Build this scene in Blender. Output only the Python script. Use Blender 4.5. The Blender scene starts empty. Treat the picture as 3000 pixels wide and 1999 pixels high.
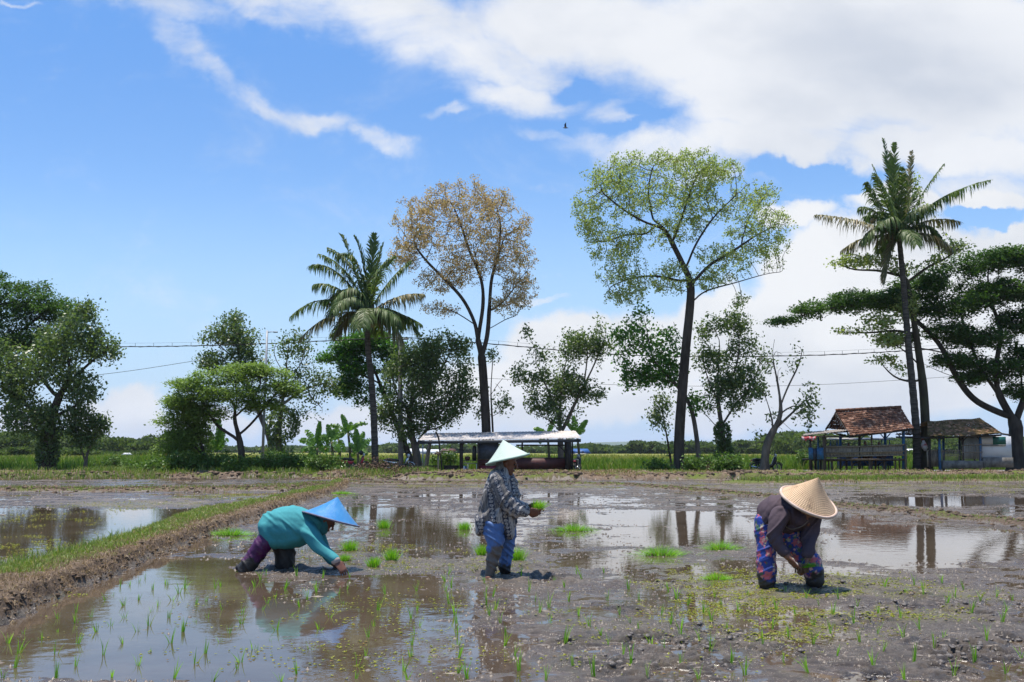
import bpy, math, random
import numpy as np
from mathutils import Vector, Matrix
R = math.radians
rng = np.random.default_rng(7)
random.seed(7)
sc = bpy.context.scene
COL = sc.collection

# ------------------------------------------------------------------ camera
CAM_H = 1.30
FD = 2288.0                 # focal length in picture units of a 2353 wide frame
CX, CY, HZ = 1176.5, 784.0, 1037.0
PITCH = math.atan((HZ - CY) / FD)
cd = bpy.data.cameras.new('camera')
cd.sensor_width = 36.0
cd.lens = 36.0 * FD / 2353.0
cd.clip_start = 0.1
cd.clip_end = 30000
cam = bpy.data.objects.new('camera', cd)
COL.objects.link(cam)
cam.location = (0, 0, CAM_H)
cam.rotation_euler = (math.pi / 2 + PITCH, 0, 0)
sc.camera = cam
sp, cp = math.sin(PITCH), math.cos(PITCH)

def P(px, py, Y):
    """world point that stands Y metres ahead, seen at px,py"""
    a = (px - CX) / FD; b = (CY - py) / FD
    dy = cp - b * sp; dz = sp + b * cp
    return np.array([a / dy * Y, Y, CAM_H + dz / dy * Y])

def G(px, py, z=0.0):
    a = (px - CX) / FD; b = (CY - py) / FD
    dy = cp - b * sp; dz = sp + b * cp
    Y = (z - CAM_H) / dz * dy
    return np.array([a / dy * Y, Y, z])

def proj(x, y, z=0.0):
    h = z - CAM_H
    f = y * cp + h * sp
    u = -y * sp + h * cp
    return CX + FD * x / f, CY - FD * u / f

# ------------------------------------------------------------------ world
SUN_DIR = Vector((-0.12, 0.06, 0.99)).normalized()
SUN_EL = math.asin(SUN_DIR.z)
SUN_AZ = math.atan2(SUN_DIR.x, SUN_DIR.y)
SKY_STR = 0.11
wd = bpy.data.worlds.new("World")
sc.world = wd
wd.use_nodes = True
nt = wd.node_tree
for n in list(nt.nodes): nt.nodes.remove(n)
def N(t, **kw):
    n = nt.nodes.new(t)
    for k, v in kw.items(): setattr(n, k, v)
    return n
def L(a, b): nt.links.new(a, b)
def setin(s, v):
    if hasattr(v, 'is_linked') or hasattr(v, 'links'): L(v, s)
    else: s.default_value = v
def M_(op, a, b=None, c=None, clamp=False):
    n = N('ShaderNodeMath', operation=op); n.use_clamp = clamp
    setin(n.inputs[0], a)
    if b is not None: setin(n.inputs[1], b)
    if c is not None: setin(n.inputs[2], c)
    return n.outputs[0]
def mixc(f, a, b, blend='MIX'):
    n = N('ShaderNodeMix', data_type='RGBA', blend_type=blend)
    setin(n.inputs[0], f); setin(n.inputs[6], a); setin(n.inputs[7], b)
    return n.outputs[2]
def mrange(v, a, b, c=0.0, d=1.0, smooth=True):
    n = N('ShaderNodeMapRange'); n.interpolation_type = 'SMOOTHSTEP' if smooth else 'LINEAR'
    setin(n.inputs[0], v); n.inputs[1].default_value = a; n.inputs[2].default_value = b
    n.inputs[3].default_value = c; n.inputs[4].default_value = d
    return n.outputs[0]
def noise(vec, scale, detail=5, rough=0.55, lac=2.0, dist=0.0, typ=None):
    n = N('ShaderNodeTexNoise')
    if typ: n.noise_type = typ
    L(vec, n.inputs['Vector']); n.inputs['Scale'].default_value = scale
    n.inputs['Detail'].default_value = detail; n.inputs['Roughness'].default_value = rough
    n.inputs['Lacunarity'].default_value = lac; n.inputs['Distortion'].default_value = dist
    return n

sky = N('ShaderNodeTexSky', sky_type='NISHITA')
sky.sun_disc = False
sky.sun_elevation = SUN_EL
sky.sun_rotation = SUN_AZ
sky.altitude = 0
sky.air_density = 1.0
sky.dust_density = 0.4
sky.ozone_density = 2.0
geo = N('ShaderNodeNewGeometry')
tc = N('ShaderNodeTexCoord')
sep = N('ShaderNodeSeparateXYZ'); L(tc.outputs['Generated'], sep.inputs[0])
ay = M_('MAXIMUM', M_('ABSOLUTE', sep.outputs[1]), 0.05)
U = M_('DIVIDE', sep.outputs[0], ay)
V = M_('DIVIDE', sep.outputs[2], ay)
comb = N('ShaderNodeCombineXYZ'); L(U, comb.inputs[0]); L(V, comb.inputs[1])
uv = comb.outputs[0]
def uvp(px, py):
    a = (px - CX) / FD; b = (CY - py) / FD
    dy = cp - b * sp; dz = sp + b * cp
    return a / dy, dz / dy
# warp so that the cloud edges are ragged
w1 = noise(uv, 3.2, 4, 0.6)
w2 = noise(uv, 13.0, 5, 0.65)
def vm(op, a, b):
    n = N('ShaderNodeVectorMath', operation=op)
    setin(n.inputs[0], a); setin(n.inputs[1], b)
    return n.outputs[0]
def vscale(a, s):
    n = N('ShaderNodeVectorMath', operation='SCALE'); L(a, n.inputs[0]); n.inputs['Scale'].default_value = s
    return n.outputs[0]
warp = vm('ADD', vscale(vm('SUBTRACT', w1.outputs['Color'], (0.5, 0.5, 0.5)), 0.11),
          vscale(vm('SUBTRACT', w2.outputs['Color'], (0.5, 0.5, 0.5)), 0.050))
wuv = vm('ADD', uv, warp)
def blobs(src, lst, acc=None):
    for (px, py, rx, ry, ang, amp) in lst:
        u, v = uvp(px, py)
        mp = N('ShaderNodeMapping', vector_type='TEXTURE')
        L(src, mp.inputs[0])
        mp.inputs['Location'].default_value = (u, v, 0)
        mp.inputs['Rotation'].default_value = (0, 0, R(-ang))
        mp.inputs['Scale'].default_value = (rx / FD, ry / FD, 1)
        ln = N('ShaderNodeVectorMath', operation='LENGTH'); L(mp.outputs[0], ln.inputs[0])
        f = mrange(ln.outputs['Value'], 0.25, 1.25, amp, 0.0)
        acc = f if acc is None else M_('MAXIMUM', acc, f)
    return acc
# px, py, rx, ry, angle (down to the right), amount
HIGH = [(330, 15, 250, 62, 14, 0.62), (620, 30, 280, 60, 8, 0.66), (30, 22, 60, 8, 18, 0.45), (290, -20, 170, 70, 10, 0.95), (370, 95, 150, 46, 50, 0.50), (470, 200, 120, 34, 38, 0.47), (590, 262, 110, 28, 22, 0.45),
        (730, 296, 130, 36, 8, 0.68), (870, 338, 85, 26, 20, 0.62),
        (620, -20, 330, 80, 5, 0.85), (930, 40, 330, 120, 15, 1.0), (1140, 140, 230, 110, 20, 1.0), (1200, 240, 170, 60, 5, 0.9),
        (1350, 60, 400, 150, 5, 1.3), (1750, 80, 500, 210, 0, 1.5), (2150, 150, 480, 300, 0, 1.7), (1800, 240, 360, 120, 12, 1.5),
        (1520, 345, 280, 60, -6, 0.85), (2230, 440, 230, 45, 0, 0.9), (1620, 400, 170, 30, -8, .6), (1430, 265, 110, 45, 0, 0.6), (1800, 330, 280, 70, 6, 1.25), (2150, 365, 360, 80, 3, 1.4), (1270, 340, 130, 22, 10, 0.42),
        (1000, 285, 70, 16, -10, 0.5)]
LOWC = [(320, 955, 115, 88, 0, 1.1), (210, 960, 90, 60, 0, 0.9), (30, 985, 120, 55, 0, 0.9), (470, 985, 160, 40, 0, 0.8), (820, 960, 260, 50, 0, 0.75),
        (1290, 800, 220, 115, -6, 1.1), (1210, 880, 330, 110, 0, 0.9), (1500, 800, 260, 150, 0, 1.0), (1650, 700, 170, 90, -25, 0.9),
        (1900, 640, 280, 160, -20, 1.4), (1850, 490, 150, 40, 0, 0.75), (2150, 690, 360, 200, 0, 1.5), (2060, 480, 150, 45, 10, 0.75), (2340, 590, 170, 90, -10, 1.1), (1560, 930, 900, 95, 0, 0.85),
        (2250, 470, 150, 30, 0, 0.8), (1250, 682, 120, 14, -8, 0.5), (1260, 622, 80, 8, 5, 0.35), (180, 940, 200, 25, 0, 0.3), (2000, 800, 620, 210, 0, 1.4), (1260, 452, 70, 14, 0, 0.30)]
HOLES = [(1310, 215, 75, 30, -30, 0.6), (1500, 262, 80, 22, 10, 0.6), (1450, 300, 80, 16, -15, 0.4), (1870, 415, 170, 34, 8, 1.2), (2260, 512, 100, 24, 8, 0.9),
         (1750, 640, 80, 60, -10, 0.5), (1930, 560, 60, 30, 10, 0.35)]
cov_h = blobs(wuv, HIGH)
cov_l = blobs(wuv, LOWC)
hol = blobs(wuv, HOLES)
n_hi = noise(vm('MULTIPLY', uv, (1.0, 1.6, 1.0)), 6.5, 11, 0.68, dist=0.4)
n_lo = noise(vm('MULTIPLY', uv, (1.0, 1.3, 1.0)), 9.0, 8, 0.58)
dh = M_('ADD', cov_h, M_('MULTIPLY', M_('SUBTRACT', n_hi.outputs[0], 0.5), 1.8))
dh = M_('SUBTRACT', dh, hol)
ah = mrange(dh, -0.02, 1.15)
dl = M_('ADD', cov_l, M_('MULTIPLY', M_('SUBTRACT', n_lo.outputs[0], 0.5), 1.05))
dl = M_('SUBTRACT', dl, M_('MULTIPLY', hol, 0.8))
al = mrange(dl, 0.24, 0.72)
n_sh = noise(vm('MULTIPLY', uv, (1.0, 1.8, 1.0)), 4.2, 7, 0.55)
# light and grey parts of the cloud
GREY = [(2150, 190, 330, 150, 0, 0.75), (2050, 90, 330, 90, 0, 0.55), (1700, 950, 620, 60, 0, 0.65), (2050, 880, 380, 90, 0, 0.6), (330, 1000, 260, 40, 0, 0.7), (1200, 960, 250, 50, 0, 0.7), (1850, 240, 200, 60, 10, 0.35)]
gb = blobs(uv, GREY)
gr = M_('ADD', M_('MULTIPLY', gb, 0.75), mrange(n_sh.outputs[0], 0.40, 0.66, 0.0, 0.55), clamp=True)
K = 1.0 / SKY_STR / 1.495
def c3(r, g, b, k=1.0): return (r * k, g * k, b * k, 1)
cloud = mixc(gr, c3(0.93, 0.94, 0.955, K), c3(0.66, 0.70, 0.77, K))
hs = N('ShaderNodeHueSaturation'); hs.inputs['Saturation'].default_value = 1.15; hs.inputs['Value'].default_value = 1.0
L(sky.outputs[0], hs.inputs['Color'])
skyc = mixc(1.0, hs.outputs[0], (1.0, 1.05, 1.12, 1), 'MULTIPLY')
skyc = mixc(mrange(V, 0.14, 0.52, 0.0, 0.62), skyc, c3(0.125, 0.37, 0.90, K))
skyc = mixc(mrange(V, -0.02, 0.30, 0.93, 0.0), skyc, c3(0.47, 0.67, 0.93, K))
c1 = mixc(M_('MULTIPLY', al, 0.97), skyc, cloud)
c2 = mixc(M_('MULTIPLY', ah, 0.93), c1, cloud)
up = mrange(sep.outputs[2], -0.02, 0.0)
bg = N('ShaderNodeBackground'); L(c2, bg.inputs[0]); bg.inputs[1].default_value = SKY_STR
ow = N('ShaderNodeOutputWorld'); L(bg.outputs[0], ow.inputs[0])
wd.cycles.sampling_method = 'MANUAL'
wd.cycles.sample_map_resolution = 512

# ------------------------------------------------------------------ sun
sl = bpy.data.lights.new('sun', 'SUN'); sl.energy = 5.0; sl.angle = R(0.53); sl.color = (1.0, 0.94, 0.85)
so = bpy.data.objects.new('sun', sl); COL.objects.link(so)
so.rotation_euler = (-SUN_DIR).to_track_quat('-Z', 'Y').to_euler()
sc.view_settings.view_transform = 'Standard'
sc.view_settings.look = 'None'
sc.view_settings.exposure = 0.58
sc.view_settings.gamma = 1.0
sc.cycles.max_bounces = 6
sc.cycles.sample_clamp_indirect = 6
sc.cycles.transparent_max_bounces = 6

# ------------------------------------------------------------------ helpers
def tag(o, label=None, cat=None, group=None, kind=None):
    if label: o['label'] = label
    if cat: o['category'] = cat
    if group: o['group'] = group
    if kind: o['kind'] = kind
    return o

def empty(name, loc, label, cat, group=None, rz=0.0):
    o = bpy.data.objects.new(name, None); COL.objects.link(o)
    o.location = [float(v) for v in loc]; o.rotation_euler = (0, 0, rz)
    o.empty_display_size = 0.2
    return tag(o, label, cat, group)

def mesh(name, verts, faces, mat=None, parent=None, smooth=True, attrs=None, world=False):
    """faces: (n,3) or (n,4) array, or a list of arrays, or list of tuples.  With a parent, verts are local to it unless world=True."""
    verts = np.asarray(verts, dtype=np.float32).reshape(-1, 3)
    me = bpy.data.meshes.new(name)
    if isinstance(faces, np.ndarray): faces = [faces]
    if len(faces) and isinstance(faces[0], np.ndarray):
        loops = np.concatenate([f.ravel() for f in faces]).astype(np.int32)
        sizes = np.concatenate([np.full(len(f), f.shape[1]) for f in faces]).astype(np.int32)
    else:
        loops = np.array([i for f in faces for i in f], dtype=np.int32)
        sizes = np.array([len(f) for f in faces], dtype=np.int32)
    starts = np.concatenate([[0], np.cumsum(sizes)[:-1]]).astype(np.int32) if len(sizes) else np.zeros(0, np.int32)
    if parent is not None and world:
        m = np.array(world_matrix(parent).inverted())
        verts = verts @ m[:3, :3].T + m[:3, 3]
    me.vertices.add(len(verts)); me.vertices.foreach_set('co', verts.astype(np.float32).ravel())
    me.loops.add(len(loops)); me.loops.foreach_set('vertex_index', loops)
    me.polygons.add(len(sizes)); me.polygons.foreach_set('loop_start', starts); me.polygons.foreach_set('loop_total', sizes)
    if smooth: me.polygons.foreach_set('use_smooth', np.ones(len(sizes), dtype=bool))
    if attrs:
        for k, a in attrs.items():
            a = np.asarray(a, dtype=np.float32)
            if a.ndim == 1:
                at = me.attributes.new(k, 'FLOAT', 'POINT'); at.data.foreach_set('value', a)
            else:
                at = me.attributes.new(k, 'FLOAT_COLOR', 'POINT')
                if a.shape[1] == 3: a = np.concatenate([a, np.ones((len(a), 1), np.float32)], 1)
                at.data.foreach_set('color', a.astype(np.float32).ravel())
    me.update(calc_edges=True); me.validate()
    if mat: me.materials.append(mat)
    o = bpy.data.objects.new(name, me); COL.objects.link(o)
    if parent is not None: o.parent = parent
    return o

def world_matrix(o):
    m = Matrix.LocRotScale(o.location, o.rotation_euler, o.scale)
    if o.parent: m = world_matrix(o.parent) @ m
    return m

class MB:
    """collects simple solids into one mesh"""
    def __init__(s): s.v = []; s.f = []; s.n = 0
    def add(s, v, f):
        v = np.asarray(v, float).reshape(-1, 3)
        s.v.append(v); s.f += [tuple(int(i) + s.n for i in q) for q in f]; s.n += len(v)
        return s
    def box(s, c, d, rz=0.0, rx=0.0, ry=0.0, jit=0.0):
        x, y, z = [k / 2 for k in d]
        v = np.array([(-x,-y,-z),(x,-y,-z),(x,y,-z),(-x,y,-z),(-x,-y,z),(x,-y,z),(x,y,z),(-x,y,z)], float)
        if jit: v += np.random.default_rng(s.n).uniform(-jit, jit, v.shape)
        if rz or rx or ry:
            m = np.array((Matrix.Rotation(rz, 3, 'Z') @ Matrix.Rotation(ry, 3, 'Y') @ Matrix.Rotation(rx, 3, 'X')))
            v = v @ m.T
        return s.add(v + np.array(c), [(0,3,2,1),(4,5,6,7),(0,1,5,4),(1,2,6,5),(2,3,7,6),(3,0,4,7)])
    def bar(s, a, b, w, h=None):
        """square bar between points"""
        return s.tube([a, b], [w / 2 * 1.2, (h or w) / 2 * 1.2], n=4)
    def tube(s, pts, rad, n=8, cap=True):
        v, f = tube_mesh(pts, rad, n, cap)
        return s.add(v, f)
    def prism(s, outline, y0, y1):
        """outline in x,z extruded along y"""
        n = len(outline)
        v = [(x, y0, z) for x, z in outline] + [(x, y1, z) for x, z in outline]
        f = [tuple(range(n - 1, -1, -1)), tuple(range(n, 2 * n))]
        f += [(i, (i + 1) % n, n + (i + 1) % n, n + i) for i in range(n)]
        f = [tuple(reversed(q)) for q in f]
        return s.add(v, f)
    def build(s, name, mat, parent=None, smooth=False, attrs=None, bevel=0.0):
        o = mesh(name, np.concatenate(s.v), s.f, mat, parent, smooth, attrs)
        if bevel:
            b = o.modifiers.new('bevel', 'BEVEL'); b.width = bevel; b.segments = 2; b.limit_method = 'ANGLE'
        return o

def frames(pts):
    pts = np.asarray(pts, float)
    t = np.gradient(pts, axis=0) if len(pts) > 2 else np.repeat((pts[-1:] - pts[:1]), len(pts), 0)
    t /= np.linalg.norm(t, axis=1, keepdims=True) + 1e-9
    ref = np.array([0, 1.0, 0.0]) if abs(t[0][1]) < 0.8 else np.array([1.0, 0, 0])
    A = []; B = []
    a = np.cross(t[0], ref); a /= np.linalg.norm(a)
    for k in range(len(pts)):
        a = a - t[k] * a.dot(t[k]); a /= np.linalg.norm(a) + 1e-9
        A.append(a); B.append(np.cross(t[k], a))
    return t, np.array(A), np.array(B)

def tube_mesh(pts, rad, n=8, cap=True):
    pts = np.asarray(pts, float)
    rad = np.broadcast_to(np.asarray(rad, float), (len(pts),)) if np.ndim(rad) < 2 else np.asarray(rad, float)
    if rad.ndim == 1: ra = rb = rad
    else: ra, rb = rad[:, 0], rad[:, 1]
    t, A, B = frames(pts)
    th = np.linspace(0, 2 * math.pi, n, endpoint=False)
    v = pts[:, None] + (A[:, None] * np.cos(th)[None, :, None]) * ra[:, None, None] + (B[:, None] * np.sin(th)[None, :, None]) * rb[:, None, None]
    v = v.reshape(-1, 3)
    f = []
    for k in range(len(pts) - 1):
        for i in range(n):
            j = (i + 1) % n
            f.append((k * n + i, k * n + j, (k + 1) * n + j, (k + 1) * n + i))
    if cap:
        f.append(tuple(range(n - 1, -1, -1))); f.append(tuple((len(pts) - 1) * n + i for i in range(n)))
    return v, f

def catmull(pts, k=4):
    p = np.asarray(pts, float)
    if len(p) < 3:
        t = np.linspace(0, 1, k + 1)[:, None]
        return p[0] * (1 - t) + p[1] * t
    e = np.concatenate([[2 * p[0] - p[1]], p, [2 * p[-1] - p[-2]]])
    out = []
    for i in range(len(p) - 1):
        a, b, c, d = e[i], e[i + 1], e[i + 2], e[i + 3]
        for s in range(k):
            t = s / k
            out.append(0.5 * ((2 * b) + (c - a) * t + (2 * a - 5 * b + 4 * c - d) * t * t + (3 * b - a - 3 * c + d) * t ** 3))
    out.append(p[-1])
    return np.array(out)

# value noise, vectorised
_perm = rng.permutation(4096)
_vals = rng.random(4096)
def vnoise(x, y, z=None, seed=0):
    x = np.asarray(x, float); y = np.asarray(y, float)
    z = np.zeros_like(x) if z is None else np.asarray(z, float)
    xi = np.floor(x).astype(np.int64); yi = np.floor(y).astype(np.int64); zi = np.floor(z).astype(np.int64)
    fx = x - xi; fy = y - yi; fz = z - zi
    fx = fx * fx * (3 - 2 * fx); fy = fy * fy * (3 - 2 * fy); fz = fz * fz * (3 - 2 * fz)
    def h(a, b, c): return _vals[_perm[(_perm[(_perm[(a + seed * 17) & 4095] + b) & 4095] + c) & 4095]]
    def lerp(a, b, t): return a + (b - a) * t
    c00 = lerp(h(xi, yi, zi), h(xi + 1, yi, zi), fx); c10 = lerp(h(xi, yi + 1, zi), h(xi + 1, yi + 1, zi), fx)
    if not np.any(z): return lerp(c00, c10, fy)
    c01 = lerp(h(xi, yi, zi + 1), h(xi + 1, yi, zi + 1), fx); c11 = lerp(h(xi, yi + 1, zi + 1), h(xi + 1, yi + 1, zi + 1), fx)
    return lerp(lerp(c00, c10, fy), lerp(c01, c11, fy), fz)
def fbm(x, y, z=None, oct=4, seed=0, gain=0.5):
    s = 0; a = 1; t = 0
    for o in range(oct):
        s = s + a * vnoise(x * 2 ** o + o * 13.7, y * 2 ** o + o * 7.1, None if z is None else z * 2 ** o + o * 3.3, seed + o); t += a; a *= gain
    return s / t
def sstep(x, a, b):
    t = np.clip((x - a) / (b - a), 0, 1); return t * t * (3 - 2 * t)

# ------------------------------------------------------------------ materials
def newmat(name):
    global nt
    m = bpy.data.materials.new(name); m.use_nodes = True
    nt = m.node_tree
    for n in list(nt.nodes): nt.nodes.remove(n)
    b = N('ShaderNodeBsdfPrincipled'); o = N('ShaderNodeOutputMaterial'); L(b.outputs[0], o.inputs[0])
    return m, b, o
def bump(height, strength, dist, normal=None):
    n = N('ShaderNodeBump'); n.inputs['Strength'].default_value = strength; n.inputs['Distance'].default_value = dist
    L(height, n.inputs['Height'])
    return n.outputs[0]
def objvec(scale=(1, 1, 1)):
    t = N('ShaderNodeTexCoord'); mp = N('ShaderNodeMapping'); L(t.outputs['Object'], mp.inputs[0]); mp.inputs['Scale'].default_value = scale
    return mp.outputs[0]
def mat(name, col, col2=None, rough=0.7, scale=8.0, b=0.3, bd=0.01, metal=0.0, spec=0.4, stretch=(1, 1, 1), lo=0.35, hi=0.65):
    m, bs, o = newmat(name)
    v = objvec(stretch)
    n = noise(v, scale, 6, 0.6)
    f = mrange(n.outputs[0], lo, hi)
    c2_ = col2 or tuple(k * 0.65 for k in col)
    L(mixc(f, (*col, 1), (*c2_, 1)), bs.inputs['Base Color'])
    bs.inputs['Roughness'].default_value = rough; bs.inputs['Metallic'].default_value = metal
    bs.inputs['Specular IOR Level'].default_value = spec
    if b:
        n2 = noise(v, scale * 4, 5, 0.65)
        L(bump(n2.outputs[0], b, bd), bs.inputs['Normal'])
    return m
def attr_mat(name, rough=0.8, spec=0.3, bscale=60, b=0.25, bd=0.004, attr='col', sheen=0.0):
    m, bs, o = newmat(name)
    a = N('ShaderNodeAttribute'); a.attribute_name = attr
    v = objvec(); n = noise(v, bscale * 0.5, 5, 0.6)
    L(mixc(mrange(n.outputs[0], 0.3, 0.7, 0.0, 0.35), a.outputs['Color'], mixc(1.0, a.outputs['Color'], (0.72, 0.7, 0.68, 1), 'MULTIPLY')), bs.inputs['Base Color'])
    bs.inputs['Roughness'].default_value = rough; bs.inputs['Specular IOR Level'].default_value = spec
    n2 = noise(v, bscale, 4, 0.6); L(bump(n2.outputs[0], b, bd), bs.inputs['Normal'])
    return m
def leafmat(name, c1, c2, trans=0.35, rough=0.5, spec=0.35, c3_=None):
    """leaf colour varies from leaf to leaf through the attribute rnd"""
    m, bs, o = newmat(name)
    a = N('ShaderNodeAttribute'); a.attribute_name = 'rnd'
    col = mixc(a.outputs['Fac'], (*c1, 1), (*c2, 1))
    if c3_ is not None: col = mixc(mrange(a.outputs['Fac'], 0.86, 0.95), col, (*c3_, 1))
    L(col, bs.inputs['Base Color']); bs.inputs['Roughness'].default_value = rough; bs.inputs['Specular IOR Level'].default_value = spec
    tr = N('ShaderNodeBsdfTranslucent'); L(mixc(1.0, col, (1.25, 1.35, 0.7, 1), 'MULTIPLY'), tr.inputs[0])
    ms = N('ShaderNodeMixShader'); ms.inputs[0].default_value = trans
    L(bs.outputs[0], ms.inputs[1]); L(tr.outputs[0], ms.inputs[2]); L(ms.outputs[0], o.inputs[0])
    return m
# ------------------------------------------------------------------ ground shape
def path_of(pts, z=0.0):
    return np.array([G(a, b, z)[:2] for a, b in pts])
BR = path_of([(-700, 1700), (0, 1439), (133, 1379), (230, 1342), (333, 1295), (433, 1255), (500, 1226), (600, 1192), (700, 1157), (784, 1132), (800, 1118), (806, 1105)])
BLp = path_of([(-900, 1500), (-300, 1390), (0, 1312), (77, 1297), (167, 1268), (233, 1250), (333, 1213), (433, 1176), (567, 1158), (667, 1134), (740, 1117), (760, 1103)], 0.05)
def xr(y): return np.interp(y, BR[:, 1], BR[:, 0])
def xl(y): return np.interp(y, BLp[:, 1], BLp[:, 0])
def seg_dist(x, y, pl):
    d = np.full(x.shape, 1e9)
    for (a, b) in zip(pl[:-1], pl[1:]):
        ab = b - a; t = np.clip(((x - a[0]) * ab[0] + (y - a[1]) * ab[1]) / ab.dot(ab), 0, 1)
        d = np.minimum(d, np.hypot(x - a[0] - t * ab[0], y - a[1] - t * ab[1]))
    return d
RB = path_of([(790, 1111), (900, 1113), (1100, 1112), (1300, 1113), (1440, 1116), (1600, 1130), (1765, 1143), (1926, 1165), (2113, 1183), (2260, 1199), (2353, 1209), (2900, 1280)])
GB = path_of([(1730, 1113), (1900, 1109), (2150, 1108), (2353, 1107), (2900, 1104)])
LBk = path_of([(-500, 1130), (0, 1130), (200, 1131), (400, 1130), (640, 1128), (740, 1117)])

def WET(x, y):
    px, py = proj(x, y)
    py = np.clip(py, 1000, 4000)
    b = np.full(x.shape, 0.0005)
    for (cx, cy, rx, ry, amp) in [
        (300, 1450, 480, 125, -0.050), (760, 1500, 330, 110, -0.034), (420, 1330, 220, 50, -0.035), (900, 1390, 200, 70, -0.026), (1080, 1470, 160, 60, -0.012),
        (170, 1225, 330, 62, -0.045), (400, 1185, 200, 16, -0.03), (560, 1250, 200, 30, -0.012),
        (2120, 1255, 290, 52, -0.036), (1470, 1235, 240, 22, -0.015), (1470, 1192, 260, 16, -0.028), (1650, 1215, 190, 35, -0.020), (1900, 1195, 130, 20, -0.03),
        (990, 1215, 130, 40, -0.020), (880, 1180, 160, 16, -0.022), (1010, 1250, 200, 30, -0.010),
        (2160, 1152, 260, 12, -0.04), (2280, 1095, 150, 6, -0.05), (1400, 1290, 160, 25, -0.010), (1540, 1400, 200, 25, -0.012), (1700, 1430, 160, 30, -0.012),
        (1700, 1107, 120, 4, -0.02), (1980, 1460, 160, 20, -0.010),
        (2150, 1470, 260, 90, 0.014), (1900, 1360, 260, 40, 0.010), (1230, 1340, 230, 30, 0.010), (1500, 1540, 300, 40, 0.010), (1250, 1210, 620, 90, -0.0035), (1250, 1125, 500, 8, .008),
        (620, 1320, 130, 18, 0.012), (2150, 1350, 240, 40, 0.012), (300, 1160, 260, 14, 0.015)]:
        d = np.hypot((px - cx) / rx, (py - cy) / ry)
        b = b + amp * (1 - sstep(d, 0.45, 1.15))
    return b

FEET = [(1762, 1343, .30), (1872, 1330, .34), (1125, 1318, .30), (1168, 1302, .28), (565, 1304, .26), (655, 1306, .30), (1830, 1345, .35), (760, 1312, .2)]
CLODS = [(2170, 1505), (2195, 1520), (2225, 1492), (2320, 1530), (2345, 1545), (1985, 1425), (1640, 1478), (1535, 1548), (1565, 1552), (1470, 1478), (1290, 1330), (1520, 1345), (1960, 1430), (2140, 1480), (2240, 1500), (1500, 1475), (1620, 1445), (1540, 1560), (2180, 1545), (2330, 1480), (1300, 1480), (1640, 1530), (2300, 1420),
         (2070, 1400), (1800, 1500), (1560, 1490), (1400, 1530), (1250, 1335), (1270, 1325), (1960, 1345), (1700, 1460), (2000, 1560), (1100, 1388), (860, 1530), (1000, 1500),
         (2100, 1370), (1440, 1400), (2200, 1400), (2353, 1400), (430, 1410), (380, 1450), (540, 1465), (690, 1560)]
_cl = np.array([G(a, b)[:2] for a, b in CLODS])

def bundmasks(x, y):
    nz = fbm(x * 2.2, y * 2.2, oct=3, seed=5) - 0.5
    nz2 = fbm(x * 7, y * 7, oct=3, seed=9) - 0.5
    a = xl(y) + nz * 0.35; b = xr(y) + nz * 0.28 + nz2 * 0.14
    t0 = (x - a); t1 = (b - x)
    main = sstep(t0, 0.0, 0.45) * sstep(t1, -0.02, 0.20) * (1 - sstep(y, 41, 44)) * sstep(y, 4.2, 4.6)
    rb = 1 - sstep(seg_dist(x, y, RB) + nz * 0.25 + nz2 * 0.2, 0.12, 0.42)
    gb = 1 - sstep(seg_dist(x, y, GB) + nz * 0.9, 0.7, 1.5)
    lb = (1 - sstep(seg_dist(x, y, LBk) + nz * 0.5, 0.25, 0.7)) * (x < xl(y) + 0.5)
    edge = 45.8 + 1.8 * (fbm(x * 0.35, y * 0 + 3, oct=3, seed=2) - 0.5) - 3.0 * sstep(x, -5.5, -4.0) * (1 - sstep(x, 8, 13)) * 0.35 + 1.5 * sstep(-x, 6, 9)
    bank = sstep(y + 1.1 * nz + .5 * nz2, edge, edge + 0.55)
    return main, rb, gb, lb, bank, nz, nz2, t0, t1, edge

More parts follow.
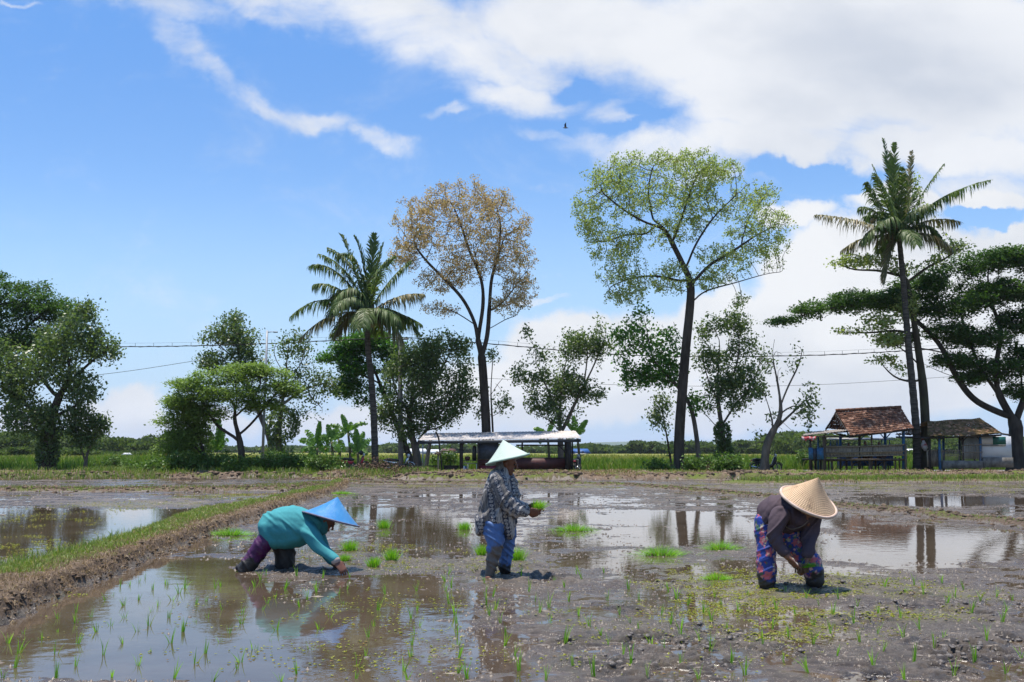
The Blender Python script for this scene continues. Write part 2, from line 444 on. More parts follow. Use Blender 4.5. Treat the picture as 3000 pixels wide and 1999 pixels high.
def HEIGHT(x, y, full=False):
    x = np.asarray(x, float); y = np.asarray(y, float)
    main, rb, gb, lb, bank, nz, nz2, t0, t1, edge = bundmasks(x, y)
    w = WET(x, y)
    n1 = fbm(x * 0.8, y * 0.8, oct=3, seed=21) - 0.5
    n2 = fbm(x * 3.2, y * 3.2, oct=3, seed=31) - 0.5
    n3 = fbm(x * 13, y * 13, oct=3, seed=41) - 0.5
    rg = 1 - np.abs(2 * fbm(x * 4.5, y * 4.5, oct=3, seed=51) - 1)     # ridged furrows
    far = sstep(y, 12, 30)
    n4 = fbm(x * 1.1, y * 2.4, oct=3, seed=36) - 0.5
    mud = w + 0.020 * n1 + (0.022 + 0.02 * far) * n2 + (0.010 + .05 * far) * n4 + 0.013 * n3 + .012 * (fbm(x * 7, y * 9, oct=2, seed=47) - .5)
    rough = sstep(fbm(x * 0.9 + 9, y * 0.9, oct=2, seed=61), 0.46, 0.62)
    mud = mud + rough * (np.clip(rg - 0.78, 0, 1) * 0.075 + 0.010 * n3)
    Q_ = np.zeros(x.shape)
    for k, (cx, cy) in enumerate(_cl):
        d = np.hypot((x - cx), (y - cy) * 0.7); s = 0.16 + 0.10 * ((k * 37) % 10) / 10
        q = np.exp(-(d / s) ** 2)
        Q_ = np.maximum(Q_, q); mud = mud - .03 * np.exp(-(d / (s * .4)) ** 2)
    mud = mud + Q_ * (0.010 + 0.075 * np.clip(n3 * 2, -0.2, 0.35) + 0.06 * n2)
    for (cx, cy, s) in FEET:
        c = G(cx, cy); d = np.hypot(x - c[0], y - c[1]) / s
        mud = mud + np.exp(-(d - 0.55) ** 2 / 0.09) * (0.018 + 0.06 * n3 + 0.04 * n2) - 0.05 * np.exp(-(d / .35) ** 2)
    top = 0.175 + 0.05 * nz + 0.05 * nz2 + 0.03 * n2 + 0.05 * n3
    h = mud * (1 - main) + main * top
    h = np.maximum(h, rb * (0.085 + 0.07 * nz + 0.09 * nz2 + 0.06 * n3) + (1 - rb) * h)
    h = np.maximum(h, gb * (0.15 + 0.07 * nz + 0.05 * nz2) + (1 - gb) * h)
    h = np.maximum(h, lb * (0.13 + 0.07 * nz + 0.05 * nz2) + (1 - lb) * h)
    bh = 0.17 + (0.36 * np.clip(fbm(x * 0.5, y * 0.5, oct=3, seed=71) - 0.35, 0, 1) + 0.22 * n2 + .10 * n3) * (1 - sstep(y, 52, 56))
    bh = bh * (1 - sstep(y, 55.5, 57.5)) + 0.07 * sstep(y, 55.5, 57.5)
    h = h * (1 - bank) + bank * bh
    if full: return h, main, rb, gb, lb, bank, t0, t1, n2, n3, edge
    return h

ys = [4.55]
while ys[-1] < 57.6: ys.append(ys[-1] * (1.0030 if ys[-1] < 16 else 1.0040))
ys = np.array(ys)
xs = np.linspace(-0.68, 0.68, 980)
YY, XX = np.meshgrid(ys, xs, indexing='ij'); XX = XX * (YY + 1.5)
ny, nx = YY.shape
hh, main, rb, gb, lb, bank, t0, t1, n2_, n3_, edge_ = HEIGHT(XX, YY, True)
grassy = np.clip(main * (sstep(t1, 0.34, 0.7)) + 0, 0, 1)
g2 = fbm(XX * 1.1, YY * 1.1, oct=4, seed=81)
dry = np.clip(main * (1 - sstep(t1, 0.32, 0.7)) * sstep(hh, 0.13, 0.19), 0, 1)
grass_m = np.clip(grassy * sstep(g2, 0.30, 0.5) + bank * sstep(g2, 0.42, 0.58) + gb * sstep(g2, .3, .5) + lb * sstep(g2, .45, .6) + rb * sstep(g2, .52, .66) * .7, 0, 1)
dry_m = np.clip(dry + bank * 0.8 + gb * 0.4 + lb * 0.6 + grassy * 0.7, 0, 1)
idx = np.arange(ny * nx).reshape(ny, nx)
quads = np.stack([idx[:-1, :-1].ravel(), idx[:-1, 1:].ravel(), idx[1:, 1:].ravel(), idx[1:, :-1].ravel()], 1)
isb = np.maximum.reduce([main, rb, gb, lb, bank])
fb = isb.ravel()[quads].mean(1) > 0.4

# mud
m_mud, b_, o_ = newmat('wet_mud')
v = objvec()
nA = noise(v, 1.3, 6, 0.6); nB = noise(v, 9, 8, 0.7); nC = noise(v, 45, 6, 0.7)
colm = mixc(mrange(nA.outputs[0], .35, .65), (0.100, 0.074, 0.051, 1), (0.158, 0.124, 0.092, 1))
colm = mixc(mrange(nB.outputs[0], .47, .66, 0, 0.85), colm, (0.060, 0.046, 0.034, 1))
colm = mixc(mrange(nC.outputs[0], .62, .72, 0, 0.6), colm, (0.29, 0.26, 0.23, 1))
a_ = N('ShaderNodeAttribute'); a_.attribute_name = 'hgt'
a3_ = N('ShaderNodeAttribute'); a3_.attribute_name = 'churn'
colm = mixc(M_('MULTIPLY', a3_.outputs['Fac'], mrange(nB.outputs[0], .38, .52)), colm, (0.030, 0.022, 0.016, 1))
wetf = mrange(a_.outputs['Fac'], 0.0, 0.035)
colm = mixc(wetf, mixc(1.0, colm, (0.62, 0.58, 0.55, 1), 'MULTIPLY'), colm)
spk = noise(v, 55, 3, 0.6)
a2_ = N('ShaderNodeAttribute'); a2_.attribute_name = 'algae'
af = M_('MULTIPLY', a2_.outputs['Fac'], mrange(spk.outputs[0], .48, .58))
colm = mixc(af, colm, (0.22, 0.21, 0.035, 1))
L(colm, b_.inputs['Base Color'])
L(M_('ADD', mrange(nB.outputs[0], .3, .7, 0.0, 0.25), mrange(a_.outputs['Fac'], 0.0, 0.03, 0.10, 0.36)), b_.inputs['Roughness'])
b_.inputs['Specular IOR Level'].default_value = 0.55
nD = noise(v, 22, 10, 0.82)
bn_ = N('ShaderNodeBump'); bn_.inputs['Distance'].default_value = .034; L(nD.outputs[0], bn_.inputs['Height']); L(mrange(a_.outputs['Fac'], 0.0, .016, .12, 1.0), bn_.inputs['Strength']); L(bn_.outputs[0], b_.inputs['Normal'])
# bank earth
m_bank, b_, o_ = newmat('bank_earth')
v = objvec()
nA = noise(v, 2.0, 6, 0.65); nB = noise(v, 14, 8, 0.7); nC = noise(v, 40, 6, 0.7)
ag = N('ShaderNodeAttribute'); ag.attribute_name = 'grass'; ad = N('ShaderNodeAttribute'); ad.attribute_name = 'dry'
cE = mixc(mrange(nB.outputs[0], .35, .65), (0.085, 0.060, 0.043, 1), (0.17, 0.125, 0.09, 1))
cD = mixc(mrange(nC.outputs[0], .35, .65), (0.15, 0.105, 0.072, 1), (0.30, 0.22, 0.155, 1))
cG = mixc(mrange(nC.outputs[0], .35, .65), (0.055, 0.085, 0.014, 1), (0.16, 0.19, 0.035, 1))
c_ = mixc(M_('MULTIPLY', ad.outputs['Fac'], mrange(nB.outputs[0], .3, .6)), cE, cD)
c_ = mixc(ag.outputs['Fac'], c_, cG)
L(c_, b_.inputs['Base Color']); b_.inputs['Roughness'].default_value = 0.9; b_.inputs['Specular IOR Level'].default_value = 0.2
L(bump(nC.outputs[0], 1.0, 0.05), b_.inputs['Normal'])

# algae zones on wet ground
def ALG(x, y):
    px, py = proj(x, y)
    a = np.zeros(x.shape)
    for (cx, cy, rx, ry, k) in [(1800, 1385, 420, 62, 1.0), (1620, 1330, 220, 40, 0.9), (2120, 1390, 260, 60, 0.6), (1900, 1340, 300, 30, 0.7), (1780, 1450, 200, 40, 0.8), (560, 1142, 260, 9, 1.0), (330, 1165, 260, 14, 0.6), (120, 1200, 160, 40, 0.6),
                                (60, 1260, 120, 50, 0.8), (1250, 1118, 600, 6, 0.9), (2050, 1118, 420, 6, 0.7), (1050, 1300, 250, 50, 0.35), (900, 1270, 180, 40, 0.4), (735, 1275, 60, 20, 0.9), (2200, 1128, 300, 9, .4),
                                (170, 1380, 80, 20, 0.5), (1250, 1450, 1200, 120, 0.16)]:
        d = np.hypot((px - cx) / rx, (py - cy) / ry)
        a = np.maximum(a, k * (1 - sstep(d, 0.4, 1.1)))
    return a
alg = ALG(XX, YY) * sstep(fbm(XX * 1.5, YY * 1.5, oct=3, seed=91), 0.38, 0.56) * 0.75
V3 = np.stack([XX, YY, hh], -1).reshape(-1, 3)
churn = np.zeros(XX.shape)
for k, (cx, cy) in enumerate(_cl):
    s_q = .16 + .20 * ((k * 53) % 10) / 10; d = np.hypot(XX - cx + .12 * (fbm(XX * 4, YY * 4, oct=2, seed=k) - .5), (YY - cy) * .8 + .12 * (fbm(XX * 5, YY * 5, oct=2, seed=k + 9) - .5)); churn = np.maximum(churn, np.exp(-(d / s_q) ** 2))
for (cx, cy, s_q) in FEET:
    c = G(cx, cy); churn = np.maximum(churn, np.exp(-(np.hypot(XX - c[0] - .05, YY - c[1]) / (s_q * 1.3)) ** 2))
churn = churn * sstep(fbm(XX * 9, YY * 9, oct=3, seed=201), .36, .56)
def submesh(name, q, m, attrs):
    used, inv = np.unique(q.ravel(), return_inverse=True)
    return mesh(name, V3[used], inv.reshape(-1, 4), m, attrs={k: a.ravel()[used] for k, a in attrs.items()})
o = submesh('muddy_ground', quads[~fb], m_mud, {'hgt': hh, 'algae': alg, 'churn': churn}); tag(o, kind='structure')
o = submesh('earth_bank', quads[fb], m_bank, {'grass': grass_m, 'dry': dry_m}); tag(o, kind='structure')

# paddy water: shallow, brown with mud, mirror-like at a low angle
m_wat, b_, o_ = newmat('muddy_water')
v = objvec()
nA = noise(v, 0.7, 4, 0.6)
L(mixc(mrange(nA.outputs[0], .35, .65), (0.060, 0.042, 0.027, 1), (0.092, 0.068, 0.047, 1)), b_.inputs['Base Color'])
b_.inputs['Roughness'].default_value = 0.035; b_.inputs['IOR'].default_value = 1.33
nB = noise(objvec((1, 1, 1)), 5.0, 3, 0.5)
L(bump(nB.outputs[0], 0.05, 0.03), b_.inputs['Normal'])
o = mesh('water', [(-60, 1, 0), (60, 1, 0), (60, 50, 0), (-60, 50, 0)], np.array([[0, 1, 2, 3]]), m_wat, smooth=False); tag(o, kind='structure')

# base ground out to the horizon
m_gr = mat('far_earth', (0.10, 0.12, 0.04), (0.14, 0.11, 0.06), rough=0.95, scale=0.3)
o = mesh('ground', [(-9000, -60, -0.07), (9000, -60, -0.07), (9000, 9000, -0.07), (-9000, 9000, -0.07)], np.array([[0, 1, 2, 3]]), m_gr, smooth=False); tag(o, kind='structure')

# road
m_road = mat('asphalt', (0.16, 0.15, 0.14), (0.22, 0.205, 0.19), rough=0.9, scale=3, b=0.4, bd=0.01)
X = np.linspace(-90, 90, 60); v = []; 
for x in X: v += [(x, 57.2, 0.075), (x, 57.21, 0.115), (x, 62.6, 0.135), (x, 62.61, 0.05)]
f = [(i * 4 + k, i * 4 + 4 + k, i * 4 + 5 + k, i * 4 + 1 + k) for i in range(len(X) - 1) for k in range(3)]
o = mesh('road', v, f, m_road, smooth=False); tag(o, kind='structure')
# verge and fields beyond the road
m_field, b_, o_ = newmat('rice_field')
v = objvec(); v2 = objvec((0.15, 1, 1))
nA = noise(v2, 0.09, 4, 0.6); nB = noise(v, 3.0, 6, 0.7)
cF = mixc(mrange(nA.outputs[0], .4, .6), (0.135, 0.165, 0.030, 1), (0.25, 0.22, 0.065, 1))
cF = mixc(mrange(nB.outputs[0], .4, .7, 0, .6), cF, (0.07, 0.11, 0.02, 1))
L(cF, b_.inputs['Base Color']); b_.inputs['Roughness'].default_value = 0.9; b_.inputs['Specular IOR Level'].default_value = .1
L(bump(nB.outputs[0], 1.0, 0.15), b_.inputs['Normal'])
gx = np.linspace(-420, 420, 300); gy = np.array([63.0, 64.5, 66.0, 68, 71, 75, 80, 86, 94, 104, 118, 135, 160, 190, 230, 280, 350, 450, 600])
A, B = np.meshgrid(gx, gy); 
Z = 0.05 + 0.30 * sstep(B, 64, 67) + 0.12 * (fbm(A * .4, B * .4, oct=3, seed=15) - .5) + 0.10 * sstep(B, 70, 200)
ii = np.arange(A.size).reshape(A.shape)
q = np.stack([ii[:-1, :-1].ravel(), ii[:-1, 1:].ravel(), ii[1:, 1:].ravel(), ii[1:, :-1].ravel()], 1)
o = mesh('field', np.stack([A, B, Z], -1).reshape(-1, 3), q, m_field); tag(o, kind='structure')

# ------------------------------------------------------------------ blades and small leaves
def blades(n, xyfun, hfun, wfun, lean=0.5, seed=1, segs=2):
    """returns verts, faces, rnd for n grass blades"""
    r = np.random.default_rng(seed)
    x, y, z = xyfun(r, n); n = len(x)
    h = hfun(r, x, y) ; w = wfun(r, x, y)
    th = r.uniform(0, 2 * np.pi, n); ln = r.uniform(0.1, 1.0, n) * lean
    dx, dy = np.cos(th), np.sin(th); tw = r.uniform(-0.9, 0.9, n)
    px_, py_ = np.cos(tw), np.sin(tw)      # blade width direction mostly across the view
    b = np.stack([x, y, z - 0.02], -1); wv = np.stack([px_, py_, 0 * px_], -1) * w[:, None] / 2
    mid = b + np.stack([dx * ln * h * .3, dy * ln * h * .3, h * .6], -1)
    tip = b + np.stack([dx * ln * h, dy * ln * h, h * (1.0 - .35 * ln ** 2)], -1)
    V = np.stack([b - wv, b + wv, mid + wv * .8, mid - wv * .8, tip], 1).reshape(-1, 3)
    k = np.arange(n)[:, None] * 5
    F4 = k + np.array([[0, 1, 2, 3]]); F3 = k + np.array([[3, 2, 4]])
    rn = np.repeat(r.random(n), 5)
    return V, [F4, F3], rn
def merge(parts):
    vs = []; f4 = []; f3 = []; rn = []; n = 0
    for V, F, r_ in parts:
        vs.append(V); n0 = n; n += len(V); rn.append(r_)
        for q in F: (f4 if q.shape[1] == 4 else f3).append(q + n0)
    fs = ([np.concatenate(f4)] if f4 else []) + ([np.concatenate(f3)] if f3 else [])
    return np.concatenate(vs), fs, np.concatenate(rn)

M_grass = leafmat('green_grass', (0.10, 0.17, 0.022), (0.22, 0.28, 0.05), 0.35, c3_=(0.34, 0.27, 0.12))
M_dryg = leafmat('dry_grass', (0.25, 0.17, 0.10), (0.13, 0.085, 0.050), 0.2, rough=0.8, c3_=(0.42, 0.33, 0.21))
M_vgrass = leafmat('verge_grass', (0.075, 0.15, 0.015), (0.16, 0.26, 0.03), 0.35, c3_=(0.27, 0.25, 0.08))
M_ricef = leafmat('ripening_rice', (0.16, 0.20, 0.035), (0.27, 0.25, 0.06), 0.35, c3_=(0.33, 0.28, 0.09))

def on_ground(x, y): return HEIGHT(x, y)
def bund_xy(lo, hi, y0=4.7, y1=40, thr=None, gy_=0.45):
    def f(r, n):
        y = y0 * (y1 / y0) ** (r.random(n)); a = xl(y); b = xr(y)
        t = r.random(n); x = a + (b - a) * (lo + (hi - lo) * t) + r.normal(0, .05, n)
        if thr is not None:
            k = fbm(x * 1.1, y * 1.1, oct=4, seed=81) > thr; x, y = x[k], y[k]
        return x, y, on_ground(x, y)
    return f
g_h = lambda a, b: (lambda r, x, y: r.uniform(a, b, len(x)))
w_d = lambda k: (lambda r, x, y: np.maximum(0.0030, 0.00045 * y) * k * r.uniform(.7, 1.3, len(x)))
parts = [blades(52000, bund_xy(0.0, 0.70, thr=0.36), lambda r, x, y: r.uniform(.02, .10, len(x)) * (0.3 + 1.3 * fbm(x * 1.6, y * 1.6, seed=3)), w_d(1.2), 1.2, 3), blades(6000, bund_xy(0.5, 0.85, thr=0.56), g_h(.02, .07), w_d(1.1), 1.2, 32)]
parts += [blades(5000, bund_xy(-0.05, 0.3, 4.7, 14), g_h(.06, .20), w_d(1.3), 0.8, 31)]
V_, F_, r_ = merge(parts)
o = mesh('grass', V_, F_, M_grass, attrs={'rnd': r_}, smooth=False); tag(o, 'short green grass growing along the top of the left earth bank', None, kind='stuff')
parts = [blades(26000, bund_xy(0.50, 0.93), g_h(.01, .055), w_d(1.1), 1.8, 4), blades(9000, bund_xy(0.80, 1.0), g_h(.02, .06), w_d(1.1), 2.4, 5),
         blades(16000, bund_xy(0.55, 0.92), g_h(.02, .08), w_d(1.1), 1.6, 55),
         blades(9000, bund_xy(0.05, 0.6), g_h(.02, .08), w_d(1.2), 1.2, 6)]
V_, F_, r_ = merge(parts)
o = mesh('dry_grass', V_, F_, M_dryg, attrs={'rnd': r_}, smooth=False); tag(o, 'dry brown grass matted over the edge of the left earth bank', None, kind='stuff')

def line_xy(pl, wid):
    def f(r, n):
        sl_ = np.hypot(*(pl[1:] - pl[:-1]).T); pr = sl_ / sl_.sum()
        k = r.choice(len(sl_), n, p=pr); t = r.random(n)[:, None]
        p = pl[k] * (1 - t) + pl[k + 1] * t; p = p + r.normal(0, wid, (n, 2))
        return p[:, 0], p[:, 1], on_ground(p[:, 0], p[:, 1])
    return f
def zone_xy(x0, x1, y0, y1, seed, thr=0.45, sc_=0.35, inv=False, zf=on_ground):
    def f(r, n):
        y = r.uniform(y0, y1, n); x = r.uniform(x0, x1, n)
        nn = fbm(x * sc_, y * sc_, oct=3, seed=seed); k = (nn < thr) if inv else (nn > thr)
        return x[k], y[k], zf(x[k], y[k])
    return f
parts = [blades(9000, line_xy(GB, 0.55), g_h(.10, .26), w_d(1.1), 0.8, 11), blades(6500, line_xy(RB, 0.16), g_h(.02, .075), w_d(1.2), 1.0, 12),
         blades(3500, line_xy(LBk, 0.3), g_h(.05, .15), w_d(1.1), 0.9, 13),
         blades(16000, zone_xy(-4, 30, 47.5, 57, 14, .48), g_h(.05, .17), w_d(1.1), 0.8, 14),
         blades(16000, zone_xy(-32, -4, 45.5, 57, 15, .42), g_h(.12, .42), w_d(1.1), 0.7, 15)]
V_, F_, r_ = merge(parts)
o = mesh('grass', V_, F_, M_grass, attrs={'rnd': r_}, smooth=False); tag(o, 'green grass on the banks between the paddies and the road', None, kind='stuff')
parts = [blades(22000, zone_xy(-32, 30, 45.5, 56, 16, .55, inv=True), g_h(.05, .20), w_d(1.1), 1.8, 16), blades(9000, zone_xy(-9, 6, 45.2, 52, 26, .7, inv=True), g_h(.05, .20), w_d(1.1), 2.0, 26), blades(6500, line_xy(GB, 0.6), g_h(.05, .16), w_d(1.1), 1.2, 17),
         blades(2500, line_xy(LBk, 0.3), g_h(.05, .14), w_d(1.1), 1.2, 18)]
V_, F_, r_ = merge(parts)
o = mesh('dry_grass', V_, F_, M_dryg, attrs={'rnd': r_}, smooth=False); tag(o, 'dry brown grass on the banks before the road', None, kind='stuff')
flat = lambda x, y: 0.05 + 0.30 * sstep(y, 64, 67) + 0.10 * sstep(y, 70, 200)
hv = lambda r, x, y: r.uniform(.30, .85, len(x)) * (0.55 + .9 * fbm(x * .3, y * .3, seed=33))
parts = [blades(46000, zone_xy(-48, 48, 63.0, 69, 19, -1, zf=flat), hv, w_d(1.5), 0.6, 19)]
V_, F_, r_ = merge(parts)
o = mesh('grass', V_, F_, M_vgrass, attrs={'rnd': r_}, smooth=False); tag(o, 'tall green grass along the far side of the road', None, kind='stuff')
def field_xy(r, n):
    y = 69 * (170 / 69) ** r.random(n); x = r.uniform(-.62, .62, n) * y
    return x, y, flat(x, y)
parts = [blades(30000, field_xy, g_h(.2, .55), w_d(1.6), 0.6, 20)]
V_, F_, r_ = merge(parts)
o = mesh('rice_crop', V_, F_, M_ricef, attrs={'rnd': r_}, smooth=False); tag(o, 'yellow green rice crop in the field beyond the road', None, kind='stuff')

# small floating weeds and scum on the wet ground
M_weed = leafmat('water_weed', (0.27, 0.26, 0.035), (0.15, 0.19, 0.025), 0.25, c3_=(0.20, 0.12, 0.045))
r = np.random.default_rng(77)
n = 520000
y = 5.2 * (44 / 5.2) ** (r.random(n) ** 0.9); x = r.uniform(-.56, .56, n) * y
k = r.random(n) < ALG(x, y) * sstep(fbm(x * 1.5, y * 1.5, oct=3, seed=91), 0.40, 0.58) * sstep(fbm(x * 7, y * 7, oct=2, seed=92), 0.36, 0.60) * 0.62
x, y = x[k], y[k]
mk = bundmasks(x, y); k = (np.maximum.reduce(mk[:5]) < 0.3); x, y = x[k], y[k]
z = np.maximum(HEIGHT(x, y), 0) + 0.004
n = len(x); s = r.uniform(.007, .017, n) * (0.8 + y * 0.030); th = r.uniform(0, 6.28, n)
c, s_ = np.cos(th) * s, np.sin(th) * s; tz = r.uniform(0, .8, n) * s
V_ = np.stack([np.stack([x - c, y - s_, z], -1), np.stack([x + s_ * .7, y - c * .7, z + tz], -1), np.stack([x + c, y + s_, z + tz * .3], -1), np.stack([x - s_ * .7, y + c * .7, z + tz], -1)], 1).reshape(-1, 3)
F_ = np.arange(n * 4).reshape(-1, 4)
o = mesh('water_weed', V_, F_, M_weed, attrs={'rnd': np.repeat(r.random(n), 4)}, smooth=False); tag(o, 'yellow green water weed scattered over the wet mud', None, kind='stuff')
print('weeds', n)

# far woods, built of many leafy crowns; hills behind
def wood(name, label, specs, mt, leaf, per, seed):
    """specs: (px0, px1, Y, ytop_px_low, ytop_px_high, crown_w_m, count)"""
    r = np.random.default_rng(seed); VS = []; RN = []
    for (p0, p1, Y, ya, yb, cw, cnt) in specs:
        for i in range(cnt):
            px_ = r.uniform(p0, p1); Yt = Y * r.uniform(.9, 1.3); hn = float(fbm(np.array([px_ / 38.0]), np.array([seed * 1.7]), oct=2, seed=seed)[0]); hn = min(max((hn - .25) * 2, 0), 1) * .75 + .25 * r.random(); top = P(px_, yb + (ya - yb) * hn, Yt)[2]
            x = P(px_, 1040, Yt)[0]; w = cw * r.uniform(.6, 1.4); g = 0.4
            nb = r.integers(3, 7)
            for b_i in range(nb):
                cz = g + (top - g) * r.uniform(.35, .80) if b_i else g + (top - g) * .78
                rx = w * r.uniform(.35, .6); rz = min((top - cz), (top - g) * .45) * r.uniform(.8, 1.05)
                cx_ = x + r.normal(0, w * .35); m = int(per)
                d = r.normal(0, 1, (m, 3)); d /= np.linalg.norm(d, axis=1, keepdims=True); d *= r.uniform(.55, 1.05, (m, 1))
                c_ = np.array([cx_, Yt, cz]) + d * np.array([rx, rx, rz])
                c_[:, 2] = np.maximum(c_[:, 2], g)
                u = r.normal(0, 1, (m, 3)); u /= np.linalg.norm(u, axis=1, keepdims=True); w_ = np.cross(u, r.normal(0, 1, (m, 3))); w_ /= np.linalg.norm(w_, axis=1, keepdims=True)
                L_ = leaf * Yt / 200 * r.uniform(.5, 1.2, (m, 1))
                VS.append(np.stack([c_ - u * L_, c_ + w_ * L_ * .6, c_ + u * L_, c_ - w_ * L_ * .6], 1).reshape(-1, 3)); RN.append(np.repeat(np.clip(r.random(m) * .5 + r.random() * .5, 0, 1), 4))
    V_ = np.concatenate(VS); 
    o = mesh(name, V_, np.arange(len(V_)).reshape(-1, 4), mt, attrs={'rnd': np.concatenate(RN)}, smooth=False)
    tag(o, label, None, kind='stuff')
M_wood = leafmat('far_wood_leaves', (0.045, 0.075, 0.020), (0.105, 0.145, 0.040), 0.4, rough=0.7, spec=.15)
wood('distant_wood', 'wood of mixed trees far behind the left field', [(-40, 110, 190, 982, 1030, 5, 26), (100, 420, 210, 984, 1026, 4.5, 70), (-40, 430, 160, 1024, 1046, 3, 40)], M_wood, .42, 150, 101)
wood('distant_wood', 'wood of mixed trees far behind the right huts', [(1780, 2480, 240, 990, 1024, 7, 100), (1620, 1800, 280, 1004, 1036, 5, 26), (1830, 2480, 190, 1018, 1044, 4, 50)], M_wood, .45, 150, 102)
wood('distant_wood', 'low line of trees on the horizon behind the middle field', [(420, 960, 560, 1025, 1036, 12, 80), (900, 1340, 420, 1019, 1037, 9, 60), (1330, 1660, 330, 1012, 1038, 6, 55), (1455, 1490, 300, 1012, 1016, 4, 4), (1330, 1640, 420, 1026, 1032, 9, 30)], M_wood, .55, 110, 103)

m_hill = mat('forested_hill', (0.05, 0.085, 0.03), (0.09, 0.115, 0.045), rough=0.95, scale=0.004, b=0, spec=.05)
def hills(name, Y, pts, seed):
    xs_ = np.linspace(pts[0][0], pts[-1][0], 160); top = np.interp(xs_, [p[0] for p in pts], [p[1] for p in pts]) + 3.5 * (fbm(xs_ / 45, xs_ * 0, oct=4, seed=seed) - .5)
    v = []; 
    for a, b in zip(xs_, top):
        t = P(a, b, Y)
        v += [(t[0], Y - 700, -1), (t[0], Y - 300, max(t[2], 1) * .55), (t[0], Y, max(t[2], 1.0)), (t[0], Y + 900, -1)]
    f = [(i * 4 + k, i * 4 + 4 + k, i * 4 + 5 + k, i * 4 + 1 + k) for i in range(len(xs_) - 1) for k in range(3)]
    tag(mesh(name, v, f, m_hill), kind='structure')
hills('hills', 5200, [(1080, 1036), (1200, 1028), (1350, 1018), (1450, 1014), (1600, 1016), (1700, 1011), (1790, 1016), (1900, 1022), (2500, 1026)], 5)
hills('hills', 3300, [(-300, 1026), (300, 1030), (420, 1031), (640, 1033), (820, 1031), (1000, 1032), (1200, 1036)], 6)

# ------------------------------------------------------------------ haze of a humid noon
def box_mesh(name, x0, x1, y0, y1, z0, z1, m):
    v = [(x0,y0,z0),(x1,y0,z0),(x1,y1,z0),(x0,y1,z0),(x0,y0,z1),(x1,y0,z1),(x1,y1,z1),(x0,y1,z1)]
    return mesh(name, v, [(0,3,2,1),(4,5,6,7),(0,1,5,4),(1,2,6,5),(2,3,7,6),(3,0,4,7)], m, smooth=False)
hm = bpy.data.materials.new('haze_air'); hm.use_nodes = True; nt = hm.node_tree
for n_ in list(nt.nodes): nt.nodes.remove(n_)
pv = N('ShaderNodeVolumePrincipled'); pv.inputs['Color'].default_value = (.80, .88, 1.0, 1); pv.inputs['Density'].default_value = 0.00011; pv.inputs['Anisotropy'].default_value = 0.2
ho = N('ShaderNodeOutputMaterial'); L(pv.outputs[0], ho.inputs['Volume'])
HAZE_M = hm
o = box_mesh('haze', -9500, 9500, -80, 9500, -8, 150, hm); tag(o, 'thin pale humid haze in the air over the fields', None, kind='stuff')

# crumbs of soil, straw and rotten stalks lying on the mud
m_deb, b_, o_ = newmat('mud_debris'); a_ = N('ShaderNodeAttribute'); a_.attribute_name = 'rnd'
cr = N('ShaderNodeValToRGB'); L(a_.outputs['Fac'], cr.inputs[0]); e_ = cr.color_ramp.elements
e_[0].position = 0; e_[0].color = (.030, .022, .016, 1); e_[1].position = 1; e_[1].color = (.19, .155, .12, 1)
for p_, c_q in ((.45, (.06, .047, .036, 1)), (.62, (.13, .105, .085, 1)), (.84, (.15, .125, .10, 1))): q_ = e_.new(p_); q_.color = c_q
L(cr.outputs[0], b_.inputs['Base Color']); b_.inputs['Roughness'].default_value = .45
r = np.random.default_rng(171); n = 90000
y = 5.1 * (44 / 5.1) ** (r.random(n) ** 1.15); x = r.uniform(-.56, .56, n) * y
hz = HEIGHT(x, y); cl = fbm(x * 2.3, y * 2.3, oct=3, seed=191)
k = (hz > -.012) & (cl > .40) & (np.maximum.reduce(bundmasks(x, y)[:5]) < .4); x, y, hz = x[k], y[k], np.maximum(hz[k], 0); n = len(x)
s_ = (.0035 + .016 * r.random(n) ** 3.0) * (.75 + y * .035); el = np.where(r.random(n) < .25, r.uniform(2.5, 6, n), r.uniform(.9, 1.6, n)); th = r.uniform(0, 3.14, n); ca, sa = np.cos(th), np.sin(th)
lx, ly = s_ * el * .7, s_ * .6; hgt_ = s_ * r.uniform(.4, 1.1, n) / np.sqrt(el)
c0 = np.stack([x, y, hz], -1)
def o3(a, b, c): return c0 + np.stack([ca * a - sa * b, sa * a + ca * b, c + 0 * lx], -1)
V_ = np.stack([o3(-lx, 0 * lx, -.003), o3(0 * lx, -ly, -.003), o3(lx, .1 * ly, -.003 + hgt_ * .2), o3(.1 * lx, ly, -.003), o3(lx * .2, -ly * .2, hgt_)], 1).reshape(-1, 3)
b0 = np.arange(n)[:, None] * 5
F_ = np.concatenate([b0 + np.array([[0, 1, 4]]), b0 + np.array([[1, 2, 4]]), b0 + np.array([[2, 3, 4]]), b0 + np.array([[3, 0, 4]])])
o = mesh('mud_debris', V_, F_, m_deb, attrs={'rnd': np.repeat(r.random(n), 5)}, smooth=False); tag(o, 'crumbs of dark soil and straw strewn over the wet mud', None, kind='stuff')
print('debris', n)

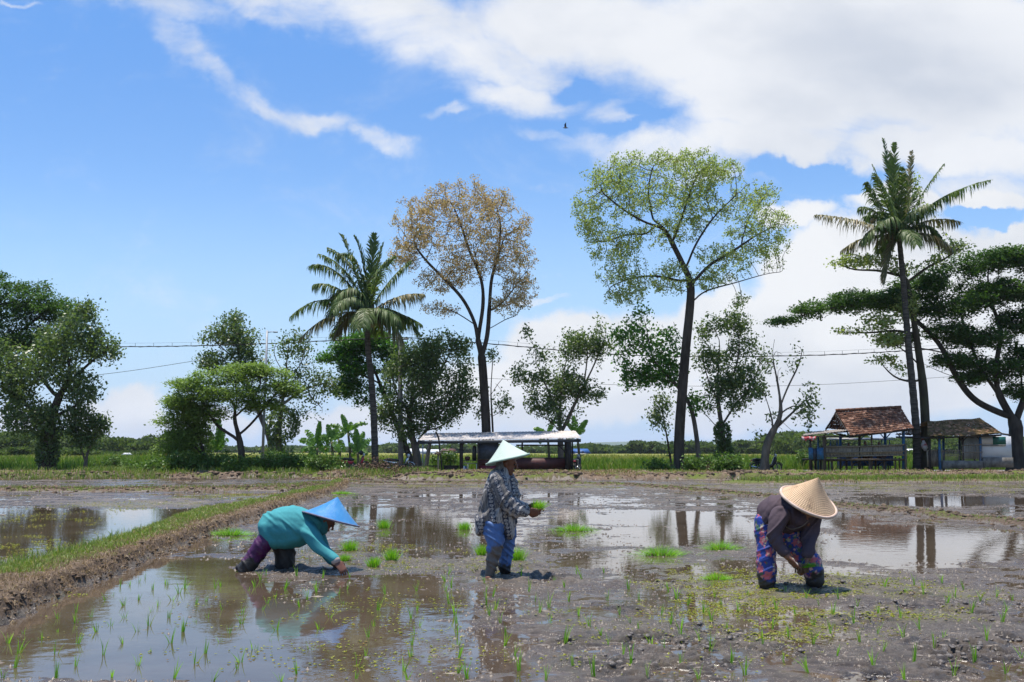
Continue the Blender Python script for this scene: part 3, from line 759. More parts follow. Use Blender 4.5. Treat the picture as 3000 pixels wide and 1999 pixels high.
# rough lumps of dug earth along the low banks
m_lump = mat('dug_earth', (.085, .060, .042), (.17, .125, .09), rough=.9, scale=7, b=.8, bd=.03, spec=.15)
def lumps(xyf, n, lo, hi, seed):
    r = np.random.default_rng(seed); x, y, z = xyf(r, n); n = len(x)
    d = np.array([(math.cos(a) * math.cos(e), math.sin(a) * math.cos(e), math.sin(e)) for e in (-.9, -.1, .7) for a in np.linspace(0, 6.283, 7)[:-1]] + [(0, 0, 1.0)])
    s_ = (lo + (hi - lo) * r.random(n) ** 2)[:, None, None] * np.array([1.3, 1.0, .8]) * r.uniform(.6, 1.3, (n, 1, 3)) * r.uniform(.7, 1.25, (n, 19, 1))
    V_ = (d[None] * s_ + np.stack([x, y, z], -1)[:, None]).reshape(-1, 3); b0 = np.arange(n)[:, None] * 19
    q = [(k * 6 + i, k * 6 + (i + 1) % 6, (k + 1) * 6 + (i + 1) % 6, (k + 1) * 6 + i) for k in range(2) for i in range(6)]; t_ = [(12 + i, 12 + (i + 1) % 6, 18) for i in range(6)]
    return V_, [(b0[:, None] + np.array(q)[None]).reshape(-1, 4), (b0[:, None] + np.array(t_)[None]).reshape(-1, 3)], np.zeros(len(V_))
def edge_xy(r, n):
    x = r.uniform(-32, 30, n); y = 45.8 + 1.8 * (fbm(x * 0.35, x * 0 + 3, oct=3, seed=2) - 0.5) + r.normal(.3, .5, n) + 1.5 * sstep(-x, 6, 9)
    return x, y, HEIGHT(x, y)
parts = [lumps(edge_xy, 3200, .02, .12, 1), lumps(line_xy(RB, .20), 2300, .012, .060, 2), lumps(line_xy(LBk, .35), 1500, .012, .085, 3), lumps(zone_xy(-30, 28, 46, 50, 4, .5), 2500, .02, .11, 4)]
def bund_side(r, n):
    y = 4.7 * (40 / 4.7) ** r.random(n); x = xr(y) + r.normal(-.07, .07, n); return x, y, HEIGHT(x, y)
parts.append(lumps(bund_side, 2200, .005, .026, 5))
V_, F_, r_ = merge(parts)
o = mesh('earth_lumps', V_, F_, m_lump, smooth=False); tag(o, 'dark lumps of dug earth along the low banks', None, kind='stuff')
# ------------------------------------------------------------------ trees
M_bark = mat('bark', (0.075, 0.060, 0.047), (0.040, 0.031, 0.024), rough=0.95, scale=3, b=0.9, bd=0.06, stretch=(1, 1, .3), spec=.15)
M_bark_pale = mat('pale_bark', (0.17, 0.14, 0.11), (0.09, 0.07, 0.055), rough=0.95, scale=3, b=0.8, bd=0.05, stretch=(1, 1, .35), spec=.15)
M_bark_moss = mat('mossy_bark', (0.075, 0.070, 0.040), (0.050, 0.040, 0.028), rough=0.95, scale=2.2, b=0.9, bd=0.06, stretch=(1, 1, .35), spec=.1)
LEAF = {
 'broad': leafmat('broad_leaf', (0.060, 0.105, 0.028), (0.135, 0.185, 0.062), 0.45, rough=0.42, spec=.5, c3_=(0.16, 0.20, 0.10)),
 'dark': leafmat('dark_feather_leaf', (0.032, 0.074, 0.012), (0.072, 0.145, 0.024), 0.40, rough=0.6),
 'light': leafmat('light_feather_leaf', (0.115, 0.185, 0.035), (0.20, 0.285, 0.065), 0.45, rough=0.55),
 'amber': leafmat('amber_leaf', (0.47, 0.31, 0.20), (0.36, 0.28, 0.14), 0.42, rough=0.6, c3_=(0.24, 0.26, 0.08)),
 'lime': leafmat('lime_leaf', (0.23, 0.29, 0.075), (0.36, 0.41, 0.15), 0.45, rough=0.5, c3_=(0.14, 0.09, 0.045)),
 'vivid': leafmat('vivid_leaf', (0.038, 0.110, 0.012), (0.085, 0.205, 0.026), 0.42, rough=0.45, spec=.45),
 'ivy': leafmat('ivy_leaf', (0.035, 0.070, 0.016), (0.075, 0.120, 0.036), 0.3, rough=0.45, spec=.4),
}

def colonize(nodes, par, att, D, di, dk, iters, r, bias=0.12):
    """space colonisation: grows the node list towards the attractors"""
    nodes = [np.array(p) for p in nodes]; par = list(par)
    P_ = np.array(nodes); alive = np.ones(len(att), bool)
    d = np.linalg.norm(att[:, None] - P_[None], axis=2); near = d.argmin(1); nd = d.min(1)
    for it in range(iters):
        act = alive & (nd < di)
        if not act.any():
            act = alive & (nd < di * 6)
            if not act.any(): break
        idx = np.unique(near[act]); new = []
        for i in idx:
            sel = act & (near == i)
            v = att[sel] - P_[i]; v /= np.linalg.norm(v, axis=1, keepdims=True) + 1e-9
            g = v.mean(0) + r.normal(0, bias, 3) + np.array([0, 0, 0.05]); L_ = np.linalg.norm(g)
            if L_ < 1e-3: continue
            new.append((P_[i] + g / L_ * D, i))
        if not new: break
        n0 = len(P_); add = np.array([p for p, _ in new]); par += [i for _, i in new]; P_ = np.concatenate([P_, add])
        d = np.linalg.norm(att[:, None] - add[None], axis=2); m = d.min(1); b = m < nd
        near[b] = n0 + d.argmin(1)[b]; nd = np.minimum(nd, m)
        alive &= nd > dk
    return P_, np.array(par)

def branch_mesh(P_, par, r0, rtip, expo=2.0, minr=0.0):
    n = len(P_); kids = [[] for _ in range(n)]
    for i, p in enumerate(par):
        if p >= 0: kids[p].append(i)
    w = np.zeros(n); hz_ = np.clip((P_[:, 2] - P_[0, 2]) / max(P_[:, 2].max() - P_[0, 2], 1), 0, 1)
    for i in range(n - 1, -1, -1):
        w[i] = max(sum(w[k] for k in kids[i]), 1.0)
    rad = w ** (1 / expo); k_ = (r0 - rtip) / max(rad[0] - 1, 1e-6); rad = rtip + (rad - 1) * k_ * (1 - .42 * hz_)
    V = []; F = []; nv = 0
    stack = [(0, -1)]
    while stack:
        s, fr = stack.pop(); chain = [fr] if fr >= 0 else []
        c = s
        while True:
            chain.append(c)
            if not kids[c]: break
            ks = sorted(kids[c], key=lambda q: -w[q])
            for q in ks[1:]: stack.append((q, c))
            c = ks[0]
        if len(chain) < 2: continue
        pts = P_[chain]; rr = rad[chain].copy()
        if fr >= 0: rr[0] = rr[1]
        if rr.max() < minr: continue
        if len(pts) > 3:
            q = pts.copy(); q[1:-1] = (pts[:-2] + 2 * pts[1:-1] + pts[2:]) / 4
            if fr >= 0: pass
            pts = q
        sd = 9 if rr[0] > .12 else (6 if rr[0] > .04 else 4)
        v, f = tube_mesh(pts, rr, sd, False)
        V.append(v); F += [tuple(i + nv for i in q) for q in f]; nv += len(v)
    return np.concatenate(V), F, rad, kids

def leaves(cent, n_per, spread, size, r, flat=0.0, aspect=0.6, droop=0.0, flatspread=1.0):
    m = len(cent) * n_per
    c = np.repeat(cent, n_per, 0) + r.normal(0, 1, (m, 3)) * spread * np.array([1, 1, flatspread])
    u = r.normal(0, 1, (m, 3)); u[:, 2] = u[:, 2] * (1 - flat) - droop; u /= np.linalg.norm(u, axis=1, keepdims=True)
    w = np.cross(u, r.normal(0, 1, (m, 3)) * np.array([1 - flat, 1 - flat, 1]) + np.array([0, 0, flat * 2])); w /= np.linalg.norm(w, axis=1, keepdims=True) + 1e-9
    s = size * r.uniform(.6, 1.25, (m, 1))
    nrm = np.cross(u, w)
    V = np.stack([c - u * s * .5, c + w * s * aspect * .5 + nrm * s * .08, c + u * s * .5, c - w * s * aspect * .5 + nrm * s * .08], 1).reshape(-1, 3)
    cl = np.repeat(r.random(len(cent)), n_per)
    return V, np.arange(m * 4).reshape(-1, 4), np.repeat(np.clip(.35 * cl + .65 * r.random(m), 0, 1), 4)

def tree(name, label, Y, trunk, crown, kind='broad', bark=None, r0=0.22, n_att=420, leaf=0.19, per=9, spread=0.22, depth=1.0, D=0.38, dk=0.55, di=2.4,
         flat=0.0, gap=0.42, gsc=0.55, seed=1, rtip=0.012, group=None, cat='tree', flatspread=1.0, aspect=.62, extra=None, bias=.12, leaf_on=1.0, expo=1.7, droop=0.0, stub=None, shell=0.0):
    """trunk: list of polylines of (px,py[,dY]); crown: list of (px,py,rx,ry[,dY[,depth m]]) ; all drawn at the distance Y"""
    r = np.random.default_rng(seed); ppm = FD / Y
    base = G(trunk[0][0][0], trunk[0][0][1]) ; base = P(trunk[0][0][0], trunk[0][0][1], Y)
    base[2] = min(base[2], 0.15)
    nodes = []; par = []
    for li, pl in enumerate(trunk):
        pts = np.array([P(q[0], q[1], Y + (q[2] if len(q) > 2 else 0)) for q in pl])
        if li == 0: pts[0] = base
        k = catmull(pts, 6); seg = np.linalg.norm(np.diff(k, axis=0), axis=1).sum(); m = max(int(seg / D), 2)
        t = np.linspace(0, len(k) - 1, m + 1); k = np.stack([np.interp(t, np.arange(len(k)), k[:, a]) for a in range(3)], 1)
        if li == 0:
            nodes += list(k); par += [-1] + list(range(0, len(k) - 1))
        else:
            A_ = np.array(nodes); j = int(np.linalg.norm(A_ - k[0], axis=1).argmin()); n0 = len(nodes)
            nodes += list(k[1:]); par += [j] + list(range(n0, n0 + len(k) - 2))
    area = sum(c[2] * c[3] for c in crown); att = []
    for c in crown:
        m = int(1.7 * n_att * c[2] * c[3] / area) + 3
        dY = c[4] if len(c) > 4 else 0; dep = c[5] if len(c) > 5 else max(min(c[2], 90) / ppm * depth, 0.5)
        d = r.normal(0, 1, (m, 3)); d /= np.linalg.norm(d, axis=1, keepdims=True); d *= (shell + (1 - shell) * r.random((m, 1))) ** (1 / 2.4)
        cc = P(c[0], c[1], Y + dY)
        att.append(cc + d * np.array([c[2] / ppm, dep, c[3] / ppm]))
    att = np.concatenate(att)
    nn = fbm(att[:, 0] * gsc + seed * 3.1, att[:, 1] * gsc, att[:, 2] * gsc, oct=2, seed=seed)
    att = att[nn > gap]
    P_, pa = colonize(nodes, par, att, D, di, dk, 160, r, bias)
    root = empty(name, base, label, cat, group)
    V, F, rad, kids = branch_mesh(P_, pa, r0, rtip, expo)
    # flare at the foot
    fl = np.clip(1 - (V[:, 2] - base[2]) / (r0 * 3.2), 0, 1) ** 2
    V[:, :2] += (V[:, :2] - base[:2]) * fl[:, None] * 0.55
    n0 = len(nodes)
    mesh('trunk', V, F, bark or M_bark, root, world=True)
    tips = P_[n0:][rad[n0:] <= np.quantile(rad[n0:], 0.72) + 1e-6] if len(P_) > n0 + 5 else P_
    ok = np.array([np.min(np.linalg.norm(P_ - a_, axis=1)) < dk * 1.25 for a_ in att])
    tips = np.concatenate([tips, att[ok]])
    if leaf_on < 1: tips = tips[fbm(tips[:, 0] * .6, tips[:, 1] * .6, tips[:, 2] * .6, oct=2, seed=seed + 7) < leaf_on]
    v, f, rn = leaves(tips, per, spread, leaf, r, flat, aspect, droop, flatspread)
    parts = [(v, [f], rn)]
    if extra:
        for (px, py, rx, ry, cnt, sz) in extra:      # leafy clumps of climbers on the stem
            d = r.normal(0, 1, (cnt, 3)); d /= np.linalg.norm(d, axis=1, keepdims=True); d *= r.uniform(.5, 1, (cnt, 1)) ** .5
            cc = P(px, py, Y) + d * np.array([rx / ppm, rx / ppm, ry / ppm]); cc = cc[cc[:, 2] > .1]
            v, f, rn = leaves(cc, 1, .05, sz, r, 0, .75)
            parts.append((v, [f], rn))
    v, f, rn = merge(parts)
    mesh('crown', v, f, LEAF[kind], root, attrs={'rnd': rn}, smooth=False, world=True)
    return root
_tl = 0
def T(*a, **k):
    global _tl
    o = tree(*a, **k); n = sum(len(c.data.vertices) for c in o.children) if False else 0
    return o

# far left
T('rain_tree', 'dark feathery tree at the left edge with flat layered crown reaching out of frame', 62,
  [[(-60, 1075), (-55, 950), (-20, 850), (40, 770), (100, 720)], [(-40, 900), (-90, 800), (-60, 700)], [(10, 800), (110, 800), (170, 760)], [(-20, 850), (-20, 720), (40, 690)]],
  [(60, 700, 110, 36), (-60, 720, 120, 60), (130, 730, 90, 34), (30, 780, 120, 34), (110, 790, 90, 24), (60, 660, 60, 14), (-10, 634, 28, 12), (-100, 800, 90, 50)],
  kind='dark', r0=.34, n_att=900, leaf=0.18, per=20, spread=.24, flat=.5, flatspread=0.42, gap=0.37, gsc=.75, seed=11, dk=.5)
T('broadleaf_tree', 'wide leafy tree with thick ivy covered base at far left', 58,
  [[(108, 1082), (112, 1000), (132, 920), (160, 860), (150, 800)], [(132, 920), (90, 860), (50, 820)], [(140, 900), (200, 840), (250, 800)], [(112, 990), (60, 930), (20, 900)], [(116, 960), (180, 930), (215, 900)]],
  [(160, 780, 75, 70), (235, 800, 40, 38), (100, 850, 90, 60), (30, 900, 55, 60), (190, 890, 45, 40), (60, 960, 50, 50), (120, 960, 60, 50), (195, 715, 30, 28), (10, 830, 40, 60), (180, 960, 20, 20)],
  kind='broad', r0=0.38, n_att=900, leaf=0.2, per=12, spread=0.22, gap=0.41, gsc=.75, seed=12, extra=[(110, 1040, 26, 45, 1500, .17), (112, 985, 30, 40, 900, .17)])
T('small_tree', 'small tree with several thin stems right of the ivy covered tree', 59,
  [[(196, 1076), (200, 1040), (220, 1000), (225, 970)], [(199, 1060), (178, 1010), (170, 970)], [(205, 1030), (240, 985)]],
  [(215, 975, 32, 30), (170, 985, 28, 28), (200, 1010, 34, 22), (185, 945, 20, 16), (238, 975, 14, 16)], kind='broad', bark=M_bark_pale, r0=.12, n_att=230, leaf=.19, per=7, spread=.20, gap=.36, seed=13)
# light green spreading tree
T('shade_tree', 'light green spreading tree with flat airy layers left of the lamp post', 52,
  [[(553, 1096), (556, 1050), (548, 1000), (538, 960), (545, 920), (540, 880)], [(552, 1010), (500, 980), (470, 930), (450, 890)], [(552, 1000), (590, 960), (625, 915), (650, 890)], [(538, 960), (580, 920), (600, 880)], [(545, 930), (510, 900), (500, 870)]],
  [(540, 865, 95, 20), (610, 858, 60, 20), (455, 885, 75, 20), (520, 905, 110, 22), (640, 890, 55, 18), (430, 925, 60, 22), (480, 950, 50, 22), (590, 930, 60, 22), (560, 845, 60, 10), (665, 905, 30, 14)],
  kind='light', r0=.19, n_att=900, leaf=.14, per=18, spread=.18, flat=.6, flatspread=.4, gap=0.33, gsc=.8, seed=14, D=.32, dk=.4, di=2.0)
T('shade_tree', 'drooping light green tree with low hanging branches left of the airy layered tree', 53,
  [[(478, 1092), (470, 1050), (455, 1000), (440, 960), (430, 930)], [(470, 1050), (430, 1010), (395, 990)], [(455, 1000), (420, 960), (400, 930)], [(462, 1020), (490, 990)]],
  [(425, 930, 45, 24), (410, 965, 50, 22), (390, 995, 40, 16), (430, 1010, 55, 24), (460, 975, 40, 30), (400, 1035, 45, 20), (455, 1040, 45, 25), (360, 978, 20, 8)],
  kind='light', r0=.13, n_att=620, leaf=.14, per=15, spread=.18, flat=.5, flatspread=.5, gap=0.42, gsc=.8, seed=15, D=.32, dk=.4, di=2.0)
T('broadleaf_tree', 'tall slender tree with small leaves behind the light green spreading tree', 62,
  [[(625, 1080), (622, 1020), (600, 960), (575, 900), (555, 840), (540, 780)], [(575, 900), (530, 850), (500, 800)], [(555, 840), (500, 790), (480, 770)], [(575, 890), (580, 820)], [(545, 800), (550, 740)]],
  [(540, 760, 42, 38), (490, 770, 32, 30), (560, 790, 50, 40), (500, 830, 45, 28), (540, 735, 20, 16), (590, 810, 35, 40), (560, 850, 50, 30), (475, 835, 20, 20)],
  kind='broad', bark=M_bark_pale, r0=.18, n_att=560, leaf=.18, per=9, spread=0.2, gap=0.46, gsc=.75, seed=16)
T('broadleaf_tree', 'loose open tree with ivy clad lower stem just right of the lamp post', 60,
  [[(640, 1082), (640, 1000), (648, 930), (655, 880), (660, 820), (665, 780)], [(648, 930), (700, 895), (750, 880)], [(655, 880), (690, 840), (700, 800)], [(700, 895), (720, 920), (745, 940)], [(655, 860), (630, 820), (632, 790)]],
  [(655, 790, 38, 36), (640, 830, 30, 40), (690, 800, 25, 40), (720, 870, 40, 30), (700, 900, 50, 26), (735, 930, 34, 32), (690, 950, 30, 20), (760, 880, 24, 30), (665, 760, 25, 12), (670, 870, 30, 25)],
  kind='broad', bark=M_bark_pale, r0=.17, n_att=400, leaf=.18, per=6, spread=.22, gap=.46, gsc=.75, seed=17, extra=[(650, 975, 40, 45, 1900, .16), (632, 1040, 22, 42, 900, .16)])
# behind the first palm
T('feathery_tree', 'green feathery tree with leaning trunk right behind the shorter palm', 64,
  [[(952, 1078), (930, 1020), (905, 960), (880, 900), (860, 850), (840, 810)], [(905, 960), (860, 930), (820, 910)], [(880, 900), (900, 840), (900, 790)], [(860, 850), (800, 810), (770, 800)], [(870, 880), (830, 860), (790, 850)]],
  [(820, 790, 55, 24), (790, 820, 45, 26), (850, 780, 55, 22), (830, 850, 55, 28), (800, 890, 40, 26), (880, 800, 50, 30), (900, 840, 45, 32), (870, 890, 36, 30), (745, 822, 20, 10), (840, 925, 30, 12)],
  kind='vivid', bark=M_bark, r0=.2, n_att=780, leaf=0.19, per=16, spread=0.22, flat=.4, flatspread=.5, gap=0.36, seed=18)
T('broadleaf_tree', 'dense dark tree with forked pale trunks between the shorter palm and amber tree', 61,
  [[(962, 1084), (955, 1030), (940, 980), (945, 920), (950, 860), (960, 800)], [(955, 1030), (985, 980), (1020, 940), (1050, 900)], [(945, 920), (1000, 870), (1030, 820)], [(942, 950), (910, 900), (900, 860)], [(990, 1000), (1040, 960), (1075, 945)]],
  [(960, 810, 60, 40), (1000, 800, 50, 45), (1030, 840, 55, 50), (930, 860, 50, 50), (980, 880, 70, 50), (1050, 900, 38, 50), (920, 930, 45, 40), (1000, 950, 60, 35), (940, 990, 40, 25), (1060, 800, 24, 30), (880, 960, 25, 28)],
  kind='broad', bark=M_bark_pale, r0=0.26, n_att=1050, leaf=.19, per=11, spread=0.21, gap=0.445, gsc=.75, seed=19)
# amber tree
T('tall_tree', 'tall tree with sparse amber and rust coloured leaves behind the roadside stall', 60,
  [[(1117, 1084), (1118, 1000), (1113, 900), (1107, 820), (1098, 780), (1090, 740), (1065, 690), (1030, 650), (1000, 620)], [(1107, 820), (1120, 770), (1125, 700), (1130, 640), (1145, 590), (1160, 540)],
   [(1098, 780), (1110, 700), (1105, 640), (1080, 580), (1060, 520), (1040, 470)], [(1112, 690), (1100, 620), (1085, 560)], [(1123, 720), (1160, 690), (1190, 650)], [(1030, 650), (980, 600), (950, 560)], [(1145, 590), (1150, 520), (1140, 470)], [(1090, 745), (1040, 715), (1000, 710)], [(1120, 760), (1160, 735), (1190, 725)]],
  [(950, 520, 62, 68), (1020, 470, 62, 48), (1075, 440, 55, 34), (1140, 470, 52, 38), (1185, 520, 40, 50), (1100, 520, 80, 45), (1010, 560, 80, 50), (930, 590, 42, 40), (1185, 600, 52, 50), (1195, 660, 44, 40), (1130, 590, 60, 50), (1060, 620, 60, 40), (1010, 710, 50, 16), (1170, 700, 50, 24), (1000, 650, 50, 30)],
  kind='amber', bark=M_bark, r0=.30, n_att=2000, leaf=.12, per=9, spread=0.095, gap=0.37, gsc=.9, seed=20, D=.30, dk=.38, di=1.8, depth=1.3, rtip=.013, expo=1.55)
T('broadleaf_tree', 'thin leafy side stem growing beside the trunk of the amber tree', 60.6,
  [[(1136, 1082), (1132, 980), (1128, 900), (1132, 830), (1130, 800)], [(1130, 900), (1155, 870)], [(1132, 960), (1160, 940)]],
  [(1148, 860, 24, 20), (1135, 815, 18, 20), (1155, 930, 22, 20), (1095, 905, 18, 22), (1150, 895, 16, 26), (1105, 950, 16, 14)], kind='broad', r0=.07, n_att=130, leaf=.18, per=5, spread=.2, gap=.38, seed=21)
T('broadleaf_tree', 'bushy tree with long slender upright branches right of the amber tree', 61,
  [[(1290, 1084), (1288, 1020), (1285, 960), (1260, 900), (1235, 840)], [(1288, 1000), (1320, 930), (1360, 850), (1385, 790), (1395, 760)], [(1285, 970), (1290, 900), (1300, 830)], [(1288, 990), (1255, 960), (1215, 950)], [(1340, 890), (1350, 820), (1345, 780)]],
  [(1235, 820, 44, 32), (1205, 860, 34, 28), (1265, 860, 48, 44), (1325, 800, 48, 38), (1380, 800, 34, 44), (1300, 890, 50, 44), (1350, 900, 40, 26), (1250, 920, 46, 32), (1290, 950, 46, 32), (1380, 905, 14, 8), (1215, 765, 12, 16), (1240, 985, 26, 16), (1380, 740, 24, 20)],
  kind='broad', bark=M_bark_pale, r0=0.2, n_att=720, leaf=0.19, per=11, spread=0.2, gap=.44, gsc=.75, seed=22)
# tall lime tree
T('tall_tree', 'tallest tree with wide pale green crown on a long dark trunk', 57,
  [[(1560, 1094), (1561, 1000), (1568, 900), (1576, 800), (1586, 700), (1586, 650), (1570, 610), (1545, 560), (1525, 525), (1500, 505)], [(1588, 655), (1630, 610), (1680, 580), (1740, 540), (1780, 520)], [(1586, 700), (1620, 670), (1690, 650), (1760, 630), (1800, 625)],
   [(1575, 620), (1600, 560), (1640, 500), (1690, 450)], [(1525, 525), (1480, 510), (1430, 480), (1380, 440)], [(1545, 560), (1570, 490), (1590, 430), (1610, 390)], [(1500, 505), (1490, 440), (1500, 380)], [(1575, 650), (1510, 635), (1450, 640), (1400, 660)], [(1500, 540), (1440, 540), (1380, 560)], [(1560, 790), (1548, 740)], [(1640, 500), (1620, 450)], [(1700, 570), (1720, 500)]],
  [(1390, 420, 62, 48), (1360, 480, 48, 50), (1450, 385, 62, 38), (1520, 375, 60, 32), (1600, 375, 66, 30), (1660, 410, 62, 40), (1450, 460, 80, 50), (1540, 440, 80, 46), (1620, 470, 70, 50), (1730, 450, 62, 38), (1780, 510, 46, 38), (1710, 510, 70, 44), (1760, 560, 60, 30), (1400, 560, 66, 46), (1470, 560, 70, 44), (1680, 590, 80, 30), (1420, 620, 60, 36), (1480, 660, 60, 30), (1540, 640, 50, 40), (1640, 640, 60, 28), (1345, 520, 26, 30), (1430, 680, 44, 22), (1700, 690, 26, 20), (1620, 400, 60, 30), (1560, 520, 60, 40)],
  kind='lime', bark=M_bark, r0=.31, n_att=2400, leaf=0.13, per=9, spread=0.1, gap=0.4, gsc=.85, seed=23, D=.30, dk=.38, di=1.8, depth=1.3, rtip=.013, expo=1.6)
T('bare_branch_tree', 'bare twiggy end of a branch at the right side of the tallest tree', 57,
  [[(1700, 648), (1740, 640), (1780, 622), (1820, 628)]], [(1795, 610, 26, 24), (1815, 625, 22, 16)], kind='lime', r0=.03, n_att=60, leaf=.05, per=1, spread=.05, gap=.2, seed=24, rtip=.006) if False else None
T('climber_tree', 'bright green leafy tree hanging left of the tallest tree', 58.5,
  [[(1608, 1082), (1600, 1000), (1585, 930), (1550, 880), (1500, 830), (1470, 780)], [(1550, 880), (1500, 870), (1450, 850)], [(1500, 830), (1480, 730)], [(1590, 950), (1600, 910)]],
  [(1460, 740, 40, 36), (1470, 790, 50, 40), (1445, 835, 36, 34), (1500, 840, 50, 46), (1480, 870, 44, 24), (1545, 860, 34, 36), (1440, 880, 20, 14), (1530, 790, 34, 40), (1595, 925, 22, 26), (1425, 770, 20, 20)],
  kind='vivid', bark=M_bark_pale, r0=.15, n_att=420, leaf=.22, per=8, spread=.22, gap=.47, gsc=.9, seed=25)
T('broadleaf_tree', 'low thin leafed shrubby tree left of the tallest trunk', 60,
  [[(1545, 1080), (1535, 1020), (1525, 960), (1520, 920)], [(1530, 990), (1510, 960)]],
  [(1520, 930, 22, 26), (1508, 960, 20, 22), (1530, 990, 26, 24), (1535, 1030, 22, 24)], kind='broad', r0=.07, n_att=170, leaf=.18, per=6, spread=.2, gap=.36, seed=26)
T('broadleaf_tree', 'leafy tree with ivy wrapped stem right of the tallest trunk', 59,
  [[(1668, 1078), (1662, 1020), (1658, 980), (1650, 920), (1650, 850), (1655, 780)], [(1658, 980), (1690, 930), (1730, 880), (1750, 820)], [(1650, 990), (1620, 950), (1600, 930)], [(1652, 900), (1690, 850), (1700, 780)], [(1655, 930), (1630, 880), (1615, 830)]],
  [(1640, 760, 36, 34), (1690, 740, 40, 30), (1720, 790, 44, 38), (1660, 810, 46, 42), (1620, 830, 26, 36), (1750, 830, 30, 36), (1700, 860, 50, 38), (1660, 890, 44, 34), (1620, 930, 30, 26), (1730, 900, 30, 24), (1690, 930, 30, 18)],
  kind='broad', bark=M_bark_pale, r0=0.18, n_att=760, leaf=.18, per=9, spread=0.19, gap=0.47, gsc=.75, seed=27, extra=[(1660, 1000, 20, 34, 900, .17), (1665, 1045, 22, 34, 900, .17)])
T('broadleaf_tree', 'half bare crooked tree with a leaning branch left of the huts', 55.5,
  [[(1756, 1087), (1758, 1050), (1764, 1015), (1780, 985), (1795, 950), (1790, 900), (1785, 850)], [(1764, 1012), (1730, 1020), (1705, 1040), (1680, 1066)], [(1780, 985), (1820, 950), (1850, 920), (1870, 905)], [(1780, 985), (1765, 930), (1750, 890)], [(1790, 950), (1830, 930), (1860, 950)], [(1793, 930), (1815, 880), (1835, 840), (1845, 800)], [(1788, 880), (1775, 820), (1780, 780)]],
  [(1835, 895, 30, 20), (1860, 920, 22, 22), (1830, 940, 28, 20), (1850, 965, 20, 14), (1790, 960, 26, 20), (1745, 1000, 20, 14), (1810, 1000, 30, 14), (1780, 850, 34, 40), (1830, 830, 24, 40), (1760, 900, 20, 24)],
  kind='broad', bark=M_bark_pale, r0=.24, n_att=330, leaf=.20, per=8, spread=.22, gap=.36, seed=28, leaf_on=.50)
# umbrella tree on the right
T('rain_tree', 'big dark umbrella shaped tree with flat layered crown at right edge', 58,
  [[(2336, 1078), (2334, 1020), (2332, 965), (2300, 950), (2240, 920), (2200, 870), (2170, 810), (2140, 770), (2080, 720), (1990, 700), (1890, 712), (1800, 740)],
   [(2333, 970), (2352, 920), (2375, 860), (2400, 780), (2380, 700)], [(2332, 975), (2290, 900), (2255, 850), (2230, 790), (2200, 700)], [(2290, 905), (2290, 830), (2300, 760), (2270, 680)], [(2350, 920), (2345, 850), (2330, 780)], [(2170, 810), (2110, 800), (2040, 790)], [(2200, 870), (2150, 850), (2110, 830)]],
  [(1800, 738, 38, 9), (1880, 712, 60, 20), (1955, 695, 70, 26), (2040, 690, 70, 26), (2120, 660, 66, 34), (2180, 640, 80, 30), (2250, 605, 70, 28), (2330, 590, 80, 22), (2400, 600, 60, 40), (2200, 700, 90, 28), (2300, 670, 90, 30), (2160, 760, 70, 26), (2250, 780, 80, 26), (2340, 740, 60, 30), (2200, 830, 60, 20), (2290, 850, 80, 24), (2370, 820, 60, 30), (2060, 780, 44, 14), (2350, 900, 40, 20), (2130, 720, 50, 20), (2410, 700, 60, 60), (2230, 870, 40, 12)],
  kind='dark', bark=M_bark, r0=.42, n_att=2300, leaf=.17, per=24, spread=.22, flat=.5, flatspread=.45, gap=.38, gsc=.7, seed=29, D=.40, dk=.48, di=2.2, depth=1.1, expo=1.75)
T('tall_tree', 'mossy grey trunked tree with few pale leaves standing against the taller palm', 56.5,
  [[(2128, 1078), (2127, 1000), (2122, 900), (2112, 820), (2100, 740), (2085, 650), (2080, 600)], [(2085, 650), (2130, 615), (2180, 590), (2220, 555)], [(2083, 640), (2020, 622), (1960, 620), (1915, 600)], [(2105, 770), (2060, 760), (2000, 765), (1935, 765)], [(2115, 840), (2070, 800), (2030, 780)], [(2120, 880), (2060, 870), (2020, 830)]],
  [(1950, 600, 50, 16), (2020, 600, 50, 14), (2140, 600, 40, 14), (2190, 570, 40, 18), (2020, 740, 40, 24), (1960, 762, 40, 7), (2040, 780, 40, 24), (2020, 825, 40, 10), (2060, 850, 30, 16), (2080, 700, 30, 40), (2100, 430, 6, 40), (2075, 620, 30, 14)],
  kind='lime', bark=M_bark_moss, r0=.27, n_att=420, leaf=.20, per=6, spread=.17, gap=.34, seed=30, depth=.7, rtip=.012, flat=.3, flatspread=.6)

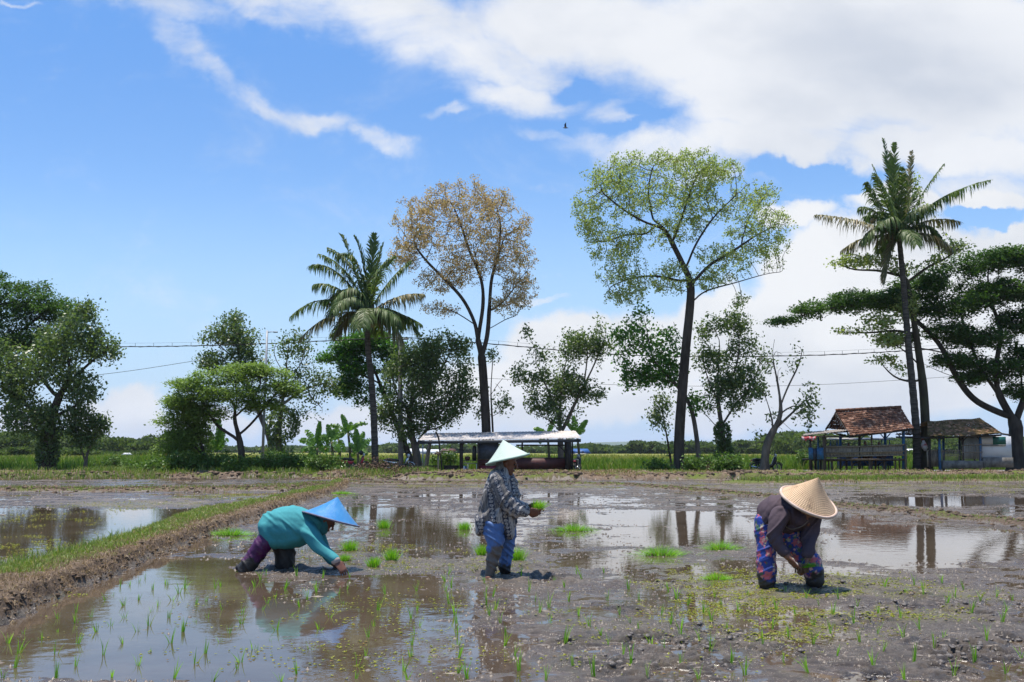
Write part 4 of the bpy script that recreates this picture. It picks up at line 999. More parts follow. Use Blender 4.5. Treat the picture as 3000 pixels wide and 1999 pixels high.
# ------------------------------------------------------------------ palms
M_palmtrunk = mat('palm_trunk', (0.12, 0.105, 0.09), (0.06, 0.05, 0.04), rough=.95, scale=5, b=1.0, bd=.05, stretch=(.4, .4, 3), spec=.1)
M_frond = leafmat('palm_frond', (0.050, 0.095, 0.018), (0.115, 0.165, 0.040), 0.36, rough=.5, spec=.35, c3_=(0.17, 0.18, 0.07))
M_frondold = leafmat('old_palm_frond', (0.11, 0.11, 0.045), (0.20, 0.17, 0.07), 0.2, rough=.5, spec=.35, c3_=(0.25, 0.18, 0.09))
M_coco = mat('coconut', (0.22, 0.12, 0.03), (0.10, 0.09, 0.03), rough=.5, scale=9)
def frond_geo(a, c, b, r, ll=1.1, n=84, hang=0.75, wd=.075):
    """arched rachis from a over c to b with two rows of leaflets"""
    a, b, c = map(np.array, (a, b, c)); t = np.linspace(0, 1, n)[:, None]
    p = (1 - t) ** 2 * a + 2 * t * (1 - t) * c + t * t * b
    tn = np.gradient(p, axis=0); tn /= np.linalg.norm(tn, axis=1, keepdims=True)
    side = np.cross(tn, [0, 0, 1.0]); sl_ = np.linalg.norm(side, axis=1, keepdims=True); side = np.where(sl_ > .15, side / (sl_ + 1e-9), np.array([1.0, 0, 0]))
    up_ = np.cross(side, tn)
    VS = []; F4 = []; F3 = []; nv = 0
    v, f = tube_mesh(p, np.linspace(.045, .010, n), 5, False); VS.append(v); F4.append(np.array(f)); nv += len(v)
    for k in range(4, n):
        tt = k / n; L0 = (ll if hang >= .55 else ll * .72) * (math.sin(math.pi * min(1, .12 + tt * .86)) ** .55) * r.uniform(.62, 1.15)
        if r.random() < .07: continue
        for s in (-1, 1):
            d = side[k] * s * r.uniform(.55, 1.0) * (.62 if hang < .55 else 1) + tn[k] * r.uniform(.45, .95) + up_[k] * .10
            d /= np.linalg.norm(d); g = np.array([0, 0, -1.0])
            h = min(hang * 1.25 * r.uniform(.6, 1.3), 1.25) * (.45 if hang < .55 else 1)
            q0 = p[k]; q1 = q0 + d * L0 * .4 + g * L0 * .08 * h; q2 = q1 + (d * (1 - .5 * h) + g * h * .9) * L0 * .35; q3 = q2 + (d * (1 - .85 * min(h, 1)) + g * h) * L0 * .35
            wv = np.cross(d, up_[k] + r.normal(0, .35, 3)); wv /= np.linalg.norm(wv) + 1e-9; w_ = wd * r.uniform(.8, 1.2)
            VS.append(np.array([q0 - wv * w_ * .3, q0 + wv * w_ * .3, q1 + wv * w_ * .5, q1 - wv * w_ * .5, q2 + wv * w_ * .38, q2 - wv * w_ * .38, q3]))
            F4.append(np.array([[0, 1, 2, 3], [3, 2, 4, 5]]) + nv); F3.append(np.array([[5, 4, 6]]) + nv); nv += 7
    V = np.concatenate(VS)
    return V, [np.concatenate(F4), np.concatenate(F3)], np.repeat(.5, 1)

def palm(label, Y, trunk, r0, r1, fronds, coco, seed, nback=6, Lb=3.6):
    r = np.random.default_rng(seed)
    pts = np.array([P(a, b, Y) for a, b in trunk]); pts[0][2] = min(pts[0][2], .1)
    root = empty('palm_tree', pts[0], label, 'palm tree')
    k = catmull(pts, 14); rr = np.linspace(r0, r1, len(k)); rr = rr * (1 + .05 * np.sin(np.arange(len(k)) * 2.1)); rr[:3] *= [1.5, 1.25, 1.08]
    v, f = tube_mesh(k, rr, 12); mesh('trunk', v, f, M_palmtrunk, root, world=True)
    top = k[-1]; ppm = FD / Y
    hb = MB(); 
    for i in range(26):
        th = r.uniform(0, 6.28); e = r.uniform(-.2, 1.1); d = np.array([math.cos(th) * math.cos(e), math.sin(th) * math.cos(e), math.sin(e)])
        hb.tube([top + d * .05 - np.array([0, 0, .25]), top + d * .25, top + d * .55], [.09, .06, .03], 5)
    mesh('crown_shaft', np.concatenate(hb.v), hb.f, M_bark_pale, root, world=True)
    allf = []
    for fr in fronds:
        (cx, cy, dc), (ex, ey, de) = fr[0], fr[1]
        old = len(fr) > 2 and fr[2]; hang = fr[3] if len(fr) > 3 else .8
        allf.append((P(cx, cy, Y + dc), P(ex, ey, Y + de), old, hang))
    for i in range(nback):
        th = i / nback * 6.28 + r.uniform(-.3, .3); e = r.uniform(.1, .8); L_ = Lb * r.uniform(.8, 1.05)
        d = np.array([math.cos(th) * .55, math.sin(th), 0]); d /= np.linalg.norm(d)
        allf.append((top + d * L_ * .5 + np.array([0, 0, L_ * .5 * e + .3]), top + d * L_ * .85 + np.array([0, 0, L_ * (.5 * e - .45)]), False, .8))
    for c, b, old, hang in allf:
        v, f, _ = frond_geo(top, c, b, r, hang=hang)
        rn = np.clip(.5 + r.normal(0, .28, len(v)) * 0 + np.repeat(r.random(len(v) // 7 + 1), 7)[:len(v)] - .5, 0, .93)
        mesh('frond', v, f, M_frondold if old else M_frond, root, attrs={'rnd': rn}, smooth=False, world=True)
    for (cx, cy, dd) in coco:
        c = P(cx, cy, Y + dd); mb = MB(); 
        th = np.linspace(0, math.pi, 9); mb.tube([c + np.array([0, 0, -.17 * math.cos(a)]) for a in th], np.maximum(.14 * np.sin(th), .004), 10)
        mesh('coconut', np.concatenate(mb.v), mb.f, M_coco, root, world=True)
    return root

palm('shorter coconut palm with arching drooping fronds left of the amber tree', 55,
     [(863, 1094), (861, 1020), (858, 940), (852, 860), (845, 790), (846, 722)], .20, .15,
     [((740, 655, -.5), (668, 728, -.8)), ((775, 590, .5), (712, 612, .8)), ((770, 640, -.3), (722, 655, -.5), False, .9), ((800, 560, .3), (784, 540, .5), False, .5), ((830, 560, -.4), (775, 590, -.6), False, .6),
      ((855, 600, .3), (860, 538, .4), False, .35), ((842, 590, -.2), (815, 545, -.4), False, .5), ((825, 600, -.6), (755, 570, -1.0), False, .8), ((800, 600, .5), (735, 585, .9), False, .9), ((865, 620, -.6), (905, 590, -1.2), False, .8), ((890, 640, .4), (942, 600, .6), False, .9), ((915, 670, -.4), (972, 676, -.6), True, 1.0), ((905, 705, .4), (968, 745, .5), False, 1.0), ((900, 720, -.5), (925, 790, -.8), True, 1.1),
      ((760, 700, -.6), (690, 778, -.9), True, .9), ((800, 720, .6), (770, 770, .6), True, 1.0), ((790, 640, .9), (750, 700, 1.2), True, 1.0), ((850, 650, .9), (880, 560, 1.3), False, .5), ((812, 625, -1.0), (770, 690, -1.6), False, .9), ((880, 690, -1.2), (915, 735, -2.0), False, .9)],
     [(838, 742, -.25), (856, 746, -.2), (848, 752, .1), (830, 738, .15)], 3, nback=10, Lb=3.3)
palm('taller coconut palm with ragged upright fronds beside the mossy trunk near the huts', 56,
     [(2107, 1080), (2106, 1000), (2098, 900), (2088, 800), (2080, 700), (2073, 620), (2066, 545)], .23, .14,
     [((2052, 430, .2), (2030, 322, .6), False, .5), ((2050, 440, -.2), (2056, 330, -.7), False, .5), ((2088, 460, .3), (2094, 350, .6), True, .5), ((2062, 430, .5), (2044, 350, 1.0), True, .7), ((2075, 450, -.5), (2072, 385, -1.3), False, .9), ((2110, 450, -.4), (2168, 378, -.6), False, .6), ((2150, 440, .4), (2275, 414, .6), False, .8), ((2130, 460, -.3), (2215, 432, -.5), False, .9),
      ((1970, 500, -.4), (1876, 494, -.6), True, .9), ((2010, 470, .4), (1975, 478, .6), False, .8), ((2000, 450, -.3), (1990, 420, -.4), False, .7), ((2030, 430, .5), (2005, 380, .7), False, .6), ((2120, 490, .5), (2205, 510, .6), True, .9), ((2130, 520, -.5), (2185, 570, -.8), True, 1.0),
      ((1990, 530, .5), (1935, 575, .7), True, 1.0), ((2040, 560, -.4), (2030, 650, -.5), True, .5), ((2030, 450, -.8), (2008, 400, -1.2), False, .9), ((2085, 470, .8), (2115, 430, 1.3), False, .9), ((2090, 480, -.8), (2140, 470, -1.6), False, 1.0), ((2030, 480, .8), (1985, 500, 1.6), False, 1.0), ((2050, 470, -1.0), (2020, 520, -1.6), False, .8)],
     [(2048, 512, -.3), (2060, 522, -.3), (2078, 518, -.2), (2095, 508, .1), (2005, 508, -.2), (2068, 530, .1)], 5, nback=4, Lb=3.0)

# ------------------------------------------------------------------ bananas
M_ban = leafmat('banana_leaf', (0.070, 0.165, 0.018), (0.13, 0.27, 0.035), 0.42, rough=.4, spec=.45)
M_banst = mat('banana_stem', (0.12, 0.13, 0.05), (0.10, 0.07, 0.04), rough=.7, scale=4)
def banana(label, Y, bx, by, tx, ty, lv, seed, w=.42, group=None):
    r = np.random.default_rng(seed)
    a = P(bx, by, Y); a[2] = .1; t = P(tx, ty, Y)
    root = empty('banana_plant', a, label, 'banana plant', group)
    v, f = tube_mesh(catmull([a, (a + t) / 2 + np.array([.04, 0, 0]), t], 5), np.linspace(.11, .06, 11), 8); mesh('stem', v, f, M_banst, root, world=True)
    for (ex, ey, dy, up) in lv:
        e = P(ex, ey, Y + dy); L_ = np.linalg.norm(e - t); c = (t + e) / 2 + np.array([0, 0, up * L_])
        n = 16; s = np.linspace(0, 1, n)[:, None]; p = (1 - s) ** 2 * t + 2 * s * (1 - s) * c + s * s * e
        tn = np.gradient(p, axis=0); tn /= np.linalg.norm(tn, axis=1, keepdims=True)
        sd = np.cross(tn, np.array([.15, -1.0, .35])); sd /= np.linalg.norm(sd, axis=1, keepdims=True) + 1e-9
        nm = np.cross(sd, tn); W = w * np.sin(np.pi * np.clip(s[:, 0] * .9 + .07, 0, 1)) ** .5 * r.uniform(.8, 1.1)
        V = []; F = []
        for k in range(n - 1):
            for sg in (-1, 1):
                if k < 2: continue
                j0 = W[k] * r.uniform(.82, 1.05); j1 = W[k + 1] * r.uniform(.82, 1.05); dr = r.uniform(-.05, .12) * L_
                m = len(V)
                V += [p[k], p[k + 1], p[k + 1] + sd[k + 1] * sg * j1 * .5 - nm[k] * dr, p[k] + sd[k] * sg * j0 * .5 - nm[k] * dr]
                F.append((m, m + 1, m + 2, m + 3))
        v, f = tube_mesh(p, np.linspace(.03, .008, n), 5, False); m = len(V)
        V = np.concatenate([np.array(V), v]); F += [tuple(i + m for i in q) for q in f]
        mesh('leaf', V, F, M_ban, root, attrs={'rnd': np.full(len(V), r.random() * .9)}, smooth=False, world=True)
g_ = 'banana plants near the scooter'
banana('banana clump leftmost, with broad leaves spread low', 58, 728, 1085, 728, 1030, [(685, 1012, 0, .25), (700, 990, .3, .3), (735, 968, 0, .1), (765, 1010, -.3, .3), (692, 1038, -.3, .3), (755, 1040, .3, .35), (710, 1060, -.2, .3), (745, 1000, .5, .2)], 1, group=g_)
banana('banana plant with one broad leaf held up, second from left', 58, 764, 1084, 762, 1015, [(752, 975, 0, .1), (790, 1000, .2, .3), (735, 1005, -.2, .3), (780, 1040, -.2, .3), (748, 1035, .3, .3), (772, 985, .4, .1)], 2, group=g_)
banana('banana plant between the others with a dark bare stem', 58.5, 780, 1084, 778, 1010, [(800, 985, 0, .2), (757, 990, .2, .3), (792, 1040, -.2, .3), (770, 980, .2, .1)], 3, group=g_)
banana('tallest banana plant with torn drooping leaves', 58, 806, 1084, 800, 995, [(785, 952, 0, .1), (750, 980, .3, .3), (808, 970, -.2, .1), (845, 975, .3, .4), (770, 1010, -.3, .4), (822, 1030, -.2, .4)], 4, w=.34, group=g_)
banana('rightmost banana plant with upright pointed leaves beside the shorter palm', 57.5, 822, 1086, 822, 1040, [(818, 985, 0, .05), (836, 992, .2, .05), (800, 1020, -.2, .25), (852, 1010, .2, .2), (845, 1045, -.3, .35), (808, 1050, .2, .3)], 5, group=g_)
banana('banana plant half hidden in the drooping light green tree', 55, 500, 1086, 498, 1040, [(480, 990, 0, .1), (515, 985, .2, .1), (505, 960, .2, .05), (525, 1010, -.2, .3), (470, 1020, .3, .3)], 6)
banana('banana plant behind the right end of the stall roof', 62, 1332, 1082, 1326, 1000, [(1350, 965, 0, .1), (1300, 970, .2, .2), (1345, 990, -.2, .3), (1318, 955, .3, .1), (1305, 1010, -.2, .3)], 7)
banana('banana plant behind the stall left of the bushy tree', 62, 1262, 1082, 1258, 1000, [(1225, 985, 0, .2), (1235, 1000, .2, .3), (1275, 965, -.2, .1), (1240, 1020, -.2, .4)], 8)

# ------------------------------------------------------------------ shrubs and weeds on the verge
M_shrub = leafmat('shrub_leaf', (0.055, 0.115, 0.016), (0.115, 0.195, 0.035), 0.3, rough=.5, c3_=(0.17, 0.13, 0.05))
M_brush = leafmat('dead_brush', (0.075, 0.045, 0.030), (0.13, 0.085, 0.055), 0.05, rough=.9, c3_=(0.20, 0.14, 0.09))
def shrub(name, label, Y, px, py, rx, ry, n, size, seed, m=None, group=None, cat='shrub'):
    r = np.random.default_rng(seed); ppm = FD / Y; c = P(px, py, Y)
    base = np.array([c[0], Y, .12]); root = empty(name, base, label, cat, group)
    # stems fan out, leaves around them
    V = MB(); lv = []
    for i in range(max(8, n // 130)):
        th = r.uniform(-1, 1); d = np.array([th * rx / ppm, r.uniform(-.6, .6) * rx / ppm, (c[2] + ry / ppm - .12) * r.uniform(.25, 1.05) ** (.7 if i % 3 else 1.6) * (1 - .35 * th * th)])
        p = [base + np.array([d[0] * .25, d[1] * .3, 0]), base + d * np.array([.7, .7, .6]), base + d]
        k = catmull(p, 3); V.tube(k, np.linspace(.018, .006, len(k)), 4, False)
        lv.append(k[2:])
    cen = np.concatenate(lv); k = r.integers(0, len(cen), n)
    v, f, rn = leaves(cen[k], 1, rx / ppm * .16 + .05, size, r, .2, .55)
    v[:, 2] = np.maximum(v[:, 2], .08)
    mesh('stem', np.concatenate(V.v), V.f, M_bark_pale, root, world=True)
    mesh('foliage', v, f, m or M_shrub, root, attrs={'rnd': rn}, smooth=False, world=True)
SH = [(372, 1078, 36, 22, 'dark shrub at the left end of the thick roadside undergrowth'), (425, 1074, 46, 26, 'broad dark green shrub before the half hidden motorcycle'), (492, 1076, 44, 26, 'thick shrub before the banana plant under the drooping tree'), (556, 1078, 40, 22, 'shrub wrapped round the foot of the spreading tree trunk'),
      (618, 1076, 40, 26, 'shrub in front of the lamp post foot'), (676, 1076, 42, 26, 'shrub patch before the ivy clad stem right of the lamp post'), (742, 1076, 40, 28, 'tall grassy shrub between the banana plants and the scooter'), (310, 1084, 30, 12, 'brownish low shrub on the bank left of the thick undergrowth'),
      (1590, 1076, 26, 20, 'shrub at the right foot of the tallest trunk'), (1672, 1072, 36, 20, 'spreading shrub left of the leaning branch foot'), (400, 1082, 46, 24, 'wide low shrub left of the drooping light green tree'), (448, 1078, 44, 30, 'dense green shrub under the drooping light green tree'), (520, 1082, 40, 26, 'green shrub just left of the spreading tree trunk'),
      (590, 1086, 30, 22, 'shrub between the spreading tree trunk and the lamp post'), (628, 1075, 30, 36, 'upright shrub hugging the foot of the lamp post'), (668, 1082, 36, 28, 'shrub right of the lamp post foot'),
      (712, 1085, 32, 26, 'shrub in front of the leftmost banana clump'), (748, 1088, 30, 24, 'bright shrub below the banana plants left of the scooter'), (335, 1092, 26, 14, 'low shrub at the end of the far left mud field'),
      (290, 1078, 26, 16, 'small shrub right of the thin stemmed tree'), (255, 1066, 22, 14, 'pale small shrub behind the far left bank'), (235, 1082, 30, 10, 'low shrub patch right of the ivy covered tree'),
      (1640, 1075, 28, 22, 'dark shrub at the foot of the ivy wrapped stem'), (1600, 1082, 26, 16, 'low shrub just right of the tallest trunk'), (1515, 1076, 30, 14, 'low shrub left of the tallest trunk'),
      (1852, 1062, 22, 24, 'shrub in the field edge left of the blue hut panel'), (2215, 1060, 18, 20, 'small shrub seen through the gap between the two huts'), (1020, 1066, 26, 30, 'dark green shrub seen inside the stall by the wooden post')]
for i, (px, py, rx, ry, lb) in enumerate(SH):
    Yk = 51.0 + (i % 3) * .7 if i < 10 else (57.0 if i < 19 else 60)
    if i in (25, 26, 27): Yk = 64
    if i in (22, 23, 24): Yk = 55.5
    shrub('shrub', lb, Yk, px, py, rx, ry, int(rx * ry * 3.0), .16, 300 + i, group='shrubs along the road')
shrub('brush_pile', 'pile of dead brown branches at the foot of the shorter palm', 50, 872, 1088, 50, 18, 2200, .13, 400, M_brush, cat='brush pile')
shrub('brush_pile', 'low heap of dry brown twigs on the bank left of the stall', 47, 930, 1098, 46, 8, 1100, .12, 401, M_brush, cat='brush pile')
shrub('brush_pile', 'heap of dead leaves and twigs right of the tallest trunk', 52, 1655, 1084, 34, 12, 1200, .12, 402, M_brush, cat='brush pile')
# ------------------------------------------------------------------ materials for built things
M_wood = mat('weathered_wood', (0.16, 0.125, 0.095), (0.075, 0.056, 0.042), rough=.9, scale=6, b=.6, bd=.02, stretch=(1, 1, .2), spec=.15)
M_dwood = mat('dark_wood', (0.040, 0.030, 0.025), (0.020, 0.016, 0.014), rough=.8, scale=6, b=.4, bd=.01)
M_bamboo = mat('old_bamboo', (0.32, 0.27, 0.205), (0.14, 0.11, 0.085), rough=.8, scale=9, b=.4, bd=.01, stretch=(3, 3, .4))
M_blue = mat('blue_paint', (0.020, 0.115, 0.26), (0.030, 0.075, 0.14), rough=.6, scale=7, b=.3, bd=.01)
M_zinc = mat('zinc_sheet', (0.50, 0.465, 0.44), (0.33, 0.29, 0.26), rough=.8, scale=2.5, b=.2, bd=.01, metal=0.0, spec=.2, lo=.45, hi=.75)
M_zinc_old = mat('old_zinc_sheet', (0.30, 0.275, 0.25), (0.17, 0.14, 0.12), rough=.85, scale=3, b=.3, bd=.01, spec=.15)
M_slate = mat('slate_paint', (0.045, 0.055, 0.085), (0.03, 0.035, 0.05), rough=.6, scale=5)
M_white = mat('white_wall', (0.55, 0.56, 0.58), (0.40, 0.40, 0.40), rough=.8, scale=2.2, b=.3, bd=.01, lo=.5, hi=.8)
M_green = mat('green_shutter', (0.012, 0.11, 0.085), (0.015, 0.075, 0.06), rough=.5, scale=6)
M_conc = mat('concrete', (0.20, 0.185, 0.165), (0.11, 0.10, 0.085), rough=.9, scale=4, b=.5, bd=.02)
M_maroon = mat('maroon_board', (0.085, 0.022, 0.020), (0.05, 0.016, 0.014), rough=.6, scale=4)
M_redb = mat('dark_red_panel', (0.17, 0.012, 0.025), (0.12, 0.010, 0.02), rough=.45, scale=4)
M_black = mat('black_plastic', (0.012, 0.012, 0.013), (0.022, 0.022, 0.022), rough=.35, scale=8, b=0)
M_rubber = mat('tyre_rubber', (0.018, 0.018, 0.018), (0.035, 0.032, 0.03), rough=.8, scale=8, b=.2)
M_chrome = mat('bright_metal', (0.55, 0.55, 0.56), (0.40, 0.40, 0.41), rough=.25, scale=8, b=0, metal=.9)
M_redp = mat('red_panel', (0.50, 0.012, 0.045), (0.42, 0.010, 0.03), rough=.3, scale=8, b=0, spec=.6)
M_whitep = mat('white_plastic', (0.62, 0.62, 0.62), (0.5, 0.5, 0.5), rough=.4, scale=8, b=0)
M_galv = mat('galvanised_pole', (0.30, 0.32, 0.35), (0.22, 0.235, 0.26), rough=.5, scale=3, b=0, metal=.3)
M_cpole = mat('concrete_pole', (0.20, 0.20, 0.20), (0.14, 0.14, 0.14), rough=.85, scale=3, b=.3)
M_cable = mat('black_cable', (0.015, 0.015, 0.016), (0.02, 0.02, 0.02), rough=.6, b=0)
M_tarp = mat('blue_tarp', (0.03, 0.10, 0.30), (0.02, 0.07, 0.2), rough=.5, scale=4)
M_redw = mat('red_white_cloth', (0.36, 0.05, 0.06), (0.42, 0.33, 0.33), rough=.8, scale=5, b=.3, lo=.48, hi=.52)
M_skin = mat('skin', (0.185, 0.080, 0.048), (0.13, 0.052, 0.032), rough=.5, scale=14, b=.2, bd=.003, spec=.4)
def tilemat(name):
    m, bs, o = newmat(name)
    a = N('ShaderNodeAttribute'); a.attribute_name = 'col'
    n = noise(objvec(), 9, 6, .7)
    L(mixc(mrange(n.outputs[0], .35, .7, 0, .7), a.outputs['Color'], mixc(1.0, a.outputs['Color'], (.45, .42, .40, 1), 'MULTIPLY')), bs.inputs['Base Color'])
    bs.inputs['Roughness'].default_value = .9; bs.inputs['Specular IOR Level'].default_value = .15
    return m
M_tile = tilemat('clay_tiles')

def pbox(mb, x0, y0, x1, y1, Y, th, jit=0):
    """upright box whose front face fills the rectangle seen at px,py"""
    a = P(x0, y1, Y); b = P(x1, y0, Y)
    mb.box(((a[0] + b[0]) / 2, Y + th / 2, (a[2] + b[2]) / 2), (b[0] - a[0], th, b[2] - a[2]), jit=jit); return mb
def ppost(mb, x0, y0, x1, y1, Y, r, n=7, z0=None):
    a = P(x0, y0, Y); b = P(x1, y1, Y)
    if z0 is not None: b[2] = z0
    mb.tube([a, (a + b) / 2, b], [r, r * 1.04, r * 1.08], n); return mb
def loc(root): return np.array(root.location)
def part(mb, name, m, root, smooth=False, attrs=None, bevel=0):
    o = mesh(name, np.concatenate(mb.v), mb.f, m, root, smooth, attrs, world=True)
    if bevel: b = o.modifiers.new('bevel', 'BEVEL'); b.width = bevel; b.segments = 2; b.limit_method = 'ANGLE'
    return o

def tiled(c00, c10, c11, c01, nu, nv, r, cols, sag=.05):
    """rows of clay tiles over the patch; c00-c10 is the eave, c01-c11 the ridge"""
    V = []; F = []; C = []; n = 0
    c00, c10, c11, c01 = map(np.array, (c00, c10, c11, c01))
    nrm = np.cross(c10 - c00, c01 - c00); nrm /= np.linalg.norm(nrm)
    if nrm[2] < 0: nrm = -nrm
    def pt(u, v):
        p = (c00 * (1 - u) + c10 * u) * (1 - v) + (c01 * (1 - u) + c11 * u) * v
        return p - nrm * sag * math.sin(math.pi * min(max(u, 0), 1)) * .6 + nrm * .03 * math.sin(u * 9 + v * 4)
    for j in range(nv):
        for i in range(nu):
            if r.random() < .008: continue
            u0, u1 = (i + .02) / nu, (i + 1.04) / nu; v0, v1 = (j - .25) / nv + r.normal(0, .006), (j + 1.05) / nv
            l0 = .045 + r.uniform(-.012, .02); l1 = .012
            a, b, c, d = pt(u0, v0) + nrm * l0, pt(u1, v0) + nrm * (l0 + r.normal(0, .008)), pt(u1, v1) + nrm * l1, pt(u0, v1) + nrm * l1
            m1 = (a + b) / 2 - nrm * .022; m2 = (c + d) / 2 - nrm * .022
            th = nrm * .02
            V += [a, m1, b, c, m2, d, a - th, m1 - th, b - th]
            F += [(n, n + 1, n + 4, n + 5), (n + 1, n + 2, n + 3, n + 4), (n, n + 6, n + 7, n + 1), (n + 1, n + 7, n + 8, n + 2)]
            p = (a + c) / 2; k = fbm(np.array([p[0] * 1.3]), np.array([p[2] * 1.8 + p[1]]), oct=3, seed=55)[0]
            col = cols[0] * (1 - k) + cols[1] * k if r.random() > .25 else cols[2]
            col = np.array(col) * r.uniform(.7, 1.25); C += [col] * 9; n += 9
    return V, F, C
rr_ = np.random.default_rng(91)

# ------------------------------------------------------------------ raised hut with clay tile roof
hut = empty('roadside_hut', (20.0, 54.6, .1), 'raised open hut with reddish clay tile roof and slatted bamboo railing', 'hut')
FLc, FRc, RLc, RRc, BLc = P(1953, 1001, 54.0), P(2099, 984, 54.0), P(1921, 946, 55.7), P(2070, 938, 55.7), P(1897, 986, 57.4)
BRc = np.array([FRc[0] + .1, 57.4, 2.5])
cols = [np.array((.31, .145, .09)), np.array((.11, .058, .040)), np.array((.40, .225, .15))]
v1, f1, c1_ = tiled(FLc, FRc, RRc, RLc, 24, 12, rr_, cols)
v2, f2, c2_ = tiled(BRc, BLc, RLc, RRc, 24, 12, rr_, cols)
n1 = len(v1); mbv = v1 + v2; mbf = f1 + [tuple(i + n1 for i in q) for q in f2]; cc_ = c1_ + c2_
rc = MB(); k = 20
for i in range(k):
    a = RLc + (RRc - RLc) * i / k; b = RLc + (RRc - RLc) * (i + 1.1) / k; rc.tube([a + [0, 0, .05], b + [0, 0, .06 + .02 * rr_.random()]], [.09, .075], 6)
n2 = len(mbv); mbv = mbv + list(np.concatenate(rc.v)); mbf = mbf + [tuple(i + n2 for i in q) for q in rc.f]; cc_ = cc_ + [np.array((.17, .085, .055))] * len(np.concatenate(rc.v))
mesh('roof', mbv, mbf, M_tile, hut, smooth=False, attrs={'col': np.array(cc_)}, world=True)
ra = MB()
for t in (0, .5, 1):
    for (a, b) in ((FLc, RLc), (BLc, RLc)): 
        a_, b_2 = (a, b) if t == 0 else ((FLc * (1 - t) + FRc * t, RLc * (1 - t) + RRc * t) if a is FLc else (BLc * (1 - t) + BRc * t, RLc * (1 - t) + RRc * t))
        ra.bar(a_ - [0, 0, .08], b_2 - [0, 0, .08], .07)
ra.bar(FLc - [0, -.06, .06], FRc - [0, -.06, .06], .10); ra.bar(BLc - [0, .1, .12], BRc - [0, .1, .12], .09); ra.bar(RLc - [0, 0, .12], RRc - [0, 0, .12], .09)
ra.bar((FLc + BLc) / 2 + [0, 0, .1], RLc - [0, 0, .1], .06); ra.bar(FLc - [0, 0, .1], BLc - [0, 0, .1], .08)
part(ra, 'rafters', M_dwood, hut)
for (x, y0, Y, r, m, nm) in [(1975, 1000, 54.6, .075, M_dwood, 'post'), (2003, 997, 54.7, .05, M_wood, 'post'), (2076, 990, 54.6, .08, M_blue, 'post'), (1931, 996, 56.8, .08, M_blue, 'post'), (2034, 992, 56.8, .08, M_blue, 'post'), (1896, 1003, 54.8, .07, M_wood, 'post'), (2081, 1020, 54.4, .06, M_wood, 'post')]:
    mb = MB(); ppost(mb, x, y0, x, 1080, Y, r, z0=.08); part(mb, 'post', m, hut, smooth=True)
mb = MB()
for (xa, ya, xb, yb, Y) in [(2076, 1012, 2060, 995, 54.65), (1931, 1010, 1942, 998, 56.8), (1975, 1012, 1990, 998, 54.6), (2034, 1010, 2046, 996, 56.8), (2034, 1010, 2022, 996, 56.8)]: mb.bar(P(xa, ya, Y), P(xb, yb, Y), .05)
part(mb, 'brace', M_blue, hut)
mb = MB(); a = P(1894, 1056, 54.5); b = P(2080, 1054, 54.5); mb.box(((a[0] + b[0]) / 2, 55.75, a[2]), (b[0] - a[0], 2.7, .07)); 
mb.bar(a - [0, 0, .06], b - [0, 0, .06], .09); mb.bar(a + [0, 2.6, -.06], b + [0, 2.6, -.06], .09)
part(mb, 'floor', M_wood, hut)
mb = MB(); r = np.random.default_rng(4)
for (x0, x1, ya, yb) in [(1898, 1974, 1029, 1052), (1977, 2002, 1028, 1049), (2006, 2074, 1025, 1048)]:
    x = x0
    while x < x1:
        w = r.uniform(2.0, 3.6); t = (x - x0) / (x1 - x0); pbox(mb, x, ya - 1.5 * t + r.normal(0, .4), x + w * .9, yb - t, 54.45 + r.uniform(0, .02), .02); x += w
for (xa, ya, xb, yb) in [(1896, 1027, 1976, 1026), (1976, 1026, 2078, 1022), (1896, 1050, 2078, 1046), (1896, 1041, 2078, 1037)]: mb.bar(P(xa, ya, 54.40), P(xb, yb, 54.40), .06)
part(mb, 'railing', M_bamboo, hut); mb = MB()
for i in range(60):
    x = 1898 + i * 3.0; Yb = 57.1; pbox(mb, x, 1026, x + 2.5, 1048, Yb, .02)
mb.bar(P(1896, 1026, 57.05), P(2078, 1026, 57.05), .06)
part(mb, 'railing', M_bamboo, hut)
for (x, ya, Y, r_) in [(1912, 1056, 54.7, .05), (1931, 1056, 56.6, .05), (1957, 1056, 54.8, .045), (1998, 1056, 54.7, .06), (2032, 1052, 54.7, .05), (2057, 1050, 54.8, .045), (1945, 1056, 56.2, .06), (2067, 1052, 56.9, .05), (1904, 1056, 56.8, .05), (2012, 1054, 56.8, .06)]:
    mb = MB(); ppost(mb, x, ya, x, 1080, Y, r_, z0=.05); part(mb, 'stilt', M_wood, hut, smooth=True)
mb = MB()
for (xa, ya, xb, yb, Y) in [(1981, 1056, 1997, 1072, 54.8), (2020, 1054, 2000, 1072, 54.9), (1946, 1058, 1934, 1076, 54.9)]: mb.bar(P(xa, ya, Y), P(xb, yb, Y), .04)
part(mb, 'brace', M_wood, hut)
